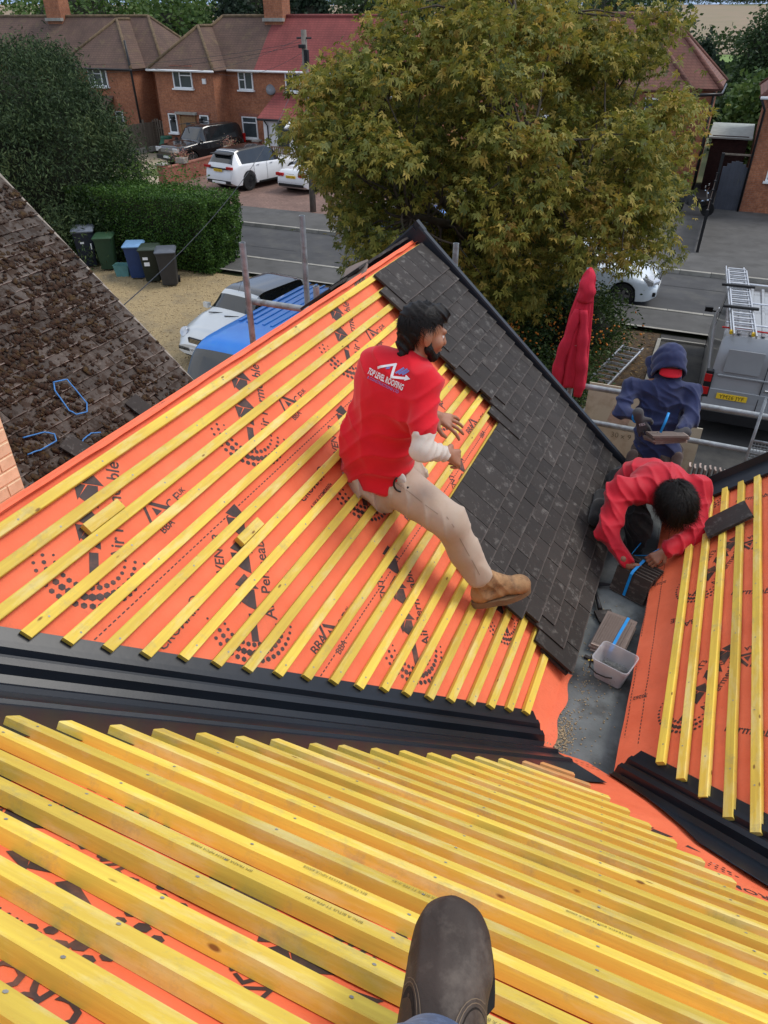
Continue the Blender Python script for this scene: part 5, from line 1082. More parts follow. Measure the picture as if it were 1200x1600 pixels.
dr = empty('door', (-28.17-ox, 37.27-oy, .04), 0, parent=hm_); oak = mat('oak_door', (.24,.13,.055), .6, .25, 6); MB().b2(-.45,.45,-.03,.05,0,2.02).build('leaf', oak, dr); MB().b2(-.14,.14,-.045,-.031,1.05,1.72).build('pane', MAT['glass'], dr); MB().b2(-.55,-.46,-.06,.04,0,2.1).build('frame', oak, dr); MB().b2(.46,.55,-.06,.04,0,2.1).build('frame', oak, dr); MB().b2(-.7,.7,-.20,.04,2.12,2.24).build('canopy', kerb_m, dr); pbox(dr, 'handle', (.36,-.06,1.0), (.03,.05,.14), MAT['chrome'])
for x in (-.95,.95): pbox(dr, 'lantern', (x,-.10,1.85), (.14,.16,.24), MAT['black'])
for x in (-.85, .85): MB().b2(x-.16,x+.16,-1.1,-.02,0,.92).build('step_wall', MAT['brick_wall'], dr)
b = MB(); b.lathe([(.0,.0),(.16,.02),(.26,.08),(.28,.11)], (0,0,0), 16, 'y'); sd_ = b.build('satellite_dish', mat('dish_grey', (.20,.20,.21), .5, .1), hm_, smooth=True); sd_.location = (-23.35-ox, 38.45-oy, 3.45); sd_.rotation_euler = (R(-20),0,R(20)); pbox(hm_, 'alarm_box', (-26.75-ox, 37.26-oy, 3.78), (.22,.08,.26), MAT['white'])
# white porch with red lean-to roof
rend = mat('white_render', (.70,.70,.69), .8, .06, 3)
MB().b2(-22.9-ox,-18.6-ox,36.7-oy,38.59-oy,0,2.32).build('porch_wall', rend, hm_); slab('porch_roof', [(-23.1-ox,36.45-oy,2.26),(-18.4-ox,36.45-oy,2.26),(-18.4-ox,38.6-oy,3.28),(-23.1-ox,38.6-oy,3.28)], rt_red, hm_, .08); pipe(hm_, [(-23.1-ox,36.42-oy,2.2),(-18.4-ox,36.42-oy,2.2)], .05, None, 'gutter'); pipe(hm_, [(-22.75-ox,36.55-oy,2.15),(-22.6-ox,36.62-oy,1.9),(-22.6-ox,36.62-oy,.05)])
MB().b2(-22.05-ox,-21.25-ox,36.68-oy,36.72-oy,.86,2.08).build('porch_window', MAT['glass'], hm_); MB().b2(-20.9-ox,-18.9-ox,35.9-oy,36.69-oy,0,2.0).build('porch_bay', rend, hm_); slab('porch_roof', [(-21.1-ox,35.75-oy,1.98),(-18.7-ox,35.75-oy,1.98),(-18.7-ox,36.6-oy,2.32),(-21.1-ox,36.6-oy,2.32)], rend, hm_, .08)
bn = empty('garden_bench', (-21.75, 36.15, .06), 0, 'wooden slatted bench under the white porch window', 'bench'); bw_ = mat('bench_wood', (.22,.13,.075), .7, .25, 6)
for i in range(4): pbox(bn, 'seat_slat', (0,-.2+.11*i,.43), (1.2,.09,.03), bw_)
for i in range(9): pbox(bn, 'back_slat', (-.5+.125*i,.22,.68), (.05,.025,.42), bw_)
for z in (.47,.90): pbox(bn, 'back_rail', (0,.22,z), (1.2,.035,.06), bw_)
for sx in (-1,1):
    for sy in (-.22,.22): pbox(bn, 'leg', (sx*.57,sy,.22 if sy < 0 else .45), (.05,.05,.44 if sy < 0 else .9), bw_)
    pbox(bn, 'armrest', (sx*.57,0,.63), (.06,.5,.04), bw_)
# left pair
hl_ = empty('brick_house', (-38, 40, 0), 0, 'red brick house with mossy brown hipped roof behind the dark conifer', 'house', 'brick houses opposite'); ox, oy = -38, 40
W(-36.5,-31.65,37.3,43.4,4.45,hl_,(ox,oy)); W(-46,-36.5,38.6,43.4,4.45,hl_,(ox,oy)); W(-31.65,-30.02,39.2,43.4,4.45,hl_,(ox,oy))
hip(hl_, -47-ox,-30.4-ox, 38.6-oy,43.4-oy, 4.40, 42, rt_brown, 'x', ov=.25); hip(hl_, -36.5-ox,-31.65-ox, 37.3-oy,41.0-oy, 4.38, 40, rt_brown, 'y', ov=.27)
chimney_part(hl_, -39.6-ox, 41.0-oy, 5.9, 8.2, 1.15, .85, MAT['brick_red'])
pipe(hl_, [(-36.8-ox,36.98-oy,4.22),(-31.3-ox,36.98-oy,4.22)], .055, None, 'gutter'); pipe(hl_, [(-31.5-ox,37.05-oy,5.6),(-31.5-ox,37.15-oy,4.1),(-31.45-ox,37.2-oy,.1)], .06)
window(hl_, -34.05-ox, 37.29-oy, 3.35, 1.35, .93, (.30,.70), ((1,.68),)); window(hl_, -36.1-ox, 37.29-oy, 3.35, .6, .93, ()); window(hl_, -33.0-ox, 37.29-oy, 1.1, .55, 1.05, (), ((0,.7),)); window(hl_, -30.8-ox, 39.19-oy, 1.5, .6, .9, (), ((0,.7),))
MB().b2(-34.9-ox,-33.4-ox,36.4-oy,37.29-oy,0,2.1).build('bay_wall', MAT['brick_red'], hl_); slab('bay_roof', [(-35.1-ox,36.2-oy,2.1),(-33.2-ox,36.2-oy,2.1),(-33.2-ox,37.28-oy,2.9),(-35.1-ox,37.28-oy,2.9)], rt_brown, hl_, .07); window(hl_, -33.75-ox, 36.39-oy, 1.1, .5, 1.0, (), ((0,.7),)); window(hl_, -34.5-ox, 36.39-oy, .4, .6, 1.7, ())
# house behind the tree
hr_ = empty('brick_house', (-6, 39, 0), 0, 'brick house with weathered red roof behind the big tree', 'house', 'brick houses opposite'); ox, oy = -6, 39
W(-12,-1.0,36.4,41.4,4.35,hr_,(ox,oy)); hip(hr_, -12-ox,-1.0-ox,36.4-oy,41.4-oy,4.35,42,rt_mix,'x',ov=.28); W(-5.4,-2.0,35.4,36.4,4.35,hr_,(ox,oy)); hip(hr_, -5.4-ox,-2.0-ox,35.4-oy,39.0-oy,4.30,42,rt_mix,'y',ov=.26)
window(hr_, -3.0-ox, 35.39-oy, 2.95, 1.1, .95, (.5,)); window(hr_, -2.6-ox, 35.39-oy, 1.0, .9, 1.1, (.5,)); window(hr_, -7.5-ox, 36.39-oy, 2.95, 1.1, .95, (.5,)); window(hr_, -8.5-ox, 36.39-oy, 1.0, 1.6, 1.2, (.33,.66)); window(hr_, -5.0-ox, 35.39-oy, 1.0, .7, 1.1, ()); pipe(hr_, [(-.98-ox,36.35-oy,4.1),(-.98-ox,36.35-oy,.1)], .05); pipe(hr_, [(-1.75-ox,35.08-oy,4.05),(-.7-ox,36.08-oy,4.05),(-.7-ox,41.6-oy,4.05)], .06, None, 'gutter')
# house at the right edge
hx_ = empty('brick_house', (5, 38, 0), 0, 'red brick house corner with drainpipe at the right edge', 'house', 'brick houses opposite'); ox, oy = 5, 38
W(1.05,9,34.4,41,4.25,hx_,(ox,oy)); hip(hx_, 1.05-ox,9-ox,34.4-oy,41-oy,4.25,42,rt_mix,'x',ov=.30); pipe(hx_, [(.78-ox,34.1-oy,4.1),(1.0-ox,34.32-oy,3.7),(1.0-ox,34.32-oy,.05)], .045); pipe(hx_, [(.74-ox,34.05-oy,4.12),(9.2-ox,34.05-oy,4.12)], .055, MAT['white'], 'gutter'); window(hx_, 2.35-ox, 34.39-oy, 1.25, 1.3, 1.15, (.4,), ((0,.7),)); window(hx_, 2.5-ox, 34.39-oy, 3.2, 1.1, .9, (.5,))
# side gate, post, shed and fence on the right
sg = empty('side_gate', (.03, 34.5, .05), 0, 'dark grey arched boarded gate between the two right houses', 'gate'); gm = mat('gate_grey', (.055,.06,.075), .55, .15, 3)
for i in range(7): x = .07+.14*i; zt = 1.55+.28*math.sin(math.pi*(i+.5)/7); MB().b2(x-.068,x+.068,-.03,.03,0,zt).build('plank', gm, sg)
for z in (.3, 1.35): MB().b2(.0,.98,.032,.07,z,z+.1).build('rail', gm, sg)
for x in (-.10, 1.05): pbox(sg, 'post', (x,0,1.05), (.12,.12,2.1), MAT['black'])
pbox(sg, 'lintel', (.48,0,2.06), (1.1,.08,.07), fn_m)
sf = empty('fence', (-.12, 26.9, .05), R(90), 'dark slatted side fence running from the street to the grey gate', 'fence')
for k in range(5): pbox(sf, 'post', (1.85*k,0,.7), (.09,.09,1.4), MAT['black'])
for k in range(4):
    for i in range(5): pbox(sf, 'slat', (1.85*k+.92,.0,.25+.25*i), (1.76,.02,.2), mat('fence_brown', (.045,.03,.024), .8, .3) if (k, i) == (0, 0) else bpy.data.materials['fence_brown'], None, .003)
sh = empty('shed', (.05, 38.6, .05), 0, 'dark brown boarded shed with pale felt roof beyond the gate', 'shed'); shm = mat('shed_brown', (.035,.014,.012), .8, .3, 5)
for i in range(16): MB().b2(-.75,.75,-.02-.005*(i % 2),.0,.14*i,.14*i+.132).build('board', shm, sh)
MB().b2(-.75,.75,.0,2.4,0,2.24).build('wall', shm, sh); slab('roof', [(-.9,-.2,2.2),(.9,-.2,2.2),(.9,2.6,2.5),(-.9,2.6,2.5)], mat('pale_felt', (.38,.42,.40), .8, .12, 4), sh, .06)
# motorbike-like scooter by the fence
mbk = empty('motor_scooter', (-.75, 33.0, .05), R(80), 'dark parked motor scooter with chrome mirror by the gate', 'scooter')
for y in (-.6,.6): MB().lathe([(.15,-.05),(.26,-.05),(.27,0),(.26,.05),(.15,.05)], (0,0,0), 16, 'x').build('wheel', MAT['tyre'], mbk, smooth=35).location = (0,y,.27)
MB().loft([[(x*w, y, z+q) for x, q in ((-1,0),(1,0),(.8,h_),(-.8,h_))] for y, w, z, h_ in ((-.62,.10,.45,.15),(-.3,.16,.35,.2),(.1,.16,.35,.4),(.5,.18,.5,.35),(.8,.1,.6,.2))]).build('body', black_p, mbk, smooth=30); MB().tube([(-.32,-.42,1.0),(0,-.45,.95),(.32,-.42,1.0)], .02, 6).build('handlebar', MAT['chrome'], mbk); MB().tube([(0,-.6,.3),(0,-.45,.95)], .04, 6).build('fork', MAT['chrome'], mbk); pbox(mbk, 'seat', (0,.4,.83), (.26,.7,.1), MAT['black'])
for sd in (-1,1): pbox(mbk, 'mirror', (sd*.3,-.4,1.12), (.13,.03,.09), MAT['chrome'])
# telegraph pole and wires
tp_ = empty('telegraph_pole', (-15.0, 27.3, 0), 0, 'wooden telegraph pole with black cable boxes behind the tree edge', 'pole'); MB().tube([(0,0,0),(0,0,6.25)], [.13,.10], 10).build('post', mat('pole_wood', (.17,.15,.13), .9, .25, 5), tp_, smooth=True); pbox(tp_, 'cable_box', (.12,-.1,5.4), (.14,.14,.5), MAT['black']); pbox(tp_, 'cable_box', (-.02,-.14,5.75), (.24,.12,.12), MAT['black']); MB().tube([(-.3,0,6.0),(.3,0,6.0)], .03, 6).build('cross_arm', MAT['black'], tp_)
def wire(a, b_, sag, label):
    a, b_ = Vector(a), Vector(b_); P = [a.lerp(b_, i/24)-Vector((0,0,sag*(1-(2*i/24-1)**2))) for i in range(25)]; o = MB().tube([p-a for p in P], .0065, 5).build('overhead_wire', MAT['black']); o.location = a; tag(o, label, 'wire', 'overhead wires')
wire((-15.0,27.3,5.9), (-46,36,5.6), 1.0, 'overhead wire from the pole across the left brick roofs'); wire((-15.0,27.3,6.05), (-30,37.2,4.3), .5, 'overhead wire from the pole to the middle house eave'); wire((-15.0,27.3,5.6), (-26.0,37.2,4.2), .4, 'overhead wire from the pole to the middle house front'); wire((-15.0,27.3,5.8), (-40,26,5.2), .9, 'lowest overhead wire running left above the hedge'); wire((-15.0,27.3,5.5), (-5.6,5.2,3.9), .8, 'overhead wire from the pole down to the mossy roof')
# ------------------------------------------------------------------ trees, hedge, shrubs
def palmate(P, out, ln=.122, wd=.034, nl=5):
    """hand-shaped compound leaves: nl leaflets fanned round one hub, hanging a little"""
    n = len(P); d = out*.55+rng.normal(0, .75, (n, 3)); d[:, 2] -= .45; d /= np.linalg.norm(d, axis=1)[:, None]
    up = rng.normal(0, .45, (n, 3)); up[:, 2] += 1.0; s = np.cross(d, up); s /= np.linalg.norm(s, axis=1)[:, None]+1e-9; nr = np.cross(s, d)
    k = (.7+.6*rng.random((n, 1))); V = [P]; 
    for q in np.linspace(-1.55, 1.55, nl):
        e = d*math.cos(q)+s*math.sin(q); e = e-nr*.0; side = -d*math.sin(q)+s*math.cos(q); L_ = ln*k*(1-.28*abs(q)); tip = P+e*L_-np.array([0,0,1])*L_*.30*rng.random((n, 1)); mid = P+e*L_*.58
        V += [mid+side*wd*k*.5+nr*.006, tip, mid-side*wd*k*.5+nr*.006]
    V = np.stack(V, 1); m_ = V.shape[1]; F = np.concatenate([np.stack([np.zeros(n, int), np.full(n, 1+3*j), np.full(n, 2+3*j), np.full(n, 3+3*j)], 1)+np.arange(n)[:, None]*m_ for j in range(nl)]); return V.reshape(-1, 3), F
def limb(b, a, c, r0, r1, bend=.5, n=9, seed=0):
    a, c = Vector(a), Vector(c); P = []
    for i in range(n+1):
        q = i/n; p = a.lerp(c, q); p.z += bend*math.sin(math.pi*q)*.6; p += Vector((vnoise((q*2.2, seed, 0)), vnoise((q*2.2, seed, 5)), vnoise((q*2.2, seed, 9))))*.30*math.sin(math.pi*q); P.append(p)
    b.tube(P, [r0+(r1-r0)*i/n for i in range(n+1)], 7, cap=False); return P
bark = mat('bark', (.085,.065,.048), .95, .35, 6, .6, 25, .02, dirt=(.05,.055,.03), dscale=3)
leaf_big = mat_leaf('chestnut_leaves', [(.08,(.052,.076,.014)),(.32,(.135,.152,.025)),(.52,(.24,.228,.037)),(.70,(.36,.29,.05)),(.85,(.43,.28,.055)),(1.0,(.30,.13,.035))], .6, .36, .55)
# the big tree in the front garden
bt = empty('big_tree', (-4.6, 16.5, 0), 0, 'big spreading horse chestnut with yellowing leaves in the front garden', 'tree')
C0 = np.array([.15, -.6, 4.15]); RX = np.array([4.15, 4.4, 3.10]); clumps = []
tries = 0
while len(clumps) < 380 and tries < 20000:
    tries += 1; v = rng.normal(0, 1, 3); v /= np.linalg.norm(v); r_ = (.35+.65*rng.random()**.42); p = C0+v*RX*r_*(1+.13*vnoise(v*2.1, 1.0, 3))
    if p[2] < 1.15+.9*vnoise((p[0], p[1], 0), .5, 2): continue
    if (p[0] < -2.3 and p[2] < 2.9) or (p[0] > 1.7 and p[2] < 2.9) or p[0] > 3.75 or p[0] < -3.55 or (p[0] < -3.1 and p[2] < 3.8): continue
    if vnoise(p, .55, 8) < -.22 and r_ > .6: continue
    rt_ = (p[0]-4.6)/(p[1]+16.5)
    if rt_ < (-.530 if p[2] < 4.1 else -.575): continue                     # the crown is narrower on the house side
    if any(np.sum((p-q[0])**2) < .20 for q in clumps): continue
    clumps.append((p, v))
wood = MB(); fork = Vector((0, 0, 1.75)); wood.tube([(0,0,-.1),(.03,-.03,.5),(.0,.0,1.2),fork], [.36,.27,.25,.26], 12, cap=False)
mains = []
for k in range(9):
    a = 2*math.pi*k/9+.3; e = Vector((C0[0]+3.0*math.cos(a), C0[1]+2.9*math.sin(a), 3.2+1.6*((k*37) % 10)/10)); mains.append(limb(wood, fork-Vector((0,0,.2)), e, .15, .05, .9, 10, k))
mains.append(limb(wood, fork, (.3,-.3,6.6), .20, .04, .0, 12, 31))
node = [p for m_ in mains for p in m_[3:]]
for i, (p, v) in enumerate(clumps):
    q = min(node, key=lambda t: (t-Vector(p)).length_squared); limb(wood, q, p, .030, .008, .15, 5, i+50)
wood.build('trunk', bark, bt, smooth=True)
PL, OUT = [], []
for p, v in clumps:
    m_ = int(rng.integers(130, 200)); s = .36+.26*rng.random(); q = rng.normal(0, 1, (m_, 3)); q /= np.linalg.norm(q, axis=1)[:, None]; q *= (rng.random((m_, 1))**.5)*s*np.array([1.15,1.15,.75]); PL.append(p+q); OUT.append(q/s+v*.5)
# low skirt of hanging twigs on the left and right
for (sx, sy, sz) in ((-3.9,.6,4.9),(-2.6,-1.4,2.6),(3.7,.6,3.5),(1.4,-3.2,1.9),(3.7,1.2,4.4),(3.3,1.6,5.2),(2.9,2.0,5.8),(-2.4,.5,6.5),(1.6,.8,6.7)):
    m_ = 60; q = rng.normal(0, .36, (m_, 3)); PL.append(np.array([sx,sy,sz])+q); OUT.append(q)
P_ = np.concatenate(PL); O_ = np.concatenate(OUT); V, F = palmate(P_, O_); me = np_mesh('crown', V, F); link_mesh('crown', me, leaf_big, bt)
idx = rng.choice(len(P_), 340, replace=False); V, F = blobs([Vector(p)-Vector((0,0,.08)) for p in P_[idx]], [.034]*340, (0,0,1), 1.0); me = np_mesh('conkers', V, F); smooth_mesh(me); tag(link_mesh('conkers', me, mat('conker_husk', (.36,.27,.05), .7, .3, 4), bt), kind='stuff')

def leafy(name, loc, label, cat, pts, ln, wd, m, droop=0.0, core=None, group=None, trunk=None, crown='crown', corem=None):
    e = empty(name, loc, 0, label, cat, group); V, F = leaf_quads(np.asarray(pts), ln, wd, droop=droop); link_mesh(crown, np_mesh(crown, V, F), m, e)
    if core is not None: core.build('branches', corem or bark, e, smooth=True)
    if trunk: MB().tube(*trunk).build('trunk', bark, e, smooth=True)
    return e
def clump_cloud(n_cl, per, centre, rad, s, shell=.45, zmin=-9, seed=0):
    out = []
    for k in range(n_cl):
        v = rng.normal(0, 1, 3); v /= np.linalg.norm(v); p = np.array(centre)+v*np.array(rad)*(shell+(1-shell)*rng.random()**.5)*(1+.16*vnoise(v*2, 1, seed))
        if p[2] < zmin: continue
        out.append(p+rng.normal(0, s, (per, 3)))
    return np.concatenate(out)
def lump(c, r, nu=18, nv=10, k=.18, seed=0):
    rs = []
    for j in range(1, nv):
        t = math.pi*j/nv; rs.append([Vector(c)+Vector((r[0]*math.sin(t)*math.cos(a)*(q:=1+k*vnoise((math.cos(a)*2, math.sin(a)*2, t*1.5), 1, seed)), r[1]*math.sin(t)*math.sin(a)*q, r[2]*math.cos(t)*q)) for a in [2*math.pi*i/nu for i in range(nu)]])
    return MB().loft(rs)
hedge_leaf = mat_leaf('privet_leaves', [(.12,(.016,.045,.008)),(.4,(.038,.098,.014)),(.65,(.070,.150,.020)),(.9,(.12,.21,.032))], .6, .25, 1.1)
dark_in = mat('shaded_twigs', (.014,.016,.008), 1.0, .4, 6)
# clipped hedge
hx0, hx1, hy0, hy1, hz = -20.8, -13.75, 18.35, 20.25, 2.22
n = 46000; u = rng.random((n, 3)); pts = np.empty((n, 3)); pick = rng.random(n)
pts[:, 0] = hx0+(hx1-hx0)*u[:, 0]; pts[:, 1] = hy0+(hy1-hy0)*u[:, 1]; pts[:, 2] = .05+(hz-.05)*u[:, 2]; dep = .22*rng.random(n)**2
f_ = pick < .45; pts[f_, 1] = hy0+dep[f_]; t_ = (pick >= .45) & (pick < .72); pts[t_, 2] = hz-dep[t_]; r_ = (pick >= .72) & (pick < .92); pts[r_, 0] = hx1-dep[r_]; k_ = pick >= .92; pts[k_, 1] = hy1-dep[k_]
nz_ = np.array([vnoise(p, .9, 6)+.5*vnoise(p, 2.7, 7) for p in pts]); cx_ = np.array([(hx0+hx1)/2, (hy0+hy1)/2, 1.0]); dv = pts-cx_; dv /= np.linalg.norm(dv/np.array([3.5,1,1.1]), axis=1)[:, None]; pts += dv*(nz_[:, None]*.10)
edge = np.maximum(0, (np.abs(pts[:, 0]-cx_[0])-3.2)); pts[:, 2] -= np.where(pts[:, 2] > 1.8, edge*.35, 0)
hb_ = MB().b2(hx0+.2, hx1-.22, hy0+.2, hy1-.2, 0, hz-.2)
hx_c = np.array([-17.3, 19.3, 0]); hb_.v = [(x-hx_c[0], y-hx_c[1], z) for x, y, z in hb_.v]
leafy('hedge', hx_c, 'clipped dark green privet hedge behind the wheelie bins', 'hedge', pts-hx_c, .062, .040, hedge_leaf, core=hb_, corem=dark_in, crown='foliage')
# wispy growth on top of the hedge
pts = np.concatenate([rng.normal((0,0,0), (.35,.25,.28), (260, 3))+np.array([x, y, z]) for x, y, z in ((-18.6,20.0,2.35),(-17.6,20.1,2.4),(-16.6,20.1,2.4),(-19.6,19.8,2.5),(-15.6,20.2,2.25),(-20.3,19.6,2.6))]); c0 = np.array([-18, 20, 2.2])
leafy('shrub', c0, 'loose light green sprigs growing above the hedge top', 'shrub', pts-c0, .10, .05, mat_leaf('light_sprigs', [(.2,(.05,.10,.015)),(.6,(.09,.16,.03)),(.9,(.15,.20,.05))], .5, .4, .9), crown='foliage')
# dark conifer on the left
con_leaf = mat_leaf('conifer_sprays', [(.15,(.014,.028,.012)),(.45,(.032,.060,.021)),(.7,(.064,.098,.034)),(.92,(.12,.15,.055))], .8, .15, .7)
cc = np.array([-21.4, 19.2, 0.0]); cl = []
for k in range(900):
    z = .5+5.6*rng.random()**.85; rad_ = 3.9*math.sqrt(max(.02, 1-(z/6.6)**2.2))*(1+.18*vnoise((k*.37, z, 0), 1.3, 3)); a = rng.random()*6.283; q = rad_*(.72+.3*rng.random()); c = np.array([q*math.cos(a), q*math.sin(a), z]); m_ = 115
    o_ = rng.normal(0, 1, (m_, 3))*np.array([.30,.30,.20]); o_[:, 2] -= .55*np.abs(o_[:, 0])+.25*rng.random(m_); cl.append(c+o_)
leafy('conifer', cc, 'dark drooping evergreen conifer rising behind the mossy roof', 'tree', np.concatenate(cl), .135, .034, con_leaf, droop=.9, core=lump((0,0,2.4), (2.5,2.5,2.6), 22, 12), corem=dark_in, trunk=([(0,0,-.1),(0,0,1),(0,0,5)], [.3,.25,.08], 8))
sh_leaf = mat_leaf('shrub_leaves', [(.15,(.020,.044,.013)),(.45,(.045,.085,.020)),(.7,(.080,.12,.028)),(.92,(.14,.16,.042))], .5, .25, 1.2)
bright_leaf = mat_leaf('garden_bush_leaves', [(.15,(.025,.06,.012)),(.45,(.055,.115,.02)),(.7,(.10,.17,.03)),(.92,(.17,.22,.05))], .5, .35, .6)
def shrub(loc, rad_, ncl, label, m=sh_leaf, ln=.075, per=110, name='shrub', cat='shrub', s=.20, group=None, dens=1.0, wd=.5):
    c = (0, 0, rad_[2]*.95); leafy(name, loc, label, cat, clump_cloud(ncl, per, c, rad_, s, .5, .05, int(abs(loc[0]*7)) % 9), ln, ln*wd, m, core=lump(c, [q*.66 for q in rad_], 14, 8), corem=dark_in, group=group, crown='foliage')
shrub((-2.35,16.0,0), (1.25,1.15,.95), 90, 'dark leafy shrub under the tree behind the red hoodie'); shrub((-1.85,17.0,0), (.65,.7,.55), 40, 'rounded dark shrub at the tree edge near the parked hatchback'); shrub((-3.9,14.6,0), (1.3,1.1,.95), 80, 'dense dark shrub with orange berries behind the tiled verge'); shrub((-2.0,13.6,0), (.75,.8,.5), 40, 'low shrub on the soil beside the ladder'); shrub((-5.6,13.6,0), (1.2,1.2,.7), 60, 'low dark shrub at the foot of the big tree'); shrub((-4.6,17.9,0), (1.6,.7,.65), 60, 'low shrub along the pavement under the big tree')
pts = [Vector((-3.75+random.gauss(0,.42), 13.75+random.gauss(0,.16), 1.30+random.gauss(0,.20))) for k in range(420)]+[Vector((-2.2+random.gauss(0,.6), 15.1+random.gauss(0,.15), 1.1+random.gauss(0,.3))) for k in range(160)]
V, F = blobs(pts, [.022]*len(pts), (0,0,1), 1.0); me = np_mesh('berries', V, F); be = link_mesh('berries', me, mat('orange_berries', (.52,.16,.015), .5, .25, 5)); tag(be, 'clusters of orange berries on the shrub beyond the tiled verge', 'berries', kind='stuff')
# leaf litter on the bed
n = 2600; P = np.stack([rng.uniform(-5.4,-.55,n), rng.uniform(11,18.7,n), .012+.02*rng.random(n)], 1); V, F = leaf_quads(P, .11, .06); V[:, 2] = np.maximum(.008, .012+(V[:, 2]-.02)*.25); lo = link_mesh('leaf_litter', np_mesh('leaf_litter', V, F), mat_leaf('fallen_leaves', [(.2,(.10,.05,.02)),(.5,(.20,.11,.04)),(.8,(.30,.20,.08))], .8, .1, 3)); tag(lo, 'brown fallen leaves scattered over the soil bed', 'leaves', kind='stuff')
# loose stones on the gravel drive
n = 5200; P = np.stack([rng.uniform(-19,-7.5,n), rng.uniform(11,18.6,n), np.full(n,.010)], 1); V, F = blobs([Vector(p) for p in P], list(rng.uniform(.012,.030,n)), (0,0,1), .55); gs = link_mesh('gravel_stones', np_mesh('gravel_stones', V, F), mat('gravel_stone', (.40,.30,.17), .9, .35, 5)); tag(gs, 'loose pale stones scattered over the gravel drive', 'gravel', kind='stuff')
# background trees and bushes
bg_leaf = [mat_leaf('far_leaves_%d' % k, st, .6, .25, .25) for k, st in enumerate(([(.15,(.018,.040,.014)),(.5,(.040,.075,.022)),(.85,(.075,.11,.035))], [(.15,(.030,.070,.014)),(.5,(.070,.13,.026)),(.85,(.13,.19,.05))], [(.15,(.008,.018,.010)),(.5,(.016,.034,.017)),(.85,(.032,.055,.026))]))]
bgT = [(-52,56,6.0,9.5,1,'pale green garden tree far left behind the house'),(-46,60,4.5,8.6,1,'bright bushy tree behind the left chimney'),(-41,54,3.4,8.2,1,'light green tree behind the left ridge'),(-44,72,6,10.5,0,'dark broad tree far behind the left house'),(-36,55,3.0,8.8,2,'tall dark conifer behind the left roof valley'),(-33,57,3.4,9.3,2,'darkest conifer between the two brown roofs'),(-30,56,3.0,8.6,2,'dark conifer behind the middle house roof'),(-27,62,4.4,9.0,0,'broad green tree behind the middle chimney'),(-22,58,3.4,8.0,0,'green tree behind the red tiled roof'),(-17,60,4.2,8.6,0,'green tree seen between red roof and big tree'),(-10,66,5,9,0,'green tree behind the weathered red roof'),(1.6,46,1.9,4.3,1,'bright green bush beyond the arched gate'),(3.6,49,2.4,5.0,1,'large yellow green bush at the right edge'),(.3,52,1.6,3.4,0,'dark green bush beyond the shed'),(6.5,58,3.5,6.5,1,'leafy tree behind the right edge house'),(-3.5,74,3.0,4.6,2,'dark low tree in front of the green paddock'),(2,90,3.4,7.0,0,'thin hawthorn tree before the ploughed field')]
for k, (x, y, r_, h_, q, lb) in enumerate(bgT):
    tall = q == 2; c = (0, 0, h_*.55); rad_ = (r_, r_, h_*.47); P = clump_cloud(int(70+r_*16), 60, c, rad_, r_*.11+.15, .5, .2, k)
    if tall: P[:, :2] *= (1.15-(P[:, 2:3]/h_)*.85)
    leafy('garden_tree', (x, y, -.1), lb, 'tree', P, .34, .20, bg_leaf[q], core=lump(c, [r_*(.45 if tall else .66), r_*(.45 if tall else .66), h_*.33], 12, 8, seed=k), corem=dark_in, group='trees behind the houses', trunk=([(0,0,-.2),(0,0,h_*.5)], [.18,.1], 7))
hr = []
for k in range(420): x = -110+190*rng.random(); y = 112+8*rng.random()+.03*x; hr.append(np.array([x, y, terrain_z(x, y)+.9+.6*rng.random()])+rng.normal(0, .75, (60, 3))*np.array([1.5,.7,1]))
for k in range(300): x = -150+260*rng.random(); y = 236+10*rng.random(); hr.append(np.array([x, y, terrain_z(x, y)+2.0+1.2*rng.random()])+rng.normal(0, 1.4, (50, 3))*np.array([1.6,.7,1]))
for k in range(420): x = -420+560*rng.random(); y = 655+20*rng.random(); hr.append(np.array([x, y, terrain_z(x, y)+2.6+2*rng.random()])+rng.normal(0, 1.5, (130, 3))*np.array([3.0,.7,1]))
V, F = leaf_quads(np.concatenate(hr), .95, .7); ho = link_mesh('far_hedgerows', np_mesh('far_hedgerows', V, F), bg_leaf[0]); tag(ho, 'far hedgerows dividing the fields', 'hedgerow', kind='stuff')
sheet_obj('green_paddock', -40, 60, 122, 232, -1.1, mat('paddock_grass', (.13,.20,.045), .95, .25, .2), nx=10, ny=10)
# ------------------------------------------------------------------ people: smooth bodies grown from tapered limbs
def at3(u, v, D):
    """a point D metres deep along the view through picture position (u, v)"""
    x, y = (u-600)/1110, -(v-800)/1110; p, h = R(34.82), R(23.43); a = math.cos(p)+y*math.sin(p); return Vector((x*math.cos(h)-a*math.sin(h), x*math.sin(h)+a*math.cos(h), -math.sin(p)+y*math.cos(p)))*D+Vector((0,0,CZ))
RIGHT = Vector((math.cos(R(23.43)), math.sin(R(23.43)), 0)); AWAY = Vector((-math.sin(R(23.43)), math.cos(R(23.43)), 0)); ZUP = Vector((0,0,1))
def frame(f, u):
    f = f.normalized(); u = (u-f*u.dot(f)).normalized(); return f.cross(u), f, u       # right, forward, up
def cap(a, b, r0, r1=None, k=None): return ('c', Vector(a), Vector(b), r0, r0 if r1 is None else r1, k)
def ell(c, rad, axes=None, k=None): return ('e', Vector(c), rad, axes, k)
def chain(P, rr, k=None): return [cap(P[i], P[i+1], rr[i], rr[i+1], k) for i in range(len(P)-1)]
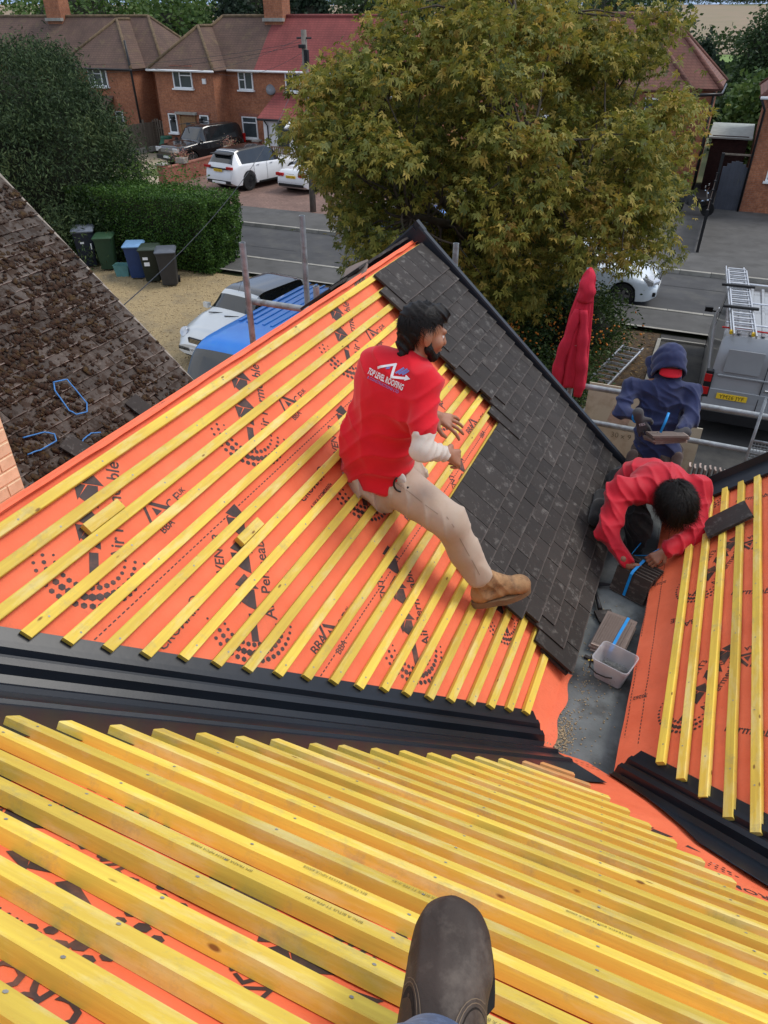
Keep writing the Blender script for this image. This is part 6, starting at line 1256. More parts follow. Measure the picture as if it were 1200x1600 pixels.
def sdf_mesh(name, prims, h=.006, k=.02, fold=None, smooth=2, noise_fn=None):
    lo = np.full(3, 1e9); hi = -lo
    for p in prims:
        pts = [p[1], p[2]] if p[0] == 'c' else [p[1]]; r = max(p[3], p[4]) if p[0] == 'c' else max(p[2])
        for q in pts: lo = np.minimum(lo, np.array(q)-r-.03); hi = np.maximum(hi, np.array(q)+r+.03)
    n = np.ceil((hi-lo)/h).astype(int)+1; Fd = np.full(n, .5, np.float32)
    ax = [lo[i]+h*np.arange(n[i], dtype=np.float32) for i in range(3)]
    for p in prims:
        kk = p[-1] or k; r = (max(p[3], p[4]) if p[0] == 'c' else max(p[2]))+2*kk+3*h
        pts = np.array([p[1], p[2]]) if p[0] == 'c' else np.array([p[1]])
        a = np.clip(((pts.min(0)-r-lo)/h).astype(int), 0, n-1); b = np.clip(((pts.max(0)+r-lo)/h).astype(int)+2, 1, n); sl = tuple(slice(a[i], b[i]) for i in range(3))
        X, Y, Z = np.meshgrid(ax[0][sl[0]], ax[1][sl[1]], ax[2][sl[2]], indexing='ij')
        if p[0] == 'c':
            d = np.array(p[2]-p[1], np.float32); L2 = max(float(d@d), 1e-9); px, py, pz = X-p[1].x, Y-p[1].y, Z-p[1].z; t = np.clip((px*d[0]+py*d[1]+pz*d[2])/L2, 0, 1); ds = np.sqrt((px-t*d[0])**2+(py-t*d[1])**2+(pz-t*d[2])**2)-(p[3]+(p[4]-p[3])*t)
        else:
            px, py, pz = X-p[1].x, Y-p[1].y, Z-p[1].z; A = p[3] or (Vector((1,0,0)), Vector((0,1,0)), Vector((0,0,1))); q = [(px*e.x+py*e.y+pz*e.z)/rr for e, rr in zip(A, p[2])]; g = np.sqrt(q[0]**2+q[1]**2+q[2]**2)+1e-6; g2 = np.sqrt((q[0]/p[2][0])**2+(q[1]/p[2][1])**2+(q[2]/p[2][2])**2)+1e-6; ds = g*(g-1)/g2
        cur = Fd[sl]; w = np.clip(.5+.5*(cur-ds)/kk, 0, 1); Fd[sl] = cur*(1-w)+ds*w-kk*w*(1-w)
    if fold:
        m_ = np.abs(Fd) < .04; ii = np.nonzero(m_); Q = np.stack([ax[0][ii[0]], ax[1][ii[1]], ax[2][ii[2]]], 1); Fd[m_] += fold(Q)
    ins = Fd < 0; nx, ny, nz_ = n; cs = [(i, j, l) for i in (0,1) for j in (0,1) for l in (0,1)]
    cnt = sum(ins[i:nx-1+i, j:ny-1+j, l:nz_-1+l].astype(np.int8) for i, j, l in cs); cells = np.argwhere((cnt > 0) & (cnt < 8)); cv = np.stack([Fd[cells[:,0]+i, cells[:,1]+j, cells[:,2]+l] for i, j, l in cs], 1)
    acc = np.zeros((len(cells), 3)); num = np.zeros(len(cells))
    for a in range(8):
        for b in range(a+1, 8):
            da = np.array(cs[b])-np.array(cs[a])
            if np.abs(da).sum() != 1: continue
            m_ = (cv[:, a] < 0) != (cv[:, b] < 0); t = cv[m_, a]/(cv[m_, a]-cv[m_, b]); acc[m_] += np.array(cs[a])+t[:, None]*da; num[m_] += 1
    V = lo+h*(cells+acc/num[:, None]); idx = -np.ones(n-1, np.int32); idx[tuple(cells.T)] = np.arange(len(cells)); FF = []
    for axis in range(3):
        o1, o2 = (axis+1) % 3, (axis+2) % 3; s0 = [slice(None)]*3; s1 = [slice(None)]*3; s0[axis] = slice(0, n[axis]-1); s1[axis] = slice(1, n[axis]); a, b = ins[tuple(s0)], ins[tuple(s1)]; e = np.argwhere(a != b); e = e[(e[:, o1] > 0) & (e[:, o2] > 0) & (e[:, o1] < n[o1]-1) & (e[:, o2] < n[o2]-1)]
        def cell(d1, d2): q = e.copy(); q[:, o1] -= d1; q[:, o2] -= d2; return idx[tuple(q.T)]
        q = np.stack([cell(1,1), cell(0,1), cell(0,0), cell(1,0)], 1); flip = b[tuple(e.T)]; q[flip] = q[flip][:, ::-1]; FF.append(q)
    FF = np.concatenate(FF); FF = FF[(FF >= 0).all(1)]
    for it in range(smooth):
        S = np.zeros_like(V); c = np.zeros(len(V))
        for a, b in ((0,1),(1,2),(2,3),(3,0)):
            np.add.at(S, FF[:, a], V[FF[:, b]]); np.add.at(S, FF[:, b], V[FF[:, a]]); np.add.at(c, FF[:, a], 1); np.add.at(c, FF[:, b], 1)
        V = V*.4+.6*S/np.maximum(c, 1)[:, None]
    return V, FF
def sdf_obj(name, prims, mat_, parent, h=.006, k=.02, fold=None, smooth=2, origin=None):
    V, F = sdf_mesh(name, prims, h, k, fold, smooth); o = origin if origin is not None else (parent.location if parent else Vector((0,0,0))); me = np_mesh(name, V-np.array(o), F); smooth_mesh(me); return link_mesh(name, me, mat_, parent)
def folds(amp, waves, seed, sharp=1.6):
    g = np.random.default_rng(seed); W_ = []
    for lam, d in waves:
        d = np.array(d)+g.normal(0, .25, 3); d /= np.linalg.norm(d); W_.append((d*6.283/lam, g.random()*6.28, g.normal(0, 9, 3), g.random()*6.28, g.normal(0, 5, 3)))
    def f(Q):
        o = np.zeros(len(Q), np.float32)
        for d, ph, w, ph2, w2 in W_: s = np.abs(np.sin(.5*(Q@d)+ph+1.3*np.sin(Q@w+ph2))); o += ((1-s)**sharp-.28)*np.clip(.35+.9*np.sin(Q@w2+ph), 0, 1.2)
        return -amp*2.1*o
    return f
def hand(wrist, d, nrm, thumb, curl=(.5,.5,.5,.5), spread=.10, s=1.0, tcurl=.4, tout=.8):
    """palm, four fingers of different lengths with two knuckle bends and a thumb from the side of the palm; d: finger direction, nrm: back of the hand, thumb: towards the thumb side"""
    d = d.normalized(); nrm = (nrm-d*nrm.dot(d)).normalized(); t = (thumb-d*thumb.dot(d)-nrm*thumb.dot(nrm)).normalized(); P = []
    kn = [wrist+d*.085*s+t*o*s-nrm*.002 for o in (.030, .010, -.010, -.028)]
    for q in kn: P.append(cap(wrist+(q-wrist)*.18, q, .017*s, .0115*s, .010))
    P.append(cap(wrist-d*.03*s, wrist+d*.02*s, .024*s, .022*s, .012))
    ln = [(.040,.025,.020), (.044,.028,.021), (.041,.026,.020), (.032,.020,.018)]
    for i, q in enumerate(kn):
        e = (d+t*spread*(1.5-i)).normalized(); a = 0; p = q
        for j in range(3):
            a += curl[i]*(.8, 1.0, .7)[j]; dr = (e*math.cos(a)-nrm*math.sin(a)).normalized(); p2 = p+dr*ln[i][j]*s; P.append(cap(p, p2, (.0092-.0007*j)*s, (.0086-.0008*j)*s, .004)); p = p2
    b0 = wrist+d*.022*s+t*.022*s; a1 = (d*.55+t*tout-nrm*.25).normalized(); b1 = b0+a1*.040*s; a2 = (d*(.8)+t*(tout-.5)-nrm*tcurl).normalized(); b2 = b1+a2*.030*s; b3 = b2+(d*.9+t*(tout-.9)-nrm*tcurl*1.3).normalized()*.024*s
    P += [cap(b0, b1, .015*s, .0115*s, .008), cap(b1, b2, .0108*s, .0098*s, .004), cap(b2, b3, .0098*s, .0082*s, .004)]; return P
def head(c, F, U, s=1.0):
    """skull, face, nose, brow, ears and neck root; returns body primitives and the head frame"""
    r, f, u = frame(F, U); q = lambda a, b, d: Vector(c)+(r*a+f*b+u*d)*s; A = (r, f, u)
    P = [ell(q(0,-.012,.022), (.071*s,.090*s,.085*s), A), ell(q(0,.028,-.035), (.058*s,.062*s,.075*s), A), ell(q(0,.040,-.082), (.036*s,.036*s,.026*s), A, .02), cap(q(0,.088,.012), q(0,.104,-.026), .009*s, .015*s, .010), cap(q(-.03,.080,.022), q(.03,.080,.022), .012*s, .012*s, .015), cap(q(-.018,.088,-.055), q(.018,.088,-.055), .008*s, .008*s, .01)]
    for sd in (-1, 1): P += [ell(q(sd*.074,-.008,-.012), (.008*s,.019*s,.032*s), A, .008), ell(q(sd*.079,-.014,-.004), (.006*s,.018*s,.022*s), A, .006), ell(q(sd*.042,.055,-.025), (.024*s,.026*s,.026*s), A, .02)]
    return P, q, A
def skin_mat(name, c, c2):
    m, n, b = nodes_of(name); v = coords(n); n.links.new(mixrgb(n, ramp(n, noise_tex(n, v, 18, 5), [(.3,0),(.7,1)]), c, c2), b.inputs['Base Color']); b.inputs['Roughness'].default_value = .5; b.inputs['Subsurface Weight'].default_value = .08; b.inputs['Subsurface Radius'].default_value = (.012,.005,.003); bump(n, b, noise_tex(n, v, 240, 3), .25, .001); return m
def fabric(name, c, rough=.9, var=.12, weave=520, bmp=.35, dirt=None, dscale=6):
    m, n, b = nodes_of(name); v = coords(n); cc = mixrgb(n, ramp(n, noise_tex(n, v, 8, 5), [(.3,0),(.7,1)]), mul(c, 1-var), mul(c, 1+var))
    if dirt: cc = mixrgb(n, ramp(n, noise_tex(n, v, dscale, 7, .7), [(.5,0),(.72,.6)]), cc, dirt)
    n.links.new(cc, b.inputs['Base Color']); b.inputs['Roughness'].default_value = rough; b.inputs['Specular IOR Level'].default_value = .2; b.inputs['Sheen Weight'].default_value = .15; bump(n, b, noise_tex(n, v, weave, 2), bmp, .0012); return m
def strands(name, root_fn, n, ln, wd, m, parent, flow, seed=1, lift=.004, org=None):
    """short hair locks lying over the scalp: root_fn gives (point, normal); flow(point) the combing direction"""
    g = np.random.default_rng(seed); V = []; F = []; o = np.array(org)
    for i in range(n):
        p, nr = root_fn(g); d = flow(p)+Vector(g.normal(0, .35, 3)); d = (d-nr*d.dot(nr)*.85).normalized(); s = nr.cross(d).normalized(); l = ln*(.6+.8*g.random()); w = wd*(.6+.7*g.random()); b = len(V)
        for j in range(4):
            q = j/3; c = p+d*l*q+nr*(lift*math.sin(q*2.2)+.003*g.random())-Vector((0,0,1))*l*.25*q*q; ww = w*(1-q*.85); V += [c-s*ww, c+s*ww]
        for j in range(3): F.append((b+2*j, b+2*j+1, b+2*j+3, b+2*j+2))
    return link_mesh(name, np_mesh(name, np.array([tuple(v) for v in V])-o, np.array(F)), m, parent)
hair_m = mat('black_hair', (.0075,.006,.0055), .55, .4, 60, spec=.22); skin1 = skin_mat('skin_tan', (.30,.135,.075), (.38,.18,.105)); skin2 = skin_mat('skin_deep', (.22,.095,.055), (.29,.135,.080)); eye_m = mat('eye_white', (.7,.68,.65), .2, .05)
red_tee = fabric('red_tshirt_cotton', (.62,.010,.022), .85, .08); beige_t = fabric('cream_sleeve_cotton', (.58,.52,.46), .9, .08, dirt=(.40,.34,.29)); chino = fabric('pale_work_trousers', (.46,.365,.29), .9, .08, 420, .4, (.42,.31,.22), 5); tan_boot = mat('tan_suede', (.37,.215,.105), .85, .22, 14, .5, 160, .002, dirt=(.16,.09,.05), dscale=12); sole_m = mat('rubber_sole', (.20,.12,.065), .8, .2, 12); navy = fabric('navy_sweat_fabric', (.027,.035,.090), .95, .15, 300, .5); brown_tr = fabric('brown_work_trousers', (.085,.064,.052), .95, .18, 300, .4, (.12,.10,.085)); glove_m = fabric('grey_work_glove', (.060,.058,.062), .9, .2, 200, .5); black_tr = fabric('black_work_trousers', (.012,.012,.013), .9, .25, 300, .4, (.05,.045,.04)); red_jk = fabric('red_softshell_jacket', (.50,.010,.026), .62, .10, 300, .3, (.32,.010,.02)); cap_m = fabric('red_cap_cotton', (.60,.015,.03), .8, .08)

# ---- person sitting on the battens, red t-shirt -------------------------
p1 = empty('person', at3(592, 760, 3.46), 0, 'person in red t-shirt and pale trousers sitting on the yellow battens', 'person', 'roofers at work'); O1 = p1.location
F1 = (RIGHT*.58+AWAY*.80).normalized(); Rt1 = F1.cross(ZUP).normalized()       # torso faces away to the right
pel, wai, che, nek = at3(590,730,3.40), at3(588,690,3.30), at3(612,612,3.14), at3(643,562,3.05)
shR, shL = at3(664,600,3.00), at3(586,572,3.22); elR, wrR = at3(660,703,2.96), at3(693,709,3.07); elL, wrL = at3(630,650,3.36), at3(676,648,3.30)
hc = at3(661,520,3.02); hF = (RIGHT*.93+AWAY*.34-ZUP*.28); hU = ZUP*1.0-RIGHT*.30
hp_, q1, A1 = head(hc, hF, hU, 1.02)
sp = (che-pel).normalized(); At = (Rt1, F1, sp)
hipR, hipL = at3(606,748,3.37), at3(575,735,3.46); kneR, ankR = at3(702,815,3.26), at3(757,913,3.46); kneL, ankL = hipL+AWAY*.30+RIGHT*.10+ZUP*.02, hipL+AWAY*.10+RIGHT*.24-ZUP*.10
body = hp_+[cap(nek-sp*.05, hc-hF.normalized()*.015-ZUP*.05, .060, .052), ell(che, (.13,.085,.16), At), ell(wai, (.12,.09,.13), At), ell(pel, (.13,.10,.11), At)]
body += chain([shR, elR, wrR], [.040,.032,.025])+chain([shL, elL, wrL], [.040,.032,.025])+chain([hipR, kneR, ankR], [.06,.045,.035])+chain([hipL, kneL, ankL], [.06,.045,.035])+[cap(nek, shR, .045,.04), cap(nek, shL, .045,.04)]
body += hand(wrR, (RIGHT*.80+AWAY*.35-ZUP*.45), (ZUP*.6-AWAY*.55-RIGHT*.1), (AWAY*.6+ZUP*.8), (1.05,1.0,1.0,.95), .04, 1.02, .8, .5)
body += hand(wrL, (RIGHT*.92+AWAY*.05-ZUP*.40), (ZUP*.85-AWAY*.5), (-AWAY*.7-ZUP*.5), (.28,.22,.26,.34), .20, 1.05, .3, .9)
sdf_obj('body', body, skin1, p1, .0042, .016)
tee = [cap(che-sp*.02, pel+sp*.02, .128,.140), cap(che-sp*.02+Rt1*.055, pel+Rt1*.045, .115,.125), cap(che-sp*.02-Rt1*.055, pel-Rt1*.05, .115,.125), ell(che, (.178,.118,.185), At), ell(che+sp*.085, (.165,.092,.09), At), ell(wai-F1*.015, (.168,.128,.15), At), ell(pel-sp*.005-F1*.01, (.176,.138,.075), At), cap(shR, shL, .072,.072), cap(nek-sp*.055, nek-sp*.02, .075,.066), cap(shR, shR.lerp(elR, .70), .062,.064), cap(shL, shL.lerp(elL, .70), .062,.062), ell(at3(556,705,3.30), (.075,.07,.09), At), ell(at3(640,640,3.06), (.055,.06,.075), At)]
tw_ = [(.13,(.5,.3,.8)),(.20,(.9,-.3,.3)),(.085,(-.5,.2,.8)),(.28,(.3,.3,.9))]
tee_o = sdf_obj('t_shirt', tee, red_tee, p1, .0055, .045, folds(.0050, tw_, 3))
sdf_obj('undershirt_sleeve', chain([shR.lerp(elR, .55), elR, wrR-(wrR-elR).normalized()*.012], [.051,.049,.036]), beige_t, p1, .005, .02, folds(.0035, [(.04,(.5,.5,-.3)),(.06,(.7,.2,.4))], 5)); sdf_obj('undershirt_sleeve', chain([shL.lerp(elL, .5), elL, wrL-(wrL-elL).normalized()*.012], [.050,.047,.035]), beige_t, p1, .005, .02, folds(.0035, [(.04,(.5,.5,-.3)),(.06,(.7,.2,.4))], 6))
legd = (ankR-kneR).normalized()
nB_ = Vector((s_, 0, c_))
tr = [ell(pel-nB_*.045, (.150,.125,.060), (Rt1, nB_.cross(Rt1), nB_)), ell(pel-sp*.05, (.168,.130,.095), At), cap(pel-sp*.03+Rt1*.05, kneR, .105,.080), cap(hipR+F1*.02, kneR, .098,.078), cap(kneR, kneR.lerp(ankR, .45), .078,.068), cap(kneR.lerp(ankR, .45), ankR-legd*.060, .068,.062), cap(hipL, kneL, .098,.078), cap(kneL, ankL, .075,.06), ell(pel-sp*.07-F1*.02, (.150,.125,.075), At)]
sdf_obj('trousers', tr, chino, p1, .0055, .03, folds(.0085, [(.09,(.6,.3,-.7)),(.14,(.3,.8,.3)),(.06,(.8,.2,.2)),(.20,(.2,.6,.6))], 8))
# seams and a hip pocket stitched on the trousers
tro = [o for o in p1.children if o.name.startswith('trousers')][0]; seam_m = fabric('trouser_seam', (.30,.23,.175), .9, .1)
vn = (-AWAY*.55+ZUP*.75-RIGHT*.1).normalized(); td = (kneR-hipR); td = (td-vn*td.dot(vn)).normalized(); tu = vn.cross(td).normalized()
def strip(P, w):
    V = []; 
    for i, (x, y) in enumerate(P):
        q = P[min(i+1, len(P)-1)]; r_ = P[max(i-1, 0)]; d = Vector((q[0]-r_[0], q[1]-r_[1])).normalized(); V += [(x-d.y*w, y+d.x*w), (x+d.y*w, y-d.x*w)]
    return V, [(2*i, 2*i+1, 2*i+3, 2*i+2) for i in range(len(P)-1)]
project_print(tro, hipR-O1, td, tu, 1.0, [strip([(.02+.06*i, -.020+.004*math.sin(i)) for i in range(6)], .0018), strip([(.01,.045),(.05,.050),(.09,.040),(.105,.012),(.10,-.02)], .0016)], 'seam', seam_m, p1, .0030, .25)
sd_ = (ankR-kneR); sd_ = (sd_-vn*sd_.dot(vn)).normalized(); su = vn.cross(sd_).normalized(); project_print(tro, kneR-O1, sd_, su, 1.0, [strip([(.0+.05*i, -.012) for i in range(7)], .0018)], 'seam', seam_m, p1, .0030, .25)
# hair, beard, eyes
hr_p = [ell(q1(0,-.020,.062), (.077,.095,.064), A1), ell(q1(0,-.066,-.005), (.067,.040,.074), A1), ell(q1(0,.036,.086), (.065,.064,.040), A1), ell(q1(0,-.072,-.075), (.048,.024,.040), A1)]
sdf_obj('hair', hr_p, hair_m, p1, .005, .025, folds(.0042, [(.030,(.6,.4,.3)),(.045,(.2,.8,.4)),(.06,(.7,.1,.7))], 11), 1)
def scalp1(g):
    while True:
        v = Vector(g.normal(0, 1, 3)).normalized()
        if v.z < -.75 or (v.y > .30 and v.z < .45) or (v.y > -.35 and v.z < .12): continue
        p = q1(v.x*.079, -.018+v.y*.095, .036+v.z*.084 if v.z > 0 else .036+v.z*.100); return p, (A1[0]*v.x+A1[1]*v.y+A1[2]*v.z).normalized()
strands('hair_locks', scalp1, 4200, .034, .0014, hair_m, p1, lambda p: (A1[1]*.25-A1[2]*.75) if (p-hc).dot(A1[2]) < .06 else (A1[1]*.9+A1[0]*.2), 4, .005, O1)
bd_p = [ell(q1(0,.046,-.086), (.044,.046,.030), A1), cap(q1(-.062,.012,-.055), q1(-.03,.055,-.088), .017,.020), cap(q1(.062,.012,-.055), q1(.03,.055,-.088), .017,.020), cap(q1(-.066,.0,-.010), q1(-.062,.012,-.055), .008,.016), cap(q1(.066,.0,-.010), q1(.062,.012,-.055), .008,.016), cap(q1(-.022,.088,-.042), q1(.022,.088,-.042), .008,.008), ell(q1(0,.085,-.078), (.022,.014,.020), A1)]
sdf_obj('beard', bd_p, hair_m, p1, .004, .014, folds(.0015, [(.012,(.5,.5,.5)),(.018,(.1,.8,.4))], 12), 1)
for sd in (-1, 1): b = MB(); b.lathe([(0,-.0115),(.008,-.008),(.0115,0),(.008,.008),(0,.0115)], q1(sd*.030,.074,.0)-O1, 10); b.build('eye', eye_m, p1, smooth=True)
# boot
bF = (at3(818,922,3.545)-at3(748,942,3.50)); heel = at3(748,938,3.50); bR, bFn, bU = frame(bF, (ankR-heel)); L_ = .245
BS = 1.14; bp = lambda a, b, c: heel+(bR*a+bFn*b+bU*c)*BS
boot = [ell(bp(0,.012,.030), (.041,.050,.048), (bR,bFn,bU)), ell(bp(0,.085,.032), (.043,.08,.046), (bR,bFn,bU)), ell(bp(.002,.170,.030), (.052,.066,.044), (bR,bFn,bU)), ell(bp(.003,.200,.026), (.049,.046,.041), (bR,bFn,bU)), cap(bp(0,.018,.04), bp(0,.020,.120), .046,.050), cap(bp(0,.13,.050), bp(0,.045,.105), .040,.044)]
bt_o = sdf_obj('boot', boot, tan_boot, p1, .004, .022, folds(.0016, [(.03,(.5,.7,.2)),(.05,(.2,.5,.7))], 21))
b = MB(); ol = [(.030*math.sin(t)*(1 if math.cos(t) < 0 else 1)*(1.25 if math.cos(t) > 0 else 1.05), .105+.140*-math.cos(t)*-1) for t in np.linspace(0, 2*math.pi, 33)[:-1]]
ol = [(x*1.28, y) for x, y in ol]; b.prism(ol, lambda x, y: bp(x, y, -.028)-O1, lambda x, y: bp(x*1.02, y, .002)-O1); b.build('boot_sole', sole_m, bt_o.parent, smooth=40)
sdf_obj('boot_cuff', [cap(bp(-.0,.008,.112), bp(.0,.022,.128), .047,.047)], black_tr, p1, .004, .01)
for j in range(4): MB().tube([bp(-.026,.118-.020*j,.066+.016*j)-O1, bp(0,.126-.020*j,.082+.015*j)-O1, bp(.026,.118-.020*j,.066+.016*j)-O1], .0028, 5).build('lace', mat('red_lace', (.18,.03,.05), .8, .2) if j == 0 else bpy.data.materials['red_lace'], p1)
# gloves and lanyard tucked at the hip
lp = at3(627,742,3.24); sdf_obj('tucked_glove', [ell(lp-ZUP*.02, (.020,.010,.030), (RIGHT, AWAY, ZUP)), cap(lp-ZUP*.02, lp-ZUP*.065+RIGHT*.01, .010,.006), cap(lp+RIGHT*.010-ZUP*.02, lp+RIGHT*.026-ZUP*.05, .008,.005)], fabric('white_glove', (.55,.54,.52), .9, .15), p1, .004, .012); P = [lp+RIGHT*(.034*math.cos(t))+ZUP*(.042*math.sin(t)-.03)-AWAY*.030 for t in np.linspace(2.2, 5.9, 16)]; MB().tube([p-O1 for p in P], .0048, 6).build('black_cord', MAT['black'], p1, smooth=True)
# shirt print: laid along the shoulder blades
bn_ = -(F1*.86+RIGHT*.0)+ZUP*.42; bn_.normalize(); rt = (RIGHT*.86+AWAY*.10-ZUP*.40); rt = (rt-bn_*rt.dot(bn_)).normalized(); upv = bn_.cross(rt).normalized(); org = at3(590,592,2.95)-O1; txm = [(V_, F_) for V_, F_ in [text2d('TOP LEVEL ROOFING', .235, .035)]]; txm2 = [text2d('& CONSTRUCTIONS LTD', .11, .012)]
def scale_to(V, w, dy): xs = [v[0] for v in V]; k = w/(max(xs)-min(xs)); return [(v[0]*k, v[1]+dy) for v in V]
Wt, Bl = logo2d()
project_print(tee_o, org, rt, upv, .105, [([(x+.14, y+.02) for x, y in P], [tuple(range(len(P)))]) for P in Wt]+[(scale_to(txm[0][0], 1.70, -.06), txm[0][1])], 'print_white', wprint, p1, .0035); project_print(tee_o, org, rt, upv, .105, [([(x+.14, y+.02) for x, y in P], [tuple(range(len(P)))]) for P in Bl]+[(scale_to(txm2[0][0], 1.50, -.24), txm2[0][1])], 'print_blue', bprint, p1, .0035)['kind'] = 'stuff'

# ---- person crouching in the gutter, red jacket -------------------------
p2 = empty('person', Vector((.02, 4.15, ZG)), 0, 'person in red jacket crouching in the gutter, dark head bowed over tiles', 'person', 'roofers at work'); O2 = p2.location
pel, mid, che, nek = at3(990,752,4.98), at3(1008,745,4.75), at3(1030,752,4.50), at3(1045,768,4.38)
shR, shL = at3(968,768,4.43), at3(1090,765,4.40); elR, wrR = at3(950,832,4.34), at3(978,880,4.23); elL, wrL = at3(1086,836,4.28), at3(1040,860,4.20); hc = at3(1053,787,4.16); hF = (-AWAY*.55-ZUP*.80+RIGHT*.16); hU = (-AWAY*.75+ZUP*.62)
hp_, q2, A2 = head(hc, hF, hU, 1.04); sp = (che-pel).normalized(); rt = (shR-shL).normalized(); At = frame(sp, ZUP); At = (At[0], At[2], At[1])       # side, up, along the spine
hipR, hipL = pel-RIGHT*.09, pel+RIGHT*.09; kneR, ankR = at3(1000,822,4.50), at3(985,868,4.68); kneL, ankL = at3(1097,832,4.42), at3(1046,842,4.78)
body = hp_+[cap(nek, hc+AWAY*.04+ZUP*.03, .058,.05), ell(che, (.13,.085,.13), At), ell(mid, (.12,.09,.14), At), ell(pel, (.13,.10,.11), At)]+chain([shR, elR, wrR], [.040,.032,.025])+chain([shL, elL, wrL], [.040,.032,.025])+chain([hipR, kneR, ankR], [.06,.045,.035])+chain([hipL, kneL, ankL], [.06,.045,.035])+[cap(nek, shR, .045,.04), cap(nek, shL, .045,.04)]
body += hand(wrR, (RIGHT*.55-AWAY*.25-ZUP*.8), (-RIGHT*.4-AWAY*.7+ZUP*.3), (RIGHT*.5-AWAY*.6), (.7,.7,.75,.8), .05, 1.0, .6, .7)+hand(wrL, (-RIGHT*.75-AWAY*.30-ZUP*.45), (-AWAY*.6+ZUP*.8), (-AWAY*.7-ZUP*.4), (.85,.85,.9,.9), .05, 1.0, .7, .6)
sdf_obj('body', body, skin2, p2, .0045, .016)
jk = [ell(che, (.185,.125,.15), At), ell(mid, (.178,.13,.19), At), ell(pel+sp*.06, (.165,.125,.11), At), cap(shR, shL, .085,.085), cap(nek+AWAY*.02, nek-AWAY*.005-ZUP*.005, .085,.070)]+chain([shR, elR, wrR-(wrR-elR).normalized()*.015], [.082,.066,.047])+chain([shL, elL, wrL-(wrL-elL).normalized()*.015], [.082,.066,.047])
jo = sdf_obj('jacket', jk, red_jk, p2, .0055, .04, folds(.0050, [(.17,(.7,.5,.3)),(.12,(.2,.4,.8)),(.24,(.5,.1,.8)),(.09,(.8,.2,.3))], 31, 2.2))
tr = [ell(pel-sp*.06, (.155,.125,.11), At), cap(hipR, kneR, .098,.078), cap(kneR, ankR, .075,.058), cap(hipL, kneL, .098,.080), cap(kneL, ankL, .076,.058)]; sdf_obj('trousers', tr, black_tr, p2, .006, .03, folds(.0045, [(.07,(.6,.3,-.7)),(.10,(.3,.8,.3)),(.05,(.8,.2,.2))], 33))
for nm, an in (('boot', ankR), ('boot', ankL)): sdf_obj(nm, [cap(an+ZUP*.03, an-ZUP*.02, .048,.046), cap(an-ZUP*.035, an-ZUP*.045-AWAY*.17+RIGHT*.02, .040,.038)], MAT['black'], p2, .006, .02)
sdf_obj('boot', [cap(at3(938,792,4.62), at3(930,812,4.52), .055,.045), cap(at3(940,775,4.75), at3(936,800,4.60), .05,.05)], black_tr, p2, .006, .02)
hr_p = [ell(q2(0,-.016,.040), (.100,.112,.094), A2), ell(q2(0,-.060,-.020), (.082,.055,.075), A2), ell(q2(0,.050,.066), (.084,.066,.056), A2)]; sdf_obj('hair', hr_p, hair_m, p2, .005, .025, folds(.0055, [(.035,(.6,.4,.3)),(.05,(.2,.8,.4)),(.07,(.7,.1,.6))], 35), 1)
def scalp2(g):
    while True:
        v = Vector(g.normal(0, 1, 3)).normalized()
        if v.z < -.6 or (v.y > .55 and v.z < .2): continue
        return q2(v.x*.100, -.014+v.y*.114, .036+v.z*.096), (A2[0]*v.x+A2[1]*v.y+A2[2]*v.z).normalized()
strands('hair_locks', scalp2, 5200, .066, .0015, hair_m, p2, lambda p: A2[1]*.6+A2[0]*.5*math.sin((p-hc).dot(A2[0])*60), 6, .020, O2)
# open collar and visor-like fringe edge
b = MB(); P = [nek+rt*(-.075*math.cos(t))+ZUP*(.055*math.sin(t)+.02)-AWAY*.02 for t in np.linspace(.15, 3.0, 14)]; b.tube([p-O2 for p in P], .014, 7); b.build('collar', red_jk, p2, smooth=True)
# loose blue strapping under his hands
tag(MB().tube([at3(1012,835,4.52), at3(1000,850,4.50), at3(985,868,4.48), at3(1012,868,4.40), at3(1030,858,4.30)], .004, 5).build('loose_strap', MAT['blue_strap'], None, smooth=True), 'loop of blue plastic strapping between the crouching person hands and knees', 'strap')

# ---- person standing on the scaffold, navy hoodie -----------------------
p3 = empty('person', Vector((.02, 5.22, 3.105)), 0, 'person in navy hoodie with hood up and red cap holding tiles', 'person', 'roofers at work'); O3 = p3.location
pel, wai, che, nek = at3(1026,706,5.35), at3(1028,672,5.28), at3(1034,626,5.20), at3(1043,597,5.14); shR, shL = at3(983,606,5.16), at3(1083,612,5.14); elR, wrR = at3(972,642,5.10), at3(998,652,4.94); elL, wrL = at3(1080,655,5.06), at3(1062,676,4.93); hc = at3(1046,566,5.10); hF = (-AWAY*.80-ZUP*.52-RIGHT*.12); hU = ZUP-AWAY*.35
hp_, q3, A3 = head(hc, hF, hU, 1.0); sp = (che-pel).normalized(); r3, f3, u3 = frame(-AWAY*1.0, sp); At = (r3, f3, sp); foot = 3.105
hipR, hipL = pel-RIGHT*.09, pel+RIGHT*.09; kneR, kneL = Vector((hipR.x-.03, hipR.y-.03, 3.50)), Vector((hipL.x+.03, hipL.y-.03, 3.50)); ankR, ankL = Vector((kneR.x, kneR.y+.02, 3.17)), Vector((kneL.x, kneL.y+.02, 3.17))
body = hp_+[cap(nek, hc+AWAY*.02-ZUP*.03, .058,.05), ell(che, (.13,.085,.16), At), ell(wai, (.12,.09,.13), At), ell(pel, (.13,.10,.11), At)]+chain([shR, elR, wrR], [.040,.032,.026])+chain([shL, elL, wrL], [.040,.032,.026])+chain([hipR, kneR, ankR], [.06,.045,.035])+chain([hipL, kneL, ankL], [.06,.045,.035])+[cap(nek, shR, .045,.04), cap(nek, shL, .045,.04)]
sdf_obj('body', body, skin2, p3, .0045, .016)
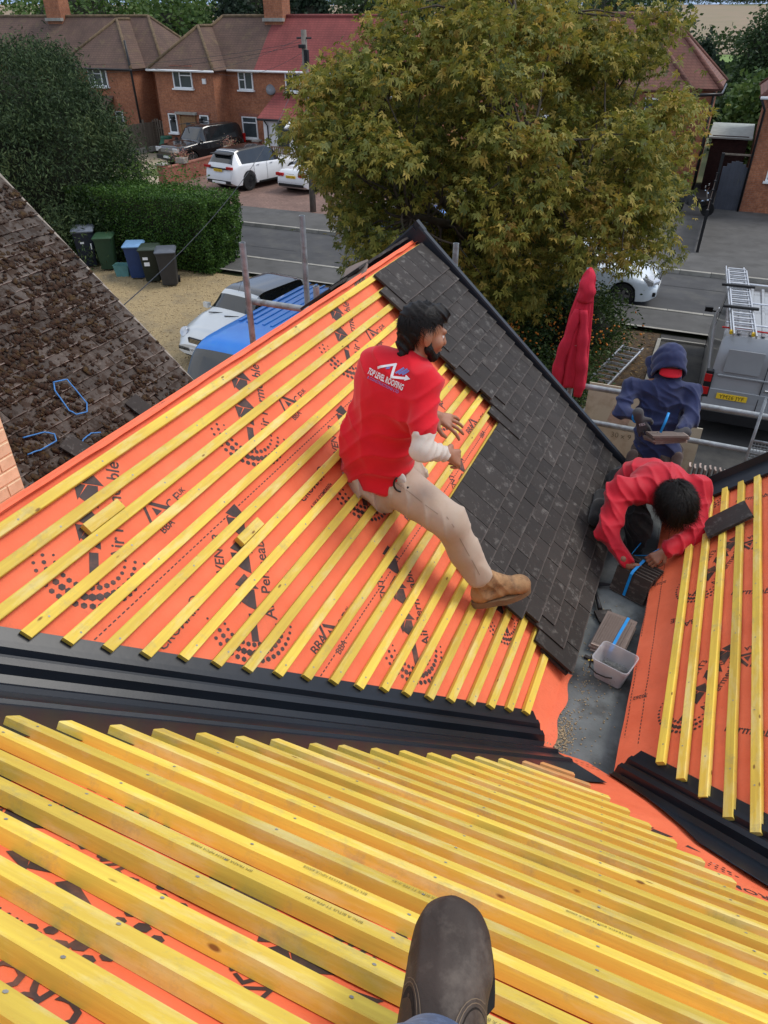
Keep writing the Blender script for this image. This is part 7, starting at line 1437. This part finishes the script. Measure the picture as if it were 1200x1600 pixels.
hd3 = [cap(che-sp*.03+RIGHT*.05, pel+RIGHT*.04, .108,.118), cap(che-sp*.03-RIGHT*.05, pel-RIGHT*.04, .108,.118), ell(che, (.165,.118,.18), At), ell(wai, (.160,.120,.16), At), ell(pel+sp*.015, (.168,.125,.085), At), cap(shR.lerp(shL,.08), shL.lerp(shR,.08), .066,.066), cap(nek-sp*.02, nek+AWAY*.03+ZUP*.02, .085,.080)]+chain([shR, elR, wrR.lerp(elR, .15)], [.062,.054,.042])+chain([shL, elL, wrL.lerp(elL, .12)], [.062,.054,.042])
sdf_obj('hoodie', hd3, navy, p3, .0055, .04, folds(.0055, [(.20,(.7,.2,.6)),(.13,(.1,.4,.8)),(.10,(.8,.1,.4)),(.26,(.5,.1,.8))], 41, 2.0))
# hood: open shell round the head
hV = []; hF_ = []; nu, nv = 40, 22
for i in range(nu+1):
    a = math.pi*(-.06+1.12*i/nu)                                   # over the head from one cheek to the other
    for j in range(nv+1):
        b_ = j/nv; yy = .096-.225*b_; rad_ = 1.0 if b_ < .5 else math.sqrt(max(.0, 1-((b_-.5)/.5)**2.4)); x = .104*math.cos(a)*rad_; z = (.128*(.66+.34*min(1, b_/.30)) if math.sin(a) > 0 else .30)*math.sin(a)*rad_+.0+.006*vnoise((i*.3, j*.4, 0), 1); hV.append(q3(x*(1+.05*math.sin(j)), yy-.02*max(0, -math.sin(a))*3, z-.005)-O3)
for i in range(nu):
    for j in range(nv): a = i*(nv+1)+j; hF_.append((a, a+nv+1, a+nv+2, a+1))
ho = MB().add(hV, hF_).build('hood', navy, p3, smooth=True); md = ho.modifiers.new('thick', 'SOLIDIFY'); md.thickness = .008; md.offset = 1
sdf_obj('hood_collar', [cap(q3(-.085,.045,-.105), q3(0,.075,-.150), .030,.034), cap(q3(.085,.045,-.105), q3(0,.075,-.150), .030,.034), cap(q3(-.09,-.06,-.10), q3(.09,-.06,-.10), .045,.045), cap(q3(-.09,-.06,-.10), q3(-.085,.045,-.105), .040,.032), cap(q3(.09,-.06,-.10), q3(.085,.045,-.105), .040,.032)], navy, p3, .0055, .03, folds(.003, [(.05,(.5,.5,.5)),(.08,(.2,.8,.2))], 44))
# cap visor under the hood
V = []; F = []
for i in range(17):
    t = -1.25+2.5*i/16
    for j in range(7): q = j/6; V.append(q3(.078*math.sin(t)*(1+.08*q), .072+.02*math.cos(t)+.060*q*math.cos(t*.75), .056-.026*q-.016*abs(math.sin(t))**2*1.2)-O3)
for i in range(16):
    for j in range(6): a = i*7+j; F.append((a, a+7, a+8, a+1))
vo_ = MB().add(V, F).build('cap_visor', cap_m, p3, smooth=True); md = vo_.modifiers.new('thick', 'SOLIDIFY'); md.thickness = .004
sdf_obj('cap_crown', [ell(q3(0,-.020,.034), (.076,.086,.066), A3)], cap_m, p3, .006, .01); sdf_obj('beard', [ell(q3(0,.050,-.086), (.046,.048,.032), A3), cap(q3(-.062,.012,-.055), q3(-.03,.058,-.088), .018,.021), cap(q3(.062,.012,-.055), q3(.03,.058,-.088), .018,.021), cap(q3(-.022,.090,-.042), q3(.022,.090,-.042), .009,.009)], hair_m, p3, .0045, .014, None, 1)
for sd in (-1, 1): b = MB(); b.lathe([(0,-.0115),(.008,-.008),(.0115,0),(.008,.008),(0,.0115)], q3(sd*.030,.074,.0)-O3, 10); b.build('eye', eye_m, p3, smooth=True)
gR = hand(wrR, (RIGHT*.42-ZUP*.78-AWAY*.12), (-AWAY*.9+ZUP*.15-RIGHT*.2), (RIGHT*.8+ZUP*.3), (.35,.35,.4,.45), .07, 1.18, .5, .7)+[cap(wrR-(RIGHT*.2-ZUP*.7)*.05, wrR, .036,.034)]
gL = hand(wrL, (-RIGHT*.72-ZUP*.25-AWAY*.30), (-AWAY*.2-ZUP*.9), (-AWAY*.4+ZUP*.6-RIGHT*.2), (.55,.55,.6,.6), .06, 1.18, .4, .7)+[cap(wrL+RIGHT*.045, wrL, .036,.034)]
gl = sdf_obj('glove', gR, glove_m, p3, .0042, .012); sdf_obj('glove', gL, glove_m, p3, .0042, .012)
cu = (wrR-elR).normalized(); a_ = cu.orthogonal().normalized(); b_ = cu.cross(a_); MB().tube([wrR-cu*.015+(a_*math.cos(t)+b_*math.sin(t))*.0385-O3 for t in np.linspace(0, 6.283, 25)], .008, 7).build('glove_cuff', MAT['blue_strap'], p3, smooth=True)
V_, F_ = text2d('TES.', .020); gx = wrR+(RIGHT*.42-ZUP*.78)*.06-AWAY*.034-O3; MB().add([gx+(RIGHT*.95+ZUP*.25)*x+(ZUP*.95-RIGHT*.25)*y-AWAY*.002 for x, y in V_], F_).build('glove_print', wprint, p3)
tr = [ell(pel-sp*.05, (.165,.125,.12), At), cap(hipR, kneR, .100,.078), cap(kneR, ankR, .076,.070), cap(hipL, kneL, .100,.078), cap(kneL, ankL, .076,.070)]; sdf_obj('trousers', tr, brown_tr, p3, .0065, .03, folds(.005, [(.07,(.6,.3,-.7)),(.10,(.3,.8,.3)),(.05,(.8,.2,.2))], 43))
hol_m = fabric('grey_holster_pocket', (.150,.115,.10), .95, .15)
for sd, P in ((-1, (988,712,5.26)), (1, (1058,716,5.24))): c = at3(*P); sdf_obj('holster_pocket', [ell(c, (.044,.016,.055), (RIGHT, AWAY, ZUP)), ell(c-ZUP*.045, (.042,.020,.040), (RIGHT, AWAY, ZUP))], hol_m, p3, .005, .02, folds(.003, [(.04,(.5,.2,.8))], 47))
for an in (ankR, ankL): sdf_obj('boot', [cap(an, an-ZUP*.02, .05,.048), cap(an-ZUP*.03, an-ZUP*.03-AWAY*.17, .042,.040)], MAT['black'], p3, .006, .02)
# tiles he is holding
ht = empty('held_tiles', at3(1040,680,4.88), 0, 'stack of four brown tiles held by the person in navy hoodie', 'tiles')
for k in range(4):
    o = link_mesh('tile', TB, None, ht); M = Matrix((RIGHT, (AWAY*.95-ZUP*.26).normalized(), RIGHT.cross((AWAY*.95-ZUP*.26).normalized()))).transposed(); o.rotation_euler = (M @ Matrix.Rotation(R(90+4*k), 3, 'Z')).to_euler(); o.location = Vector((0,0,.012-.016*k))+RIGHT*(-.115+.012*(k % 2)); o.scale = (.9,.92,1)
tag(MB().tube([at3(1032,676,4.84), at3(1040,658,4.82), at3(1045,645,4.82)], .009, 8).build('blue_pencil', MAT['blue_strap'], None, smooth=True), 'bright blue strap end standing up from the held tiles', 'strap')

# ---- photographer's own boot in the foreground --------------------------
p0 = empty('person', at3(672, 1600, .99), 0, 'brown leather boot and blue jean cuff of the seated photographer', 'person'); O0 = p0.location
K0 = .86; toe, ank = at3(710,1408,.905), at3(692,1618,.835); d0 = (toe-ank); r0_, f0, u0 = frame(d0, (Vector((0,0,CZ))-ank)); bq = lambda a, b, c: ank+(r0_*a+f0*b+u0*c)*K0; A0 = (r0_, f0, u0); LT = d0.length/K0
def e0(a, b, c, r): return ell(bq(a, b, c), tuple(q*K0 for q in r), A0)
leather = mat('dark_brown_leather', (.046,.032,.025), .62, .40, 11, .5, 150, .0014, dirt=(.115,.090,.072), dscale=13)
bt0 = [e0(.000,LT-.040,-.036, (.052,.049,.034)), e0(.003,LT-.086,-.034, (.061,.060,.042)), e0(-.002,LT-.135,-.022, (.050,.065,.050)), e0(-.004,.015,-.010, (.047,.065,.055)), cap(bq(-.004,-.01,-.03), bq(-.006,-.055,.03), .056*K0,.053*K0), e0(-.002,-.055,-.055, (.040,.042,.045))]
bo0 = sdf_obj('boot', bt0, leather, p0, .0032, .028, folds(.0007, [(.05,(.3,.8,.3)),(.03,(.7,.3,.2)),(.08,(.5,.5,.5))], 51), 3)
ol = []
for t in np.linspace(0, 2*math.pi, 49)[:-1]:
    sn_ = math.sin(t); cc_ = math.cos(t); y = LT*.5-.042+(LT*.5+.046)*cc_; w = .0655*(abs(sn_)**.8)*(1 if sn_ > 0 else -1)*(1.0 if cc_ > -.1 else .80); ol.append((w, y))
MB().prism(ol, lambda x, y: bq(x+.006, y, -.092)-O0, lambda x, y: bq(x*.985+.006, y, -.056)-O0).build('boot_sole', mat('black_boot_sole', (.018,.016,.015), .7, .3, 12), p0, smooth=40)
gore_m = mat('elastic_gore', (.020,.016,.014), .9, .3, 80, .5, 300, .001); thread = mat('boot_thread', (.17,.125,.085), .8, .2, 30)
def arch(cx, w, y0, h_, n=15, rot=0.0): return [(cx+w*math.cos(t)*(1 if math.sin(t) >= 0 else 1), y0+h_*max(0, math.sin(t))) for t in np.linspace(0, math.pi, n)]
def band(cx, w, y0, h_, th):
    a, b = arch(cx, w, y0, h_), arch(cx, w+th, y0, h_+th); return a+b, [(i, i+1, len(a)+i+1, len(a)+i) for i in range(len(a)-1)]
for cx, w, hh in ((.041, .021, .062), (-.052, .013, .072)):
    A_ = arch(cx, w, -.012, hh-.01); project_print(bo0, bq(0,0,0)-O0, r0_, f0, K0, [(A_, [tuple(range(len(A_)))])], 'elastic_gore', gore_m, p0, .0012, .2)
    for o_ in (.004, .009): project_print(bo0, bq(0,0,0)-O0, r0_, f0, K0, [band(cx, w+o_, -.012, hh-.01+o_, .0013)], 'stitching', thread, p0, .0014, .2)
denim = fabric('blue_denim', (.040,.070,.15), .9, .35, 260, .6, (.14,.20,.34), 60)
shin = Vector((-.075, .015, 5.99)); calf = (shin-ank)
sdf_obj('jeans_leg', [cap(bq(-.008,-.034,.030), ank+calf*.35, .053,.060), cap(ank+calf*.35, shin, .060,.075), cap(shin, Vector((-.10,-.38,5.78)), .080,.095)], denim, p0, .005, .02, folds(.004, [(.05,(.3,.8,.3)),(.03,(.7,.3,.2))], 55))
